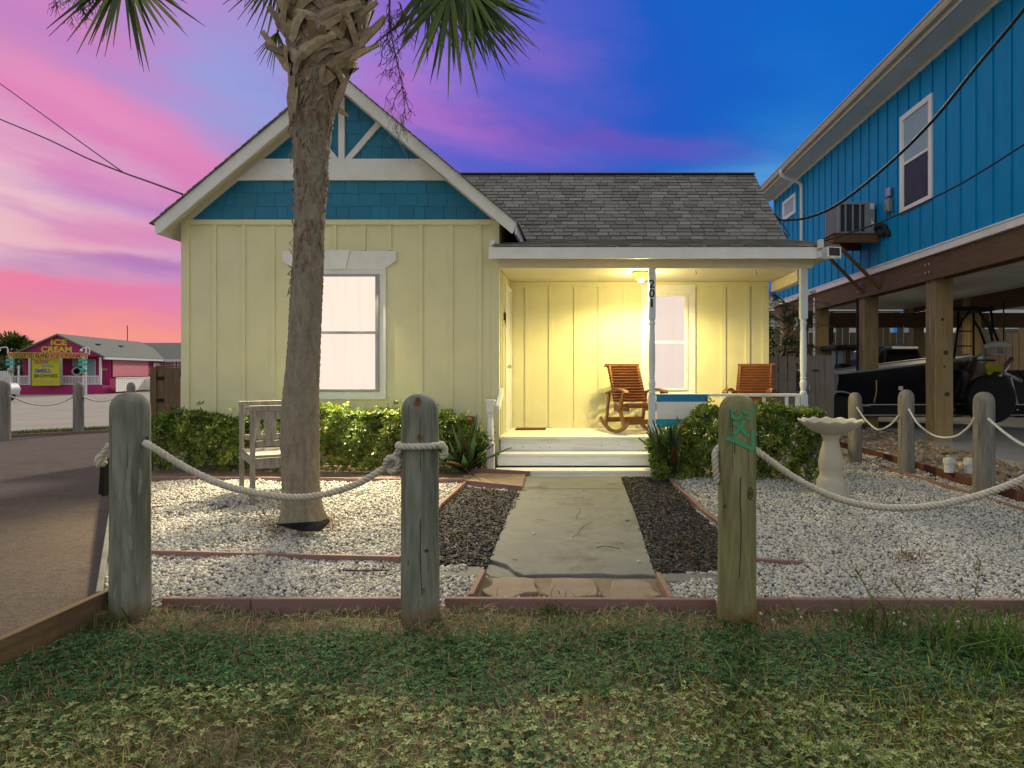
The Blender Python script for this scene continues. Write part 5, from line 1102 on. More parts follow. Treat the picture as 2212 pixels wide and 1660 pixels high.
# ------------------------------------------------------------------ gravel, mulch, rocks
def rocks(name, label, x, y, z, s0, s1, cols, matn, seedv, flatn=.62, push=.25):
    r_ = np.random.default_rng(seedv); n = len(x); t = (1 + 5 ** .5) / 2
    iv = np.array([(-1, t, 0), (1, t, 0), (-1, -t, 0), (1, -t, 0), (0, -1, t), (0, 1, t), (0, -1, -t), (0, 1, -t), (t, 0, -1), (t, 0, 1), (-t, 0, -1), (-t, 0, 1)], np.float32) / 1.9
    it = np.array([(0, 11, 5), (0, 5, 1), (0, 1, 7), (0, 7, 10), (0, 10, 11), (1, 5, 9), (5, 11, 4), (11, 10, 2), (10, 7, 6), (7, 1, 8), (3, 9, 4), (3, 4, 2), (3, 2, 6), (3, 6, 8), (3, 8, 9), (4, 9, 5), (2, 4, 11), (6, 2, 10), (8, 6, 7), (9, 8, 1)])
    S = r_.uniform(s0, s1, n); sx_ = np.stack([S * r_.uniform(.8, 1.5, n), S * r_.uniform(.7, 1.1, n), S * flatn * r_.uniform(.7, 1.2, n)], 1)
    R = rot_e(r_.normal(0, .5, n), r_.normal(0, .5, n), r_.uniform(0, 6.3, n)); ext = np.minimum(1, 1)
    k = 12; Vv = iv[None] * (1 + r_.uniform(-push, push, (n, k, 1))) * sx_[:, None, :]; Vv = np.einsum('nij,nkj->nki', R, Vv) + np.stack([x, y, z], 1)[:, None, :]
    T = it[None] + (np.arange(n) * k)[:, None, None]; pal = np.array(cols); c_ = pal[r_.integers(0, len(pal), n)] * r_.uniform(.8, 1.12, (n, 1))
    o = np_mesh(name, Vv.reshape(-1, 3), T.reshape(-1, 3), matn, np.repeat(c_, k, 0)); return tag(o, label, None, None, 'stuff')
GCOL = [(1, .98, .95), (1.04, 1.03, 1.02), (.96, .92, .86), (.86, .82, .77), (1.05, 1, .95), (.92, .95, 1.0), (.98, .9, .8), (.66, .66, .68), (1.0, .97, .93), (.45, .44, .45)]
gx, gy = [], []
rg = np.random.default_rng(77)
def strew(x0, x1, y0, y1, dens):
    n = int((x1 - x0) * (y1 - y0) * dens); x = rg.uniform(x0, x1, n); y = rg.uniform(y0, y1, n); gx.append(x); gy.append(y)
strew(-3.4, 5.0, 4.13, 5.0, 4000); strew(-4.4, 5.0, 5.0, 6.2, 3300); strew(-6.0, 4.9, 6.2, 8.0, 2200); strew(.9, 4.6, 8.0, 10.5, 1300)
x = np.concatenate(gx); y = np.concatenate(gy)
ok = (x > xl(y) + .03) & (x < xr(y) + .12) & ~inside(x, y, WALK) & ~inside(x, y, ML) & ~inside(x, y, MR) & ~inside(x, y, SAND) & ~inside(x, y, STEPA)
crb = [(G(948, 1228), G(1046, 1250)), (G(1422, 1243), G(1552, 1261))]
ok &= ~((x > -1.15) & (x < -.62) & (y > 4.60) & (y < 4.72)) & ~((x > .5) & (x < .95) & (y > 4.56) & (y < 4.66)) & ~((x > -1.2) & (x < .95) & (y > 7.85))
ok &= ~((np.abs(x) < .75) & (y > 4.5) & (y < 4.9)) & ~((x > -.86) & (x < .66) & (y > 4.62))
x, y = x[ok], y[ok]; mound = .012 * np.sin(x * 3.3 + y * 2) + .010 * np.sin(x * 7 - y * 5)
rocks('gravel', 'pale crushed shell gravel', x, y, gz(y) + .006 + mound + rg.uniform(0, .016, len(x)), .008, .0178, GCOL, 'gravel', 5)
# a few stones kicked onto the verge and walk
nx_ = 60; x = rg.uniform(-.2, 2.6, nx_); y = rg.uniform(3.72, 4.04, nx_); kx = np.concatenate([x[x > .95], rg.uniform(-.5, .45, 7)]); ky = np.concatenate([y[x > .95], rg.uniform(4.9, 7.6, 7)])
rocks('stray_gravel', 'stray gravel stones on the verge and walk', kx, ky, np.where(ky > 4.2, gz(ky) + .028, .008), .007, .018, GCOL, 'gravel', 6)
def chips(poly, dens, seedv):
    r_ = np.random.default_rng(seedv); xs_ = [p[0] for p in poly]; ys_ = [p[1] for p in poly]; n = int((max(xs_) - min(xs_)) * (max(ys_) - min(ys_)) * dens); x = r_.uniform(min(xs_), max(xs_), n); y = r_.uniform(min(ys_), max(ys_), n); k_ = inside(x, y, poly); x, y = x[k_], y[k_]; n = len(x)
    bv = np.array([(-1, -1, -1), (1, -.7, -1), (1, .6, -1), (-.8, 1, -1), (-.9, -.9, 1), (1.1, -.5, 1), (.8, .6, 1), (-1, .7, 1)], np.float32) * .5; bt = [(0, 2, 1), (0, 3, 2), (4, 5, 6), (4, 6, 7), (0, 1, 5), (0, 5, 4), (1, 2, 6), (1, 6, 5), (2, 3, 7), (2, 7, 6), (3, 0, 4), (3, 4, 7)]
    S = np.stack([r_.uniform(.025, .080, n), r_.uniform(.009, .020, n), r_.uniform(.003, .007, n)], 1); R = rot_e(r_.normal(0, .35, n), r_.normal(0, .22, n), r_.uniform(0, 6.3, n)); pal = np.array([(1, 1, 1), (.7, .7, .75), (1.5, 1.5, 1.6), (2.0, 2.0, 2.05), (1.6, 1.1, .7), (.6, .55, .5), (2.6, 2.6, 2.6)]); c_ = pal[r_.choice(len(pal), n, p=[.3, .2, .2, .1, .07, .1, .03])] * r_.uniform(.7, 1.3, (n, 1))
    return inst(bv, bt, np.stack([x, y, gz(y) + .010 + r_.uniform(0, .014, n)], 1).astype(np.float32), R, S.astype(np.float32), c_)
for i, poly in enumerate((ML, MR)):
    V_, T_, C_ = chips(poly, 3300, 40 + i); tag(np_mesh('mulch', V_, T_, 'mulch', C_), 'dark wood chip mulch', None, None, 'stuff')
# river rocks between the right row and the slab
n = 2600; y = rg.uniform(6.0, 14.0, n); x = rg.uniform(4.2, 6.3, n); ok = (x > xr(y) + .26) & (x < 5.98); x, y = x[ok], y[ok]
flat('rock_bed', [(xr(5.5) + .2, 5.5), (6.2, 5.5), (6.2, 15), (xr(15) + .2, 15)], 'ground', -.03, .05, sloped=True)
rocks('river_rocks', 'rounded tan and brown river rocks', x, y, np.minimum(gz(y), .28) * .75 + .02 + rg.uniform(0, .04, len(x)), .04, .085, [(1, 1, 1), (.8, .72, .62), (1.3, 1.25, 1.2), (.9, .8, .65), (.6, .55, .52), (1.7, 1.7, 1.7), (1.1, .9, .66), (.8, .82, .86)], 'rock', 9, .6, .12)
for i, (px, py, Y) in enumerate(((2050, 1010, 8.0), (2094, 1012, 8.0))):
    p = P(px, py, Y); b = MB(); b.lathe([(.055, -.06), (.055, .05), (.068, .05), (.068, .11), (.03, .11), (.03, .125), (0, .125)], 18, tuple(p)); tag(b.build('pipe_cap', 'pipe_white', smooth=False, auto=30), ['white capped drain pipe standing free among the river rocks', 'white capped drain pipe right beside the nearest right piling'][i], 'pipe', 'drain pipes in the rocks')

# twigs and leaf litter on the gravel
for i, (pts, lab) in enumerate(((((388, 1090), (408, 1085), (447, 1086)), 'longest curved dry twig on the gravel left of the bench'), (((328, 1096), (350, 1094)), 'short dry twig on the gravel beside the left piling'), (((462, 1102), (480, 1097), (494, 1095)), 'thin dry twig on the gravel in front of the bench'), (((548, 1103), (562, 1096), (580, 1092)), 'dry twig on the gravel at the bench foot'), (((725, 1232), (770, 1233), (840, 1232)), 'straight dry twig in the front gravel strip'))):
    b = MB(); b.tube(bez([G(*q, .03) for q in pts], 5) if len(pts) > 2 else [G(*q, .03) for q in pts], .006, 5); tag(b.build('dry_twig', 'twig'), lab, 'twig')
V_, T_, C_ = [], [], []
def litter(cx_, cy_, sx_, sy_, n, z):
    px = rg.normal(cx_, sx_, n); py = rg.normal(cy_, sy_, n); pts = [G(a_, c_, z) for a_, c_ in zip(px, py)]
    return blades(np.array([p.x for p in pts]), np.array([p.y for p in pts]), np.array([p.z for p in pts]), rg.uniform(.04, .10, n), rg.uniform(.004, .008, n), rg.uniform(0, 6.3, n), rg.uniform(1.3, 1.9, n), np.tile(np.array([[.16, .085, .03]]), (n, 1)) * rg.uniform(.6, 1.5, (n, 1)))
V_, T_, C_ = cat([litter(590, 1140, 16, 10, 160, .025), litter(720, 1135, 10, 12, 60, .025), litter(1965, 1075 + 130, 12, 6, 50, .025), litter(1500, 1195, 22, 25, 60, .02), litter(1850, 1200, 80, 40, 40, .025), litter(1990, 1215, 60, 60, 40, .025), litter(1900, 1130, 190, 60, 90, .03), litter(620, 1150, 190, 60, 90, .03), litter(1240, 1295, 110, 8, 30, .03)])
tag(np_mesh('dry_litter', V_, T_, 'grass', C_), 'dry brown needles and litter', None, None, 'stuff')

# ------------------------------------------------------------------ the verge: creeping leaves, straw and grass
rv = np.random.default_rng(123)
def patchf(x, y, f, ph): return np.sin(x * f + ph) * np.sin(y * f * 1.7 - ph * 2) + .6 * np.sin(x * f * 2.3 - ph + y * f) * np.sin(y * f * 2.9 + ph)
def ground_z(x, y): return .012 * np.sin(3.1 * x + 1.7 * y) * np.sin(2.3 * y - x) + .01 * np.sin(7 * x + 3 * y) - .012
def field(n, y0, y1, pw=1.0): 
    y = y0 + (y1 - y0) * rv.random(n) ** pw; x = rv.uniform(-1.0, 1.0, n) * (.98 * y + .7); x = x * .92; return x, y
parts = []
# straw
x, y = field(52000, 1.5, 4.08); k_ = (x > -2.86 - .05 * (4 - y)) & (x < 5.8); near = np.clip((3.0 - y) / 1.2, 0, 1); k_ &= rv.random(len(x)) < (.30 + .7 * np.clip(.45 + .5 * patchf(x, y, 2.6, .7), 0, 1) * (.35 + .65 * near) + .30 * (y > 3.7)); x, y = x[k_], y[k_]; n = len(x)
sc_col = np.array([(.42, .33, .17), (.36, .26, .13), (.50, .43, .24), (.26, .18, .09), (.40, .34, .20)])
parts.append(blades(x, y, ground_z(x, y), rv.uniform(.03, .085, n), rv.uniform(.0025, .005, n), rv.uniform(0, 6.3, n), rv.uniform(.7, 1.8, n), sc_col[rv.integers(0, 5, n)] * rv.uniform(.6, 1.3, (n, 1))))
# grass blades
x, y = field(44000, 1.5, 4.05); k_ = (x > -2.86 - .05 * (4 - y)) & (x < 5.8) & (rv.random(len(x)) < np.clip(.5 + .5 * patchf(x, y, 1.9, 2.1) + .25 * (x > .8), .08, 1) * np.where(y > 3.75, .35, 1)); x, y = x[k_], y[k_]; n = len(x)
g_col = np.array([(.10, .155, .026), (.135, .19, .035), (.07, .11, .025), (.20, .22, .05)])
parts.append(blades(x, y, ground_z(x, y), rv.uniform(.03, .09, n), rv.uniform(.003, .006, n), rv.uniform(0, 6.3, n), rv.uniform(.3, 1.5, n), g_col[rv.integers(0, 4, n)] * rv.uniform(.6, 1.3, (n, 1))))
x, y = field(9000, 1.5, 3.6); k_ = (x < 5.8) & (rv.random(len(x)) < np.clip((x + .2) / 1.6, .06, 1) * np.clip((3.55 - y) / .8, .25, 1)) & (x > -2.8); x, y = x[k_], y[k_]; n = len(x)
parts.append(blades(x, y, ground_z(x, y), rv.uniform(.05, .12, n), rv.uniform(.005, .010, n), rv.uniform(0, 6.3, n), rv.uniform(.4, 1.5, n), np.array([(.20, .27, .03), (.26, .30, .04), (.15, .22, .035)])[rv.integers(0, 3, n)] * rv.uniform(.6, 1.3, (n, 1))))
V_, T_, C_ = cat(parts); tag(np_mesh('grass', V_, T_, 'grass', C_), 'short mixed dry and green grass of the verge', None, None, 'stuff')
# creeping leaves (clover-like), thick in the shaded band by the posts
x, y = field(46000, 1.6, 3.98); band = np.exp(-((y - 3.45) / .38) ** 2); nearp = np.clip(.62 + .5 * patchf(x, y, 1.7, 4.0), 0, 1); k_ = (x > -2.84 - .05 * (4 - y)) & (x < 5.8) & (rv.random(len(x)) < np.clip(band * 1.15 + nearp * .62 * (y < 3.3), 0, 1)) & ~((y > 3.66) & (rv.random(len(x)) < .72 - .35 * (x > -.3) * (x < 1.0)))
x, y = x[k_], y[k_]; n = len(x); nl = 5; cc = np.repeat(np.stack([x, y, ground_z(x, y) + rv.uniform(.012, .050, n)], 1), nl, 0); a_ = np.tile(np.arange(nl) * 2 * np.pi / nl, n) + np.repeat(rv.uniform(0, 6.3, n), nl)
d = np.stack([np.cos(a_), np.sin(a_), rv.uniform(-.15, .7, n * nl)], 1); L_ = np.repeat(rv.uniform(.012, .024, n), nl) * rv.uniform(.8, 1.2, n * nl); pal = np.array([(.040, .140, .050), (.060, .175, .055), (.032, .105, .048), (.09, .19, .06)]); sun_tint = np.array([(.30, .36, .14), (.24, .32, .11), (.36, .38, .17)])
isn = (y < 2.95 + .1 * np.sin(3 * x)) ; base_c = np.where((isn & (rv.random(n) < .7))[:, None], sun_tint[rv.integers(0, 3, n)], pal[rv.integers(0, 4, n)]) * rv.uniform(.65, 1.3, (n, 1))  # nearest leaves get paler tones: sunlight painted into the leaf colour
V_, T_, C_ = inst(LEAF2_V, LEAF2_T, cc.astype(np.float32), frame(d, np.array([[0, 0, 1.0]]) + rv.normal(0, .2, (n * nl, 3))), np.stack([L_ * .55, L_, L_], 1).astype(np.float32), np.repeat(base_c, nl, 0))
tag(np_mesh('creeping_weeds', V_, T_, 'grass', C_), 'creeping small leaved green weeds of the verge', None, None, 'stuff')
# pale seed heads
x, y = field(1500, 1.6, 3.8); k_ = (x > -2.8) & (x < 4.4); x, y = x[k_], y[k_]; n = len(x); Vq, Tq, Cq = blades(x, y, ground_z(x, y) + .02, rv.uniform(.05, .10, n), rv.uniform(.005, .008, n), rv.uniform(0, 6.3, n), rv.uniform(.1, .6, n), np.tile([[.26, .21, .14]], (n, 1)) * rv.uniform(.6, 1.3, (n, 1))); tag(np_mesh('seed_heads', Vq, Tq, 'grass', Cq), 'pale seed heads in the verge', None, None, 'stuff')
# tall weed tufts at the right
def tuft(label, cx_, cy_, n, l0, l1, w0, w1, spread, seedv, col, lean=(.3, 1.3)):
    q = np.random.default_rng(seedv); x = q.normal(cx_, spread, n); y = np.minimum(q.normal(cy_, spread * .7, n), 4.03); V_, T_, C_ = blades(x, y, np.full(n, -.02), q.uniform(l0, l1, n), q.uniform(w0, w1, n), q.uniform(0, 6.3, n), q.uniform(*lean, n), np.tile([col], (n, 1)) * q.uniform(.5, 1.5, (n, 1)))
    o = np_mesh('grass_tuft', V_, T_, 'grass', C_, None, (cx_, cy_, 0)); return tag(o, label, 'grass tuft', 'tall grass tufts on the verge')
tuft('broad bladed tall grass tuft at the right edge of the verge', 2.22, 3.40, 190, .12, .36, .007, .016, .19, 51, (.075, .15, .022))
tuft('sparse tall grass tuft left of the right edge tuft', 1.70, 3.72, 90, .10, .30, .006, .012, .16, 52, (.070, .13, .025))
tuft('thin grass tuft at the foot of the left front piling', -2.78, 3.78, 110, .06, .20, .004, .008, .10, 53, (.085, .12, .03))
tuft('thin grass tuft in the middle of the verge', .02, 3.02, 60, .08, .20, .004, .007, .10, 54, (.10, .15, .035))
tuft('little grass tuft at the foot of the green marked piling', .86, 3.78, 90, .05, .14, .004, .008, .09, 55, (.06, .11, .03))
tuft('little grass tuft along the long front edging board', -.2, 4.02, 60, .05, .13, .004, .008, .035, 56, (.06, .11, .03))
for i, (bx0, by0, pts) in enumerate(((2.1, 3.5, ((1990, 1400), (1960, 1300), (1925, 1255))), (2.3, 3.5, ((2090, 1420), (2105, 1300), (2118, 1215))), (2.2, 3.5, ((2040, 1420), (2060, 1340), (2075, 1300))), (1.8, 3.6, ((1900, 1390), (1880, 1290), (1850, 1235))))):
    b = MB(); c_ = bez([P(a_, q, 3.55) for a_, q in pts], 6); b.tube(c_, .0022, 4, (.16, .17, .04)); 
    for j in range(12): p = c_[-1 - j // 2]; b.tube([p, p + Vector((rnd.uniform(-.02, .02), rnd.uniform(-.02, .02), rnd.uniform(.0, .035)))], .0035, 4, (.30, .25, .08))
    tag(b.build('seed_stalk', 'grass'), ['leaning grass seed stalk above the right edging', 'tallest straight grass seed stalk at the right edge', 'short yellow grass seed stalk in the right tuft', 'leftmost thin grass seed stalk above the right edging'][i], 'grass stalk', 'grass seed stalks')
# grass strip beyond the driveway
n = 9000; t = rv.random(n); x = -13.2 + 3.9 * t; y = 14.0 + 3.4 * t + rv.uniform(0, 1.5, n) + .0 * t; V_, T_, C_ = blades(x - .2, y, np.full(n, 0.0), rv.uniform(.05, .14, n), rv.uniform(.010, .018, n), rv.uniform(0, 6.3, n), rv.uniform(.3, 1.2, n), g_col[rv.integers(0, 4, n)] * rv.uniform(.6, 1.2, (n, 1)) * .9)
tag(np_mesh('grass_strip', V_, T_, 'grass', C_), 'strip of green grass beyond the driveway', None, None, 'stuff')
b = MB(); b.bar((-14.5, 12.9, .02), (-9.0, 17.75, .02), .06, .09); tag(b.build('edging_board', 'edging', bevel=.005), 'long red edging board along the grass strip beyond the driveway', 'edging board')

# ------------------------------------------------------------------ the house on pilings
SX, SZ = 6.08, .25
big = thing('stilt_house', 'tall blue board and batten house raised on square wooden pilings', 'house', (9.5, 13, SZ))
flat('slab', [(5.93, 5.0), (15.5, 5.0), (15.5, 24), (5.93, 24)], 'slab', SZ, .4)
HY0, HY1 = 5.4, 20.6
b = MB(); b.bx(SX, SX + .15, HY0, HY1, 3.56, 6.95); b.bx(SX + .15, 14.5, HY0, HY0 + .15, 3.56, 6.95); b.bx(SX + .15, 14.5, HY1 - .15, HY1, 3.56, 6.95); b.bx(14.35, 14.5, HY0, HY1, 3.56, 6.95)
y = HY0 + .05
wins = [(11.23, 12.36, 4.46, 6.31), (18.45, 19.6, 5.98, 6.56)]
while y < HY1:
    segs = [(3.63, 6.93)]
    for (wa, wb_, za, zb) in wins:
        if wa - .02 < y < wb_ + .02: segs = [(3.63, za - .01), (zb + .01, 6.93)]
    for z0, z1 in segs: b.bx(SX - .022, SX, y - .022, y + .022, z0, z1)
    y += .415
b.build('wall', 'blue_wall', big)
b = MB(); b.bx(SX - .03, SX, HY0, HY1, 6.86, 6.93); b.bx(SX - .5, SX - .031, HY0 - .4, HY1 + .3, 6.93, 6.95); b.build('soffit', 'soffit', big)
b = MB(); b.bx(SX - .525, SX - .501, HY0 - .4, HY1 + .3, 6.90, 7.10); b.build('fascia', 'gutter', big)
b = MB(); g0 = SX - .526
b.prism([(g0, HY0 - .4, 6.98), (g0 - .075, HY0 - .4, 6.98), (g0 - .10, HY0 - .4, 7.03), (g0 - .10, HY0 - .4, 7.07), (g0 - .125, HY0 - .4, 7.09), (g0 - .125, HY0 - .4, 7.115), (g0, HY0 - .4, 7.115)], (0, HY1 - HY0 + .7, 0)); b.build('gutter', 'gutter', big)
b = MB(); b.prism([(SX - .62, HY0 - .4, 7.12), (10.3, HY0 - .4, 9.0), (15.1, HY0 - .4, 7.12), (15.1, HY0 - .4, 7.0), (SX - .5, HY0 - .4, 7.0)], (0, HY1 - HY0 + .7, 0)); b.build('roof', 'shingle', big)
b = MB(); b.bx(SX - .045, SX + .1, HY0, HY1, 3.50, 3.63); b.bx(SX - .06, SX - .0451, HY0, HY1, 3.615, 3.64); b.build('band_board', 'white', big, bevel=.003)
b = MB()
for x in (SX + .02, SX + .24): b.bx(x, x + .05, HY0, HY1, 3.08, 3.499)
for x in (10.2, 14.2): b.bx(x, x + .2, HY0, HY1, 3.0, 3.42)
for yy in (19.0,): b.bx(SX + .3, 14.2, yy, yy + .18, 2.75, 3.18)
b.build('beam', 'beam', big, bevel=.004)
b = MB(); b.bx(SX + .291, 14.3, HY0, HY1, 3.42, 3.46)
for i in range(40): y = HY0 + .05 + i * .38; b.bx(SX + .30, 10.15, y, y + .012, 3.412, 3.421)
b.build('deck_ceiling', 'soffit', big)
for (yy) in (5.6, 8.45, 11.3, 14.15, 17.0, 19.85):
    for x in (6.15, 10.15, 14.1):
        b = MB(); b.bx(x, x + .32, yy, yy + .32, SZ - .05, 3.42 if x > 7 else 3.08 if False else 3.42)
        p_ = b.build('piling', 'pile', big, bevel=.012)
        if x < 7 and yy in (11.3, 14.15):
            b = MB()
            for dx_ in (.06, .18):
                for dz_ in (3.22, 3.36):
                    b.tube([(SX + .02, yy + dx_, dz_), (SX - .005, yy + dx_, dz_)], .018, 8)
            b.build('bolt', 'chrome', p_)
for (px, py, Y, r_) in ((2043, 762, 11.29, 5), (2036, 690, 11.29, 3), (2046, 852, 11.29, 5), (2040, 792, 11.29, 2.5)):
    p = P(px, py, Y); b = MB(); b.tube([(p.x, Y + .006, p.z), (p.x, Y - .004, p.z)], r_ * Y / F, 10); b.build('knot', 'knot', big)
b = MB(); b.tube([(6.10, 14.4, .3), (6.10, 14.4, 3.1)], .018, 6); b.tube([(6.10, 14.32, .3), (6.10, 14.32, 3.1)], .012, 6); b.build('conduit', 'black', big)
b = MB(); b.bx(SX - .006, SX + .02, 16.98, 17.05, .2, 3.4); b.build('downspout', 'pipe_white', big)
for (ya_, yb_, za, zb, two) in ((11.23, 12.36, 4.46, 6.31, True), (18.45, 19.6, 5.98, 6.56, False)):
    b = MB(); c_ = .10; xo = SX - .035
    b.bx(xo, SX, ya_, ya_ + c_, za, zb); b.bx(xo, SX, yb_ - c_, yb_, za, zb); b.bx(xo - .003, SX, ya_ + c_ + .0005, yb_ - c_ - .0005, zb - c_, zb); b.bx(xo - .003, SX, ya_ + c_ + .0005, yb_ - c_ - .0005, za, za + c_)
    wd_ = b.build('window', 'white', big, bevel=.003); zm = (za + zb) / 2
    b = MB(); xs_ = SX - .020
    b.bx(xs_, SX - .001, ya_ + c_, ya_ + c_ + .035, za + c_, zb - c_); b.bx(xs_, SX - .001, yb_ - c_ - .035, yb_ - c_, za + c_, zb - c_)
    if two: b.bx(xs_ - .004, SX - .001, ya_ + c_ + .036, yb_ - c_ - .036, zm - .03, zm + .02)
    b.build('sash', 'soffit', wd_)
    b = MB(); b.bx(SX - .012, SX - .002, ya_ + c_ + .036, yb_ - c_ - .036, (zm + .021) if two else za + c_, zb - c_)
    if two:
        z = zm + .05
        while z < zb - c_ - .02: b.bx(SX - .016, SX - .0121, ya_ + c_ + .04, yb_ - c_ - .04, z, z + .036); z += .05
    b.build('pane', 'blind', wd_)
    if two: b = MB(); b.bx(SX - .008, SX - .002, ya_ + c_ + .036, yb_ - c_ - .036, za + c_, zm - .031); b.build('pane', 'glass', wd_)
b = MB(); q = bez([(SX - .62, 17.8, 7.0), (SX - .62, 17.8, 6.88), (SX - .5, 17.8, 6.78), (SX - .16, 17.8, 6.66), (SX - .06, 17.8, 6.55), (SX - .055, 17.8, 6.35), (SX - .055, 17.8, 3.4), (SX - .055, 17.8, 1.0)], 5)
b.tube(q, .052, 8); b.build('downspout', 'pipe_white', big, smooth=True)
b = MB(); p = P(1926, 445, SX * F / (1926 - CX)); yv = p.y; b.bx(SX - .10, SX - .021, yv - .09, yv + .09, p.z - .13, p.z + .13); b.bx(SX - .115, SX - .1001, yv - .075, yv + .075, p.z - .10, p.z + .10); b.build('electric_box', 'alu', big, bevel=.006)
p = P(1927, 415, SX * F / (1927 - CX)); b = MB(); b.bx(SX - .09, SX - .021, yv - .08, yv + .08, p.z - .10, p.z + .09); b.build('vent_cover', 'alu', big, bevel=.02)
b = MB(); b.tube(bez([P(1927, 458, yv - .02), P(1928, 478, yv), P(1920, 498, yv + .2), P(1900, 505, 13.3)], 5), .014, 6); b.build('conduit', 'alu', big)
# condenser on its bracket shelf
yA, yB, xA, xB = 13.3, 14.02, 5.25, 6.0; zA = 4.30
b = MB(); b.bx(5.12, 6.05, 13.20, 13.25, 4.10, 4.27); b.bx(5.12, 6.05, 14.10, 14.15, 4.10, 4.27); b.bx(5.12, 5.17, 13.2505, 14.0995, 4.10, 4.27); b.bx(5.10, 6.05, 13.18, 14.17, 4.271, 4.295)
b.bar((5.18, 13.28, 4.12), (6.10, 13.28, 3.18), .045, .10, up=(0, 1, 0)); b.bar((5.18, 14.07, 4.12), (6.10, 14.07, 3.18), .045, .10, up=(0, 1, 0)); b.build('ac_bracket', 'lumber', big, bevel=.004)
ac = thing('air_conditioner', 'grey air conditioner condenser on a wooden bracket high on the blue wall', 'air conditioner', (5.62, 13.66, 4.3))
b = MB(); b.bx(xA + .03, xB - .02, yA + .03, yB - .03, 4.33, 4.90); b.build('coil', 'acdark', ac)
b = MB(); b.bx(xA, xB, yA, yB, 4.296, 4.34); b.bx(xA, xB, yA, yB, 4.90, 4.95)
for x in (xA, xB - .05):
    for yy in (yA, yB - .05): b.bx(x, x + .05, yy, yy + .05, 4.341, 4.899)
b.bx(xB - .20, xB - .051, yA + .002, yA + .04, 4.341, 4.899)
for i in range(3): x = xA + .14 + i * .15; b.bx(x, x + .035, yA + .006, yA + .03, 4.341, 4.899)
for i in range(9): yy = yA + .10 + i * .062; b.bx(xA + .004, xA + .026, yy, yy + .022, 4.341, 4.899)
b.build('cabinet', 'acgrey', ac, bevel=.003)
b = MB(); b.bx(5.90, 5.985, 13.288, 13.2995, 4.80, 4.92); b.bx(5.93, 5.98, 13.29, 13.2995, 4.50, 4.60); b.build('label_plate', 'white', ac)
b = MB(); b.bx(5.94, 5.98, 13.288, 13.2895, 4.56, 4.59); b.build('label_plate', 'letter_red', ac)
b = MB(); b.tube(bez([(6.0, 13.25, 4.40), (6.02, 13.05, 4.42), (6.04, 12.9, 4.33), (6.03, 12.95, 4.22), (6.0, 13.1, 4.25), (6.04, 12.85, 4.25), (6.06, 12.8, 4.15)], 5), .05, 8); b.build('insulated_hose', 'rubber', ac, smooth=True)
rl = thing('recessed_light', 'small lit recessed light in the ceiling under the blue house', 'ceiling light', (P(1996, 634, 10).x, 12.0, 3.40)); Yr = (3.415 - CH) * F / (HY - 634); xr_l = (1996 - CX) * Yr / F
b = MB(); b.lathe([(.0, 3.402), (.075, 3.403)], 20, (xr_l, Yr, 0)); b.build('lens', 'recess', rl); b = MB(); b.lathe([(.076, 3.400), (.10, 3.404), (.10, 3.41)], 20, (xr_l, Yr, 0)); b.build('trim_ring', 'pipe_white', rl)
RL = bpy.data.lights.new('recessed_bulb', 'SPOT'); RL.energy = 130; RL.color = (1, .80, .52); RL.shadow_soft_size = 0.0; RL.spot_size = math.radians(160); RL.spot_blend = .7
rlo = bpy.data.objects.new('recessed_bulb', RL); C.objects.link(rlo); rlo.location = (xr_l, Yr, 3.39)

# ------------------------------------------------------------------ fences by the cottage
gate = thing('side_gate', 'grey board gate and fence panel between the cottage and the blue house', 'gate', (3.75, 11.0, .1)); b = MB(); x = 3.18; rnd = random.Random(4)
while x < 3.72: wd_ = .135; b.bx(x, x + wd_, 11.0 + rnd.uniform(0, .006), 11.02, .10, 1.74 + rnd.uniform(-.008, .008)); x += wd_ + (.022 if rnd.random() < .5 else .07)
b.bx(3.15, 3.76, 11.021, 11.06, 1.62, 1.70); b.bx(3.15, 3.76, 11.021, 11.06, .4, .48); b.build('fence_panel', 'fence', gate, bevel=.002)
b = MB()
for i in range(3): x = 3.80 + i * .158; b.bx(x, x + .152, 10.985 + rnd.uniform(0, .005), 11.005, .12, 1.745 + rnd.uniform(-.006, .006))
b.bx(3.80, 4.27, 11.006, 11.04, 1.45, 1.54); dg_ = b.build('gate_leaf', 'fence', gate, bevel=.002)
b = MB(); p = P(1747, 838, 10.95); b.tube(bez([p + Vector((0, .03, .07)), p + Vector((0, -.02, .05)), p + Vector((0, -.025, 0)), p + Vector((0, -.02, -.05)), p + Vector((0, .03, -.07))], 4), .010, 6); b.build('handle', 'chrome', dg_, smooth=True)
b = MB(); p = P(1762, 801, 10.98); b.bx(p.x - .06, p.x + .06, 10.974, 10.984, p.z - .015, p.z + .015); b.build('latch', 'rustwire', dg_)
bf = thing('brown_fence', 'short brown board fence with black hinges at the left side of the cottage', 'fence', (-7.0, 11.2, 0)); b = MB(); x = -7.31
for i in range(5): b.bx(x, x + .125, 11.15, 11.17, .02, 1.545 + rnd.uniform(-.012, .012)); x += .131 + (.012 if i == 2 else 0)
b.bx(-7.42, -7.315, 11.12, 11.22, 0, 1.56); b.bx(-7.31, -5.6, 11.171, 11.21, 1.40, 1.49); b.bx(-7.31, -5.6, 11.171, 11.21, .3, .39)
x = -6.62
while x < -5.55: b.bx(x, x + .125, 11.15, 11.17, .02, 1.54); x += .131
b.bx(-7.34, -6.62, 11.14, 11.2, 1.555, 1.575); b.build('board_panel', 'fence_brown', bf, bevel=.002)
b = MB()
for z in (.42, .98, 1.36): b.bx(-7.34, -7.20, 11.138, 11.149, z - .03, z + .03)
b.build('hinge', 'black', bf)

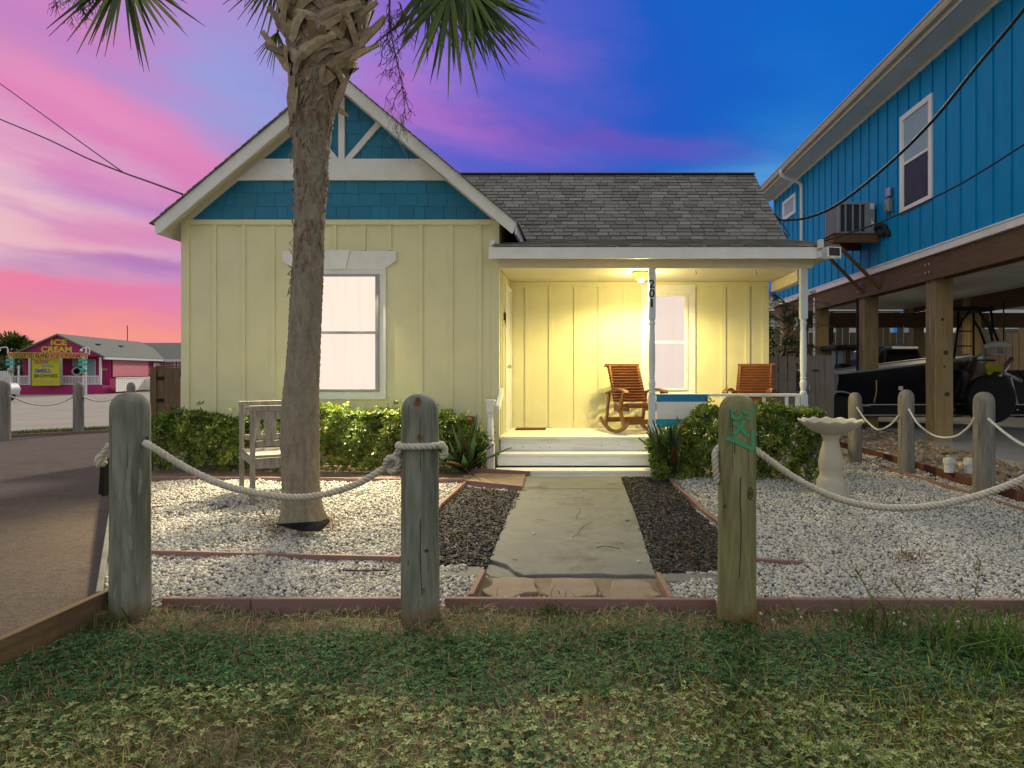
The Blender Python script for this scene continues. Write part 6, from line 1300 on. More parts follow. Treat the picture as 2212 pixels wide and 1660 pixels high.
# ------------------------------------------------------------------ boat, trailer and truck under the house
def wheel(root, x, y, z, r, wd, name='wheel'):
    mb = MB(); pr_ = [(r * .62, -wd / 2), (r * .9, -wd / 2), (r, -wd * .36), (r, wd * .36), (r * .9, wd / 2), (r * .62, wd / 2)]; mb.lathe(pr_, 36)
    mb.v = [(x + vx, y + vz, z + vy) for vx, vy, vz in mb.v]; w_ = mb.build(name, 'rubber', root, auto=40)
    mb = MB(); mb.lathe([(0, -wd * .30), (r * .2, -wd * .34), (r * .25, -wd * .2), (r * .55, -wd * .28), (r * .62, -wd * .45), (r * .62, wd * .4), (0, wd * .4)], 24); mb.v = [(x + vx, y + vz, z + vy) for vx, vy, vz in mb.v]; mb.build('rim', 'black', w_, auto=40)
    return w_
YB = 13.6                                                       # near side of the trailer
boat = thing('bay_boat', 'black bay boat with a tall tube tower parked under the blue house', 'boat', (8.2, 14.6, .8)); kk = YB / F
def bxp(px): return (px - CX) * YB / F
def bzp(py): return CH + (HY - py) * YB / F
st_ = []; x0, x1 = bxp(1812), bxp(2186)
for i in range(15):
    t = i / 14; x = x0 + (x1 - x0) * t; gun = bzp(808) + (bzp(762) - bzp(808)) * t ** 1.1; chine = bzp(884) + .06 + .42 * max(0, t - .72) ** 1.3 * 3; hw_ = 1.15 * (1 - max(0, t - .55) ** 2.2 * 4.2); hw_ = max(.04, hw_); keel = chine - .22 * (1 - max(0, t - .8) * 4.5)
    cw = hw_ * (.86 - .35 * max(0, t - .5)); cy_ = YB + 1.2
    st_.append([(x, cy_ - hw_, gun), (x + .02, cy_ - hw_ * 1.0 + .0, gun - .10), (x, cy_ - (hw_ + cw) / 2 - .02, (gun + chine) / 2), (x, cy_ - cw, chine), (x, cy_, keel), (x, cy_ + cw, chine), (x, cy_ + (hw_ + cw) / 2 + .02, (gun + chine) / 2), (x, cy_ + hw_, gun - .10), (x, cy_ + hw_, gun)])
b = MB(); n = 9; b.add([p for r_ in st_ for p in r_], [(i * n + j, (i + 1) * n + j, (i + 1) * n + j + 1, i * n + j + 1) for i in range(14) for j in range(n - 1)] + [tuple(range(n))]); b.build('hull', 'gelcoat', boat, smooth=True, auto=38)
b = MB(); b.add([p for r_ in st_ for p in ((r_[0][0], r_[0][1], r_[0][2] - .02), (r_[8][0], r_[8][1], r_[8][2] - .02))], [(i * 2, i * 2 + 2, i * 2 + 3, i * 2 + 1) for i in range(14)]); b.build('deck', 'alu', boat)
b = MB(); b.tube([r_[0] for r_ in st_], .022, 6); b.tube([r_[8] for r_ in st_], .022, 6); b.build('rub_rail', 'alu', boat, smooth=True)
p = P(1945, 838, YB + .02)
b = MB(); b.bx(p.x - .03, p.x + .06, YB + .03, YB + .045, p.z - .05, p.z + .03); b.build('hull_sticker', 'white', boat)
b = MB()                                                        # tube tower
def tp(px, py, dy): return P(px, py, YB + dy)
for dy in (.55, 1.75):
    for l in (((2060, 778), (2068, 720), (2071, 668)), ((2068, 715), (2080, 690), (2102, 666)), ((2150, 764), (2138, 710), (2112, 668)), ((2128, 744), (2116, 712), (2102, 690)), ((2140, 668), (2145, 710), (2162, 752))):
        b.tube([tp(*q, dy) for q in l], .026, 7)
for l in (((2103, 668), (2103, 775)), ((2140, 668), (2142, 712), (2143, 740))): b.tube([tp(*q, 1.1) for q in l], .024, 7)
for py in (716, 748): b.tube([tp(2064, py, .55), tp(2103, py, .8)], .016, 6)
b.tube([tp(2062, 777, .55), tp(2150, 779, .55)], .02, 6); b.tube([tp(2168, 756, 1.1), tp(2168, 652, 1.1)], .016, 6); b.build('tower', 'black', boat, smooth=True)
b = MB(); p0 = tp(2052, 672, .4); p1 = tp(2150, 662, .4); b.bx(p0.x, p1.x, YB + .4, YB + 1.95, p0.z, p1.z); b.build('tower_roof', 'black', boat, bevel=.03)
tm = MB(); q = bez([tp(2128, 752, .5), tp(2140, 746, .5), tp(2160, 745, .5), tp(2180, 746, .5)], 4); tm.tube(q, [.02, .05, .07, .075, .08, .085, .085, .085, .085, .085, .08, .08, .07][:len(q)], 10); tr_ = tm.build('trolling_motor', 'pipe_white', boat, smooth=True)
b = MB(); p = tp(2150, 766, .5); b.bx(p.x - .16, p.x + .26, YB + .40, YB + .62, p.z - .03, p.z + .02); b.bx(p.x - .05, p.x + .0, YB + .45, YB + .57, p.z, p.z + .14); b.bx(p.x + .14, p.x + .19, YB + .45, YB + .57, p.z, p.z + .14); b.build('mount', 'alu', tr_)
b = MB(); b.tube([tp(2186, 775, .2), tp(2168, 800, .1), tp(2150, 826, 0)], [.05, .06, .03], 8); b.build('shaft_head', 'chrome', tr_, smooth=True)
b = MB()
for a_ in (0, 2.1, 4.2):
    c_ = tp(2145, 797, 0); b.bar(c_, c_ + Vector((.22 * math.cos(a_), .02, .13 * math.sin(a_))), .10, .02, up=(0, 1, .4), w2=.14)
b.build('propeller', 'yellow', tr_)
trl = thing('boat_trailer', 'black boat trailer with grey fender carrying the black boat', 'trailer', (8.2, 14.6, SZ)); b = MB()
for dy in (.25, 2.15): b.bar((bxp(1795), YB + dy, bzp(887)), (bxp(2330), YB + dy, bzp(887)), .08, .21)
for px in (1830, 1950, 2080, 2160): b.bar((bxp(px), YB + .25, bzp(887)), (bxp(px), YB + 2.15, bzp(887)), .07, .10)
b.build('frame', 'black', trl, bevel=.006)
b = MB()
for py in (875.5, 898.5): b.bar((bxp(1795), YB + .2, bzp(py)), (bxp(2330), YB + .2, bzp(py)), .012, .016)
b.build('trim_stripe', 'chrome', trl)
b = MB(); b.tube([(bxp(2072), YB + .20, bzp(887)), (bxp(2072), YB + .19, bzp(887))], .035, 8); b.build('marker_light', 'rust', trl)
b = MB()
for px in (2212, 2232, 2250): b.tube([(bxp(px), YB + .20, bzp(887)), (bxp(px), YB + .195, bzp(887))], .02, 8)
b.build('bolt', 'chrome', trl)
for px in (1812, 1790 - 90):
    wheel(trl, bxp(px), YB + .05, SZ + .36, .36, .24); wheel(trl, bxp(px), YB + 2.4, SZ + .36, .36, .24)
b = MB(); cx_, cz_ = bxp(1812), SZ + .36; arc = [(cx_ + .46 * math.cos(t), cz_ + .46 * math.sin(t)) for t in [math.pi * i / 12 for i in range(13)]]; inn = [(cx_ + .43 * math.cos(t), cz_ + .43 * math.sin(t)) for t in [math.pi * i / 12 for i in range(13)]]
for i in range(12): b.prism([(arc[i][0], YB - .12, arc[i][1]), (arc[i + 1][0], YB - .12, arc[i + 1][1]), (inn[i + 1][0], YB - .12, inn[i + 1][1]), (inn[i][0], YB - .12, inn[i][1])], (0, .32, 0))
b.bx(cx_ + .35, cx_ + .62, YB - .12, YB + .2, SZ + .50, SZ + .53); b.build('fender', 'alu', trl, smooth=False)
wheel(trl, bxp(2131), YB - .10, bzp(862), .50, .26, 'spare_wheel')
b = MB(); b.bar(P(2180, 815, YB), P(2196, 880, YB + .3), .07, .10); b.bar(P(2168, 806, YB), P(2206, 824, YB + .5), .06, .06); b.build('winch_post', 'alu', trl, bevel=.004)
b = MB(); b.tube([P(2198, 800, YB + .3), P(2240, 850, YB + .5), P(2300, 880, YB + 1)], .02, 6); b.build('winch_strap', 'black', trl)
trk = thing('pickup_truck', 'dark pickup truck cab with a roof light bar parked behind the boat', 'pickup truck', (9.3, 18.0, SZ)); YT = 17.3
def tq(px, py, dy=0.0): v = P(px, py, YT); v.y += dy; return v
b = MB(); prof = [(1880, 800), (1888, 776), (1900, 757), (1912, 748), (1950, 744), (1982, 748), (1990, 765), (2002, 802)]; b.prism([tq(*q) for q in prof], (0, 1.7, 0)); b.build('cab', 'truck', trk, bevel=.05)
b = MB(); p0, p1 = tq(1760, 800, -.12), tq(2260, 905, 0); b.bx(p0.x, p1.x, YT - .12, YT + 1.85, p1.z + .3, p0.z); b.build('body', 'truck', trk, bevel=.08)
b = MB(); b.prism([tq(1914, 790, -.012), tq(1914, 756, -.012), tq(1980, 756, -.012), tq(1992, 790, -.012)], (0, .010, 0)); b.build('window', 'tint', trk); b = MB(); b.prism([tq(1890, 790, -.014), tq(1905, 757, -.014), tq(1909, 757, -.014), tq(1909, 790, -.014)], (0, .010, 0)); b.build('window', 'tint', trk)
b = MB(); p = tq(1950, 752, -.1); b.bx(p.x - .35, p.x + .35, YT - .14, YT - .08, p.z - .03, p.z + .03); b.build('light_bar', 'acgrey', trk, bevel=.01)
for px in (1850, 2200): q = tq(px, 900); wheel(trk, q.x, YT - .05, SZ + .40, .40, .27); wheel(trk, q.x, YT + 1.75, SZ + .40, .40, .27)
b = MB(); q = tq(1976, 750, .6); b.tube([q, q + Vector((0, 0, .62))], .006, 4); b.build('antenna', 'chrome', trk)
cart = thing('golf_cart', 'black golf cart with windshield parked behind the grey gate', 'golf cart', (P(1825, 800, 16).x, 16.4, SZ)); YG = 16.0
def gq(px, py, dy=0.0): v = P(px, py, YG); v.y += dy; return v
b = MB(); p0, p1 = gq(1803, 838), gq(1875, 880); b.bx(p0.x, p1.x, YG, YG + 1.2, SZ + .3, p0.z); b.build('body', 'truck', cart, bevel=.08)
b = MB(); p0, p1 = gq(1803, 757), gq(1880, 745); b.bx(p0.x, p1.x, YG - .05, YG + 1.25, p0.z, p1.z); b.build('roof', 'black', cart, bevel=.06)
b = MB()
for px in (1806, 1836, 1874):
    for dy in (0, 1.2): b.tube([gq(px, 838, dy), gq(px + (2 if px < 1820 else -2), 755, dy)], .02, 6)
b.build('roof_post', 'black', cart); b = MB(); b.prism([gq(1808, 790, .3), gq(1808, 758, .3), gq(1832, 758, .3), gq(1832, 790, .3)], (0, .012, 0)); b.build('windshield', 'blind', cart)
b = MB(); q = gq(1828, 800, .3); b.lathe([(0, -.16), (.16, -.12), (.20, 0), (.16, .14), (0, .17)], 14, tuple(q)); b.build('seat', 'black', cart, smooth=True)
for px in (1818, 1868): q = gq(px, 880); wheel(cart, q.x, YG - .02, SZ + .24, .24, .18); wheel(cart, q.x, YG + 1.2, SZ + .24, .24, .18)
b = MB(); b.tube([gq(1800, 745, .2), gq(1798, 700, .2), gq(1794, 672, .2)][::-1] and bez([P(1793, 745, 15.5), P(1793, 690, 15.5), P(1797, 679, 15.6), P(1797, 740, 15.7)], 6), .035, 8); tag(b.build('corrugated_pipe', 'rubber', smooth=True), 'bent black corrugated pipe standing behind the gate', 'pipe')
b = MB(); b.tube(bez([P(1800, 806, 12.6), P(1794, 830, 12.6), P(1790, 860, 12.6), P(1790, 880, 12.6), P(1800, 912, 12.6)], 6), .014, 6); tag(b.build('garden_hose', 'hose_yellow', smooth=True), 'yellow hose hanging by the trailer fender', 'hose')
b = MB(); b.tube(bez([P(1893, 822, 13.3), P(1893, 845, 13.3), P(1888, 870, 13.3)], 6), .013, 6); tag(b.build('strap', 'hose_yellow', smooth=True), 'yellow strap hanging from the boat beside the second piling', 'strap')
b = MB(); b.tube(bez([(6.42, 9.15 + .0 * i, .30 + .16 * math.sin(i * 1.57) + .2) if False else (6.30 + .10 * math.cos(i * 1.3), 8.62, .52 + .22 * math.sin(i * 1.3)) for i in range(22)], 4), .014, 6); tag(b.build('hose_coil', 'hose', smooth=True), 'coiled green garden hose hanging at the right picture edge', 'hose')

# ------------------------------------------------------------------ beyond the blue house
bfc = thing('slatted_wall', 'brown slatted wood wall with square gaps behind the truck', 'fence', (9, 21.5, .2)); b = MB(); x = 6.4
while x < 15.5: b.bx(x, x + .20, 21.5, 21.54, .3, 2.95 if int(x * 3) % 2 else 2.75); x += .225
b.bx(6.4, 15.5, 21.541, 21.6, 2.05, 2.25); b.bx(6.4, 15.5, 21.541, 21.6, .4, .6); b.build('slat_panel', 'slat', bfc)
cb = thing('cream_house', 'cream sided house glimpsed under and behind the blue house', 'house', (9, 31, 0)); b = MB(); b.bx(2.5, 14.4, 30, 36, 0, 4.2); b.build('wall', 'offwhite', cb); b = MB(); b.prism([(2.0, 29.5, 4.2), (2.0, 33, 5.3), (2.0, 36.5, 4.2)], (12.9, 0, 0)); b.build('roof', 'shoproof', cb)
b = MB(); b.bx(6.0, 7.2, 29.95, 29.99, 1.2, 2.6); wq = b.build('window', 'white', cb); b = MB(); b.bx(6.1, 7.1, 29.93, 29.949, 1.3, 2.5); b.build('pane', 'glass', wq)
nb = thing('grey_neighbour_house', 'pale grey house beyond the raised house at the right edge', 'house', (19, 24, 0)); b = MB(); b.bx(14.6, 26, 24, 30, 0, 3.0); b.build('wall', 'greyhouse', nb); b = MB(); b.prism([(14.2, 23.6, 2.95), (26.4, 23.6, 2.95), (25, 27, 5.0), (15.6, 27, 5.0)], (0, .2, 0)); b.prism([(14.2, 23.6, 2.9), (14.2, 30.4, 2.9), (15.6, 27, 4.9)], (.2, 0, 0)); b.add([(14.2, 23.6, 3.0), (26.4, 23.6, 3.0), (25, 27, 5.02), (15.6, 27, 5.02)], [(0, 1, 2, 3)]); b.build('roof', 'greyhouse', nb)
b = MB(); b.bx(15.8, 16.6, 23.97, 23.999, 1.1, 2.3); wq = b.build('window', 'white', nb); b = MB(); b.bx(15.88, 16.52, 23.96, 23.969, 1.18, 2.22); b.build('pane', 'glass', wq)
def blob_tree(name, label, cat_, x, y, z, rx, ry, rz, n, seedv, cols, trunk=True, group=None, l0=.18, l1=.34):
    t = thing(name, label, cat_, (x, y, 0), 0, group); r_ = np.random.default_rng(seedv); lob = r_.normal(0, .42, (16, 3)); pick = r_.integers(0, 16, n); d = r_.normal(0, 1, (n, 3)); d /= np.linalg.norm(d, axis=1, keepdims=True)
    p = (lob[pick] + d * r_.uniform(.25, .48, (n, 1))) * np.array([rx, ry, rz]) + np.array([x, y, z]); p[:, 2] = np.maximum(p[:, 2], .1); R = frame(d + r_.normal(0, .6, (n, 3)), r_.normal(0, 1, (n, 3))); L_ = r_.uniform(l0, l1, n); pal = np.array(cols)
    V_, T_, C_ = inst(LEAF_V, LEAF_T, p.astype(np.float32), R, np.stack([L_ * .5, L_, L_], 1).astype(np.float32), pal[r_.integers(0, len(pal), n)] * r_.uniform(.6, 1.4, (n, 1))); np_mesh('crown', V_, T_, 'leaf', C_, t)
    mb = MB(); mb.tube([(x, y, -.1), (x + .1, y, z * .5), (x, y, z)], [.16, .12, .06], 7); mb.build('trunk', 'twig', t); return t
TC = [(.03, .06, .018), (.045, .08, .02), (.025, .05, .016)]
blob_tree('broadleaf_tree', 'dark green tree seen through the gap between cottage and blue house', 'tree', 6.0, 27, 2.2, 2.2, 1.4, 1.9, 2600, 3, TC)
blob_tree('broadleaf_tree', 'rounded green tree far behind the shop wing', 'tree', -60, 90, 2.5, 5, 3, 2, 1800, 5, TC, l0=.3, l1=.6)

# ------------------------------------------------------------------ the pink ice cream shop
shop = thing('ice_cream_shop', 'magenta gabled ice cream shop with white porch rails and grey green roof', 'shop', (-32.2, 40, 0), math.radians(14), local=True); KS = 40 / F
def su(px): return (px - 130) * KS
def sz(py): return 1.5 + (HY - py) * KS
def L2(px, py, v): return Vector((su(px), v, sz(py)))
b = MB(); b.prism([L2(40, 853, 1.2), L2(206, 853, 1.2), L2(206, 770, 1.2), L2(127, 727, 1.2), L2(40, 773, 1.2)], (0, 11, 0)); b.build('wall', 'pink', shop)
b = MB(); b.prism([L2(36, 772, 0), L2(127, 726, 0), L2(212, 771, 0), L2(212, 765, 0) + Vector((0, 0, -.12)), L2(36, 766, 0) + Vector((0, 0, -.12))], (0, .15, 0)); b.build('gable_front', 'pink', shop)
for s_ in (-1, 1):
    e = L2(216, 773, -.25) if s_ > 0 else L2(34, 774, -.25); a_ = L2(127, 725, -.25); up_ = Vector((0, 0, .10)); b = MB(); b.prism([a_ + up_, e + up_, e, a_], (0, 12.2, 0)); b.build('roof', 'shoproof', shop)
b = MB(); p0, p1 = L2(216, 774, -.24), L2(216, 774, 11.9); b.bar(p0, p1, .12, .14); b.build('gutter', 'pipe_white', shop)
b = MB(); b.bx(su(28), su(209), -.05, .10, sz(853), sz(832)); b.bx(su(28), su(209), .10, 1.2, sz(853), sz(834)); b.build('porch_skirt', 'pink', shop)
for (a_, c_) in ((27, 71), (131, 204)):
    b = MB(); b.bx(su(a_), su(c_), 0, .06, sz(814.5), sz(812)); b.bx(su(a_), su(c_), 0, .06, sz(831.5), sz(829.5)); x = su(a_) + .03
    while x < su(c_): b.bx(x, x + .032, .012, .048, sz(829.4), sz(814.6)); x += .078
    b.build('porch_rail', 'pipe_white', shop)
for px in (41, 72.5, 130, 204): b = MB(); b.bx(su(px) - .055, su(px) + .055, 0.0, .11, sz(832), sz(772)); b.build('porch_post', 'pipe_white', shop)
b = MB(); b.bx(su(134), su(153), 1.16, 1.199, sz(814), sz(776)); b.bx(su(158), su(178), 1.16, 1.199, sz(814), sz(776)); wq = b.build('window', 'white', shop); b = MB(); b.bx(su(159.5), su(176.5), 1.14, 1.159, sz(812), sz(777)); b.bx(su(135), su(152), 1.14, 1.159, sz(791), sz(777)); b.build('pane', 'blind', wq)
b = MB(); b.bx(su(134), su(153), 1.10, 1.14, sz(813), sz(792)); b.build('speaker_board', 'black', shop)
b = MB(); c_ = L2(143, 802.5, 1.09); b.tube([c_ + Vector((.235 * math.cos(t), 0, .235 * math.sin(t))) for t in [i * math.pi / 12 for i in range(25)]], .055, 8); b.build('ring_wreath', 'pipe_white', shop)
b = MB(); b.bx(su(185), su(201), 1.15, 1.199, sz(800.5), sz(796)); b.build('name_plate', 'ochre', shop)
text('lettering', 'ICE', .50, 'letter_yellow', shop, (su(127), -.012, sz(740)), ext=.008, bold=.02, fit=(30 * KS, 12.8 * KS)); text('lettering', 'CREAM', .50, 'letter_yellow', shop, (su(122.5), -.012, sz(755.3)), ext=.008, bold=.02, fit=(57 * KS, 12.6 * KS))
b = MB(); q0 = Vector((su(208.5), 1.25, 0)); b.bx(su(208) - .0, su(208) + .03, 1.4, 7.0, sz(815), sz(777)); b.build('light_siding', 'salmon', shop)
b = MB(); b.bx(su(208), su(208) + .03, 8.0, 9.3, .5, 2.05); b.build('side_door', 'pipe_white', shop)
b = MB()
for i in range(30): b.bx(su(215) + .3, su(215) + .33, .6 + i * .30, .86 + i * .30, .12, .98)
b.bx(su(215) + .31, su(215) + .36, .6, 9.6, .97, 1.03); b.build('ramp_wall', 'soffit', shop)
b = MB(); b.bx(su(215) + 1.0, su(215) + 1.9, 5.4, 6.1, .05, .95); b.build('condenser', 'soffit', shop, bevel=.02)
b = MB()
for v, u in ((2.2, .55), (5.5, .55)): 
    p = L2(127, 725, v).lerp(L2(216, 773, v), .42); b.bx(p.x - .15, p.x + .18, v, v + .3, p.z + .10, p.z + .16)
b.build('roof_vent', 'black', shop)
b = MB(); p = L2(127, 725, 9.6); b.tube([p, p + Vector((0, 0, 1.25))], .03, 5); b.build('vent_stack', 'black', shop)
wing = thing('pink_wing', 'long magenta wing with white trim joining the ice cream shop at its right', 'building', (-28, 51.5, 0)); kw = 50 / F
def wp(px, py, Y=50.0): return P(px, py, Y)
b = MB(); p0, p1 = wp(296, 776), wp(520, 776); b.bx(p0.x, p1.x, 50, 56, 0, p0.z); b.build('wall', 'pink', wing)
b = MB(); e0, e1 = wp(288, 777, 49.6), wp(530, 777, 49.6); r0_, r1_ = wp(276, 741, 53), wp(530, 741, 53); b.add([e0, e1, r1_, r0_, e0 - Vector((0, 0, .12)), e1 - Vector((0, 0, .12)), r1_ - Vector((0, -3.2, 2.1)), r0_ - Vector((0, -3.2, 2.1))], [(0, 1, 2, 3), (4, 5, 1, 0), (1, 5, 6, 2), (3, 2, 6, 7), (4, 0, 3, 7), (5, 4, 7, 6)]); b.build('roof', 'shoproof', wing)
b = MB(); b.bar(e0 - Vector((0, .05, .08)), e1 - Vector((0, .05, .08)), .12, .16); b.tube([wp(304, 779, 49.7), wp(310, 785, 49.8), wp(311, 822, 49.9)], .06, 6); b.build('gutter', 'pipe_white', wing)
for (a_, c_) in ((332, 352), (355, 378), (382, 398)):
    b = MB(); p0, p1 = wp(a_, 815, 49.9), wp(c_, 781, 49.9); b.bx(p0.x, p1.x, 49.93, 49.999, p0.z, p1.z); wq = b.build('window', 'pipe_white', wing); b = MB(); b.bx(p0.x + .12, p1.x - .12, 49.90, 49.929, p0.z + .12, p1.z - .12); b.build('pane', 'salmon', wq)
b = MB(); p0, p1 = wp(313, 805, 49.9), wp(328, 799, 49.9); b.bx(p0.x, p1.x, 49.95, 49.999, p0.z, p1.z); b.build('name_plate', 'ochre', wing)
rf = thing('ramp_fence', 'white ramp fence in front of the magenta wing', 'fence', (-30, 46, 0)); b = MB(); x = -31.2
while x < -25.5: b.bx(x, x + .26, 45.5, 45.54, .1, .85 + .25 * min(1, max(0, (x + 31.2) / 5))); x += .28
b.build('board_panel', 'soffit', rf)
# its signs stand in front
sb = thing('menu_sign', 'yellow painted sign with coloured lettering on the ice cream shop front', 'sign', (-32.0, 39.4, .5), math.radians(14), local=True); kx = 39.4 / F
def u2(px): return (px - 100) * kx
def z2(py): return (HY - py) * kx + 1.0
sb.location = (P(100, 800, 39.35).x, 39.35, .5)
b = MB(); b.bx(u2(74), u2(125), -.03, .03, z2(833.5), z2(774)); b.build('board', 'yellow', sb, bevel=.008)
for s_, m_, px, py, fw, fh, bo in (('SLOW', 'letter_pink', 92.5, 782.3, 26, 8.6, .012), ('DOWN', 'letter_teal', 103, 791.3, 22, 5.8, .008), ('SMELL', 'letter_purple', 94.7, 801.4, 30.5, 8.8, .012), ('BROWNIES', 'letter_black', 100, 812.3, 43, 7.4, .004)):
    text('lettering', s_, .3, m_, sb, (u2(px), -.036, z2(py)), ext=.004, bold=bo, fit=(fw * kx, fh * kx))
b = MB(); rnd = random.Random(2)
for yy in (823, 827.5):
    px = 79 if yy < 825 else 87
    while px < (121 if yy < 825 else 114): l_ = rnd.uniform(1.2, 3.5); b.bx(u2(px), u2(px + l_), -.036, -.031, z2(yy + .5), z2(yy - .5)); px += l_ + 1.1
b.build('small_lettering', 'salmon', sb)
bn = thing('banner_sign', 'long ochre banner sign on two posts across the ice cream shop gable', 'sign', (P(103, 800, 39.0).x, 39.0, 0), math.radians(10), local=True); kx2 = 39.0 / F
def u3(px): return (px - 103) * kx2
def z3(py): return (HY - py) * kx2 + 1.5
b = MB(); b.bx(u3(28), u3(180), -.03, .03, z3(774.5), z3(762)); b.build('board', 'ochre', bn, bevel=.005)
text('lettering', 'DESSERTED ISLAND', .335, 'letter_black', bn, (u3(72.3), -.036, z3(768.4)), ext=.004, bold=.004, fit=(67.5 * kx2, 9.6 * kx2)); text('lettering', 'ICE CREAM', .33, 'letter_red', bn, (u3(138), -.036, z3(768.6)), ext=.004, bold=.012, fit=(57 * kx2, 9.6 * kx2))
b = MB()
for px in (33, 176): b.lathe([(0, -.06), (.07, -.02), (.08, .04), (.04, .10), (0, .11)], 10, (u3(px), -.05, z3(765))); b.lathe([(0, -.20), (.06, -.02), (0, -.01)], 10, (u3(px), -.05, z3(767)))
b.build('cone_emblem', 'salmon', bn, smooth=True)
for px in (46.5, 176): b = MB(); b.tube([(u3(px), .06, 0), (u3(px), .06, z3(752 if px > 100 else 790))], .05, 6); b.build('post', 'pipe_white', bn)
b = MB(); b.tube(bez([(u3(182), .06, z3(766)), (u3(182), .06, z3(752)), (u3(174), -.1, z3(752)), (u3(171), -.15, z3(755))], 4), .03, 6); b.lathe([(.03, .09), (.10, -.05), (.0, -.04)], 10, (u3(171), -.16, z3(757))); b.build('sign_lamp', 'pipe_white', bn)
b = MB(); b.tube(bez([(u3(26), .06, z3(766)), (u3(25), .06, z3(752)), (u3(18), -.1, z3(752)), (u3(14), -.15, z3(755))], 4), .03, 6); b.lathe([(.03, .09), (.10, -.05), (.0, -.04)], 10, (u3(14), -.16, z3(757))); b.build('sign_lamp', 'pipe_white', bn)
for px, lab in ((179, 'teal direction signs on the post right of the yellow sign'), (22, 'teal direction signs left of the ochre banner')):
    ds = thing('direction_sign', lab, 'sign', (P(px, 800, 38.6).x, 38.6, 0), 0, 'teal direction signs by the shop', local=True); kx4 = 38.6 / F; b = MB(); b.tube([(0, .05, 0), (0, .05, 1.5 + 28 * kx4)], .045, 6); b.build('post', 'pipe_white', ds); b = MB()
    for py in (778.5, 787): b.bx(-9 * kx4, 9 * kx4, -.02, .02, 1.5 + (HY - py - 3) * kx4, 1.5 + (HY - py + 3) * kx4)
    b.build('board', 'letter_teal', ds)
    b = MB(); b.lathe([(0, -.25), (.10, .0), (0, .02)], 10, (.06, -.03, 1.38)); b.build('cone_emblem', 'ochre', ds, smooth=True); b = MB(); b.lathe([(0, -.05), (.16, .0), (.18, .12), (.10, .22), (0, .24)], 12, (.06, -.03, 1.42)); b.build('cone_emblem', 'letter_teal' if px > 100 else 'paleblue', ds, smooth=True)
# far left
pb_ = thing('pale_blue_house', 'pale blue house behind the ice cream shop at its left', 'house', (-40, 50, 0)); b = MB(); p0, p1 = P(22, 800, 50), P(90, 764, 50); b.bx(p0.x, p1.x, 50, 55, 0, p1.z); b.build('wall', 'paleblue', pb_); b = MB(); b.bx(p0.x - .3, p1.x + .3, 49.7, 55.3, p1.z, p1.z + .25); b.build('roof', 'paleblue', pb_)
fp = thing('far_palm', 'bushy palm with dead skirt behind the ice cream shop at far left', 'palm tree', (P(26, 800, 46).x, 46, 0)); px_, pz_ = P(24, 756, 46).x, P(24, 756, 46).z; b = MB(); b.tube([(px_, 46, 0), (px_ + .05, 46, pz_)], [.25, .2], 8); b.build('trunk', 'bark', fp)
Vs = []
for i in range(46):
    a_ = i * 2.4; e_ = -1.0 + 2.2 * ((i * .618) % 1); d = Vector((math.cos(a_) * math.cos(e_), math.sin(a_) * math.cos(e_), math.sin(e_))); dead = e_ < -.35
    cols = [(.16, .12, .06), (.20, .16, .09)] if dead else GC; up_ = Vector((-d.x * d.z, -d.y * d.z, 1 - d.z * d.z + .01)); Vs.append(fan_leaf(Vector((px_, 46, pz_)) + d * .55, d, up_, .95, 16, 1.3, .2, 100 + i, cols, 3.0))
r_ = np.random.default_rng(66); d = r_.normal(0, 1, (1500, 3)); d /= np.linalg.norm(d, axis=1, keepdims=True); pp_ = d * r_.uniform(.3, 1, (1500, 1)) * np.array([1.05, 1.0, 1.05]) + np.array([px_, 46, pz_ - .1]); L_ = r_.uniform(.3, .6, 1500)
low = (d[:, 2] < -.25)[:, None]; Vs.append(inst(LEAF_V, LEAF_T, pp_.astype(np.float32), frame(d + np.array([0, 0, -.25]), r_.normal(0, 1, (1500, 3))), np.stack([L_ * .22, L_, L_], 1).astype(np.float32), np.where(low, np.array([[.16, .12, .06]]), np.array(GC)[r_.integers(0, 4, 1500)]) * r_.uniform(.6, 1.4, (1500, 1))))
np_mesh('crown', *cat(Vs)[:2], 'leaf', cat(Vs)[2], fp)
blob_tree('bush', 'low green bush left of the ice cream shop', 'bush', P(14, 800, 44).x, 44, 1.0, 1.9, 1.2, 1.1, 2600, 8, TC, l0=.16, l1=.30)
car = thing('parked_car', 'white car parked at the far left edge beyond the pilings', 'car', (P(-75, 800, 30).x, 30, 0)); cx_ = P(-75, 800, 30).x; b = MB(); b.prism([(cx_ - 2.2, 29.2, .35), (cx_ + 1.75, 29.2, .35), (cx_ + 1.85, 29.2, .62), (cx_ + 1.7, 29.2, .88), (cx_ + .8, 29.2, .98), (cx_ + .2, 29.2, 1.42), (cx_ - 1.4, 29.2, 1.42), (cx_ - 2.2, 29.2, .95)], (0, 1.7, 0)); b.build('body', 'carpaint', car, bevel=.08, seg=3)
b = MB(); b.prism([(cx_ + .72, 29.19, .99), (cx_ + .2, 29.19, 1.36), (cx_ - 1.3, 29.19, 1.36), (cx_ - 1.6, 29.19, 1.0)], (0, .012, 0)); b.build('window', 'glass', car)
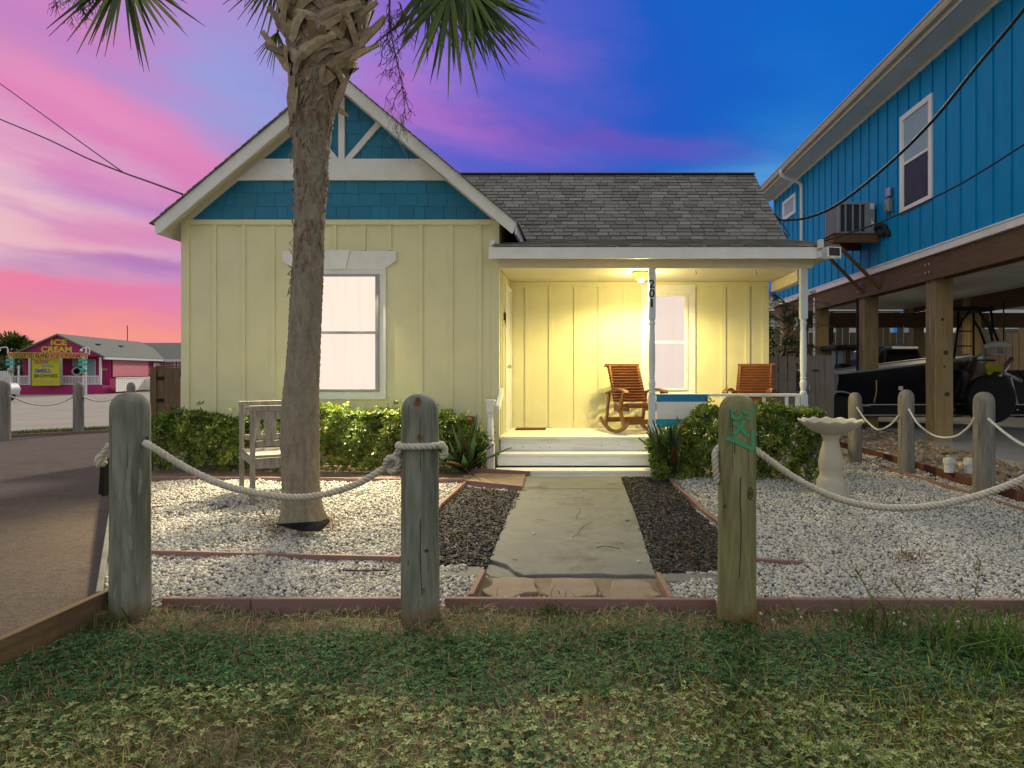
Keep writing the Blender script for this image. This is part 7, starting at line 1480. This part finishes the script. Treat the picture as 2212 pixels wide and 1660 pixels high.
for d_ in (-1.3, 1.2): wheel(car, cx_ + d_, 29.25, .33, .33, .2); wheel(car, cx_ + d_, 30.85, .33, .33, .2)
fe = thing('white_fence', 'white picket fence behind the parked car at far left', 'fence', (P(0, 800, 42).x, 42, 0)); b = MB(); x = P(-90, 800, 42).x
while x < P(22, 800, 42).x: b.bx(x, x + .09, 42, 42.03, .05, 1.45); x += .13
b.build('picket_panel', 'pipe_white', fe)

# ------------------------------------------------------------------ overhead lines
def wire(label, pts, r): b = MB(); c_ = bez(pts, 8); b.tube(c_, r, 6); tag(b.build('power_cable', 'cable', smooth=True), label, 'cable', 'overhead cables')
wire('thick black cable from the cottage roof corner up to the top right', [P(1672, 462, 11.2), P(1684, 474, 11.1), P(1700, 476, 11.0), P(1747, 470, 10.6), P(1813, 440, 10.0), P(1913, 361, 9.2), P(2013, 263, 8.5), P(2113, 140, 7.9), P(2212, 20, 7.4), P(2330, -140, 6.9)], .021)
wire('thin black cable from the porch roof corner to the right edge', [P(1778, 522, 8.6), P(1840, 502, 8.4), P(1913, 476, 8.2), P(2046, 413, 7.8), P(2130, 365, 7.5), P(2212, 313, 7.2), P(2330, 240, 6.9)], .011)
wire('upper thin cable at the left, meeting the lower one in the sky', [P(-900, -420, 22), P(-400, -110, 18), P(-60, 138, 14), P(0, 181, 13.4), P(120, 268, 12.0), P(200, 326, 11.1), P(268, 374, 10.3)], .010)
wire('lower black cable at the left running to the gable eave', [P(-900, -60, 22), P(-400, 102, 18), P(-60, 232, 14), P(0, 258, 13.4), P(100, 300, 12.3), P(190, 343, 11.2), P(268, 374, 10.3), P(330, 396, 9.5), P(394, 420, 8.75)], .014)
b = MB(); b.tube(bez([P(1672, 462, 11.2), P(1680, 490, 11.2), P(1696, 505, 11.0), P(1700, 520, 10.9)], 6), .012, 5); b.tube(bez([P(1674, 470, 11.2), P(1690, 484, 11.1), P(1706, 510, 10.8)], 6), .009, 5); tag(b.build('cable_drop', 'cable', smooth=True), 'slack black service wires at the cottage roof corner', 'cable', 'overhead cables')
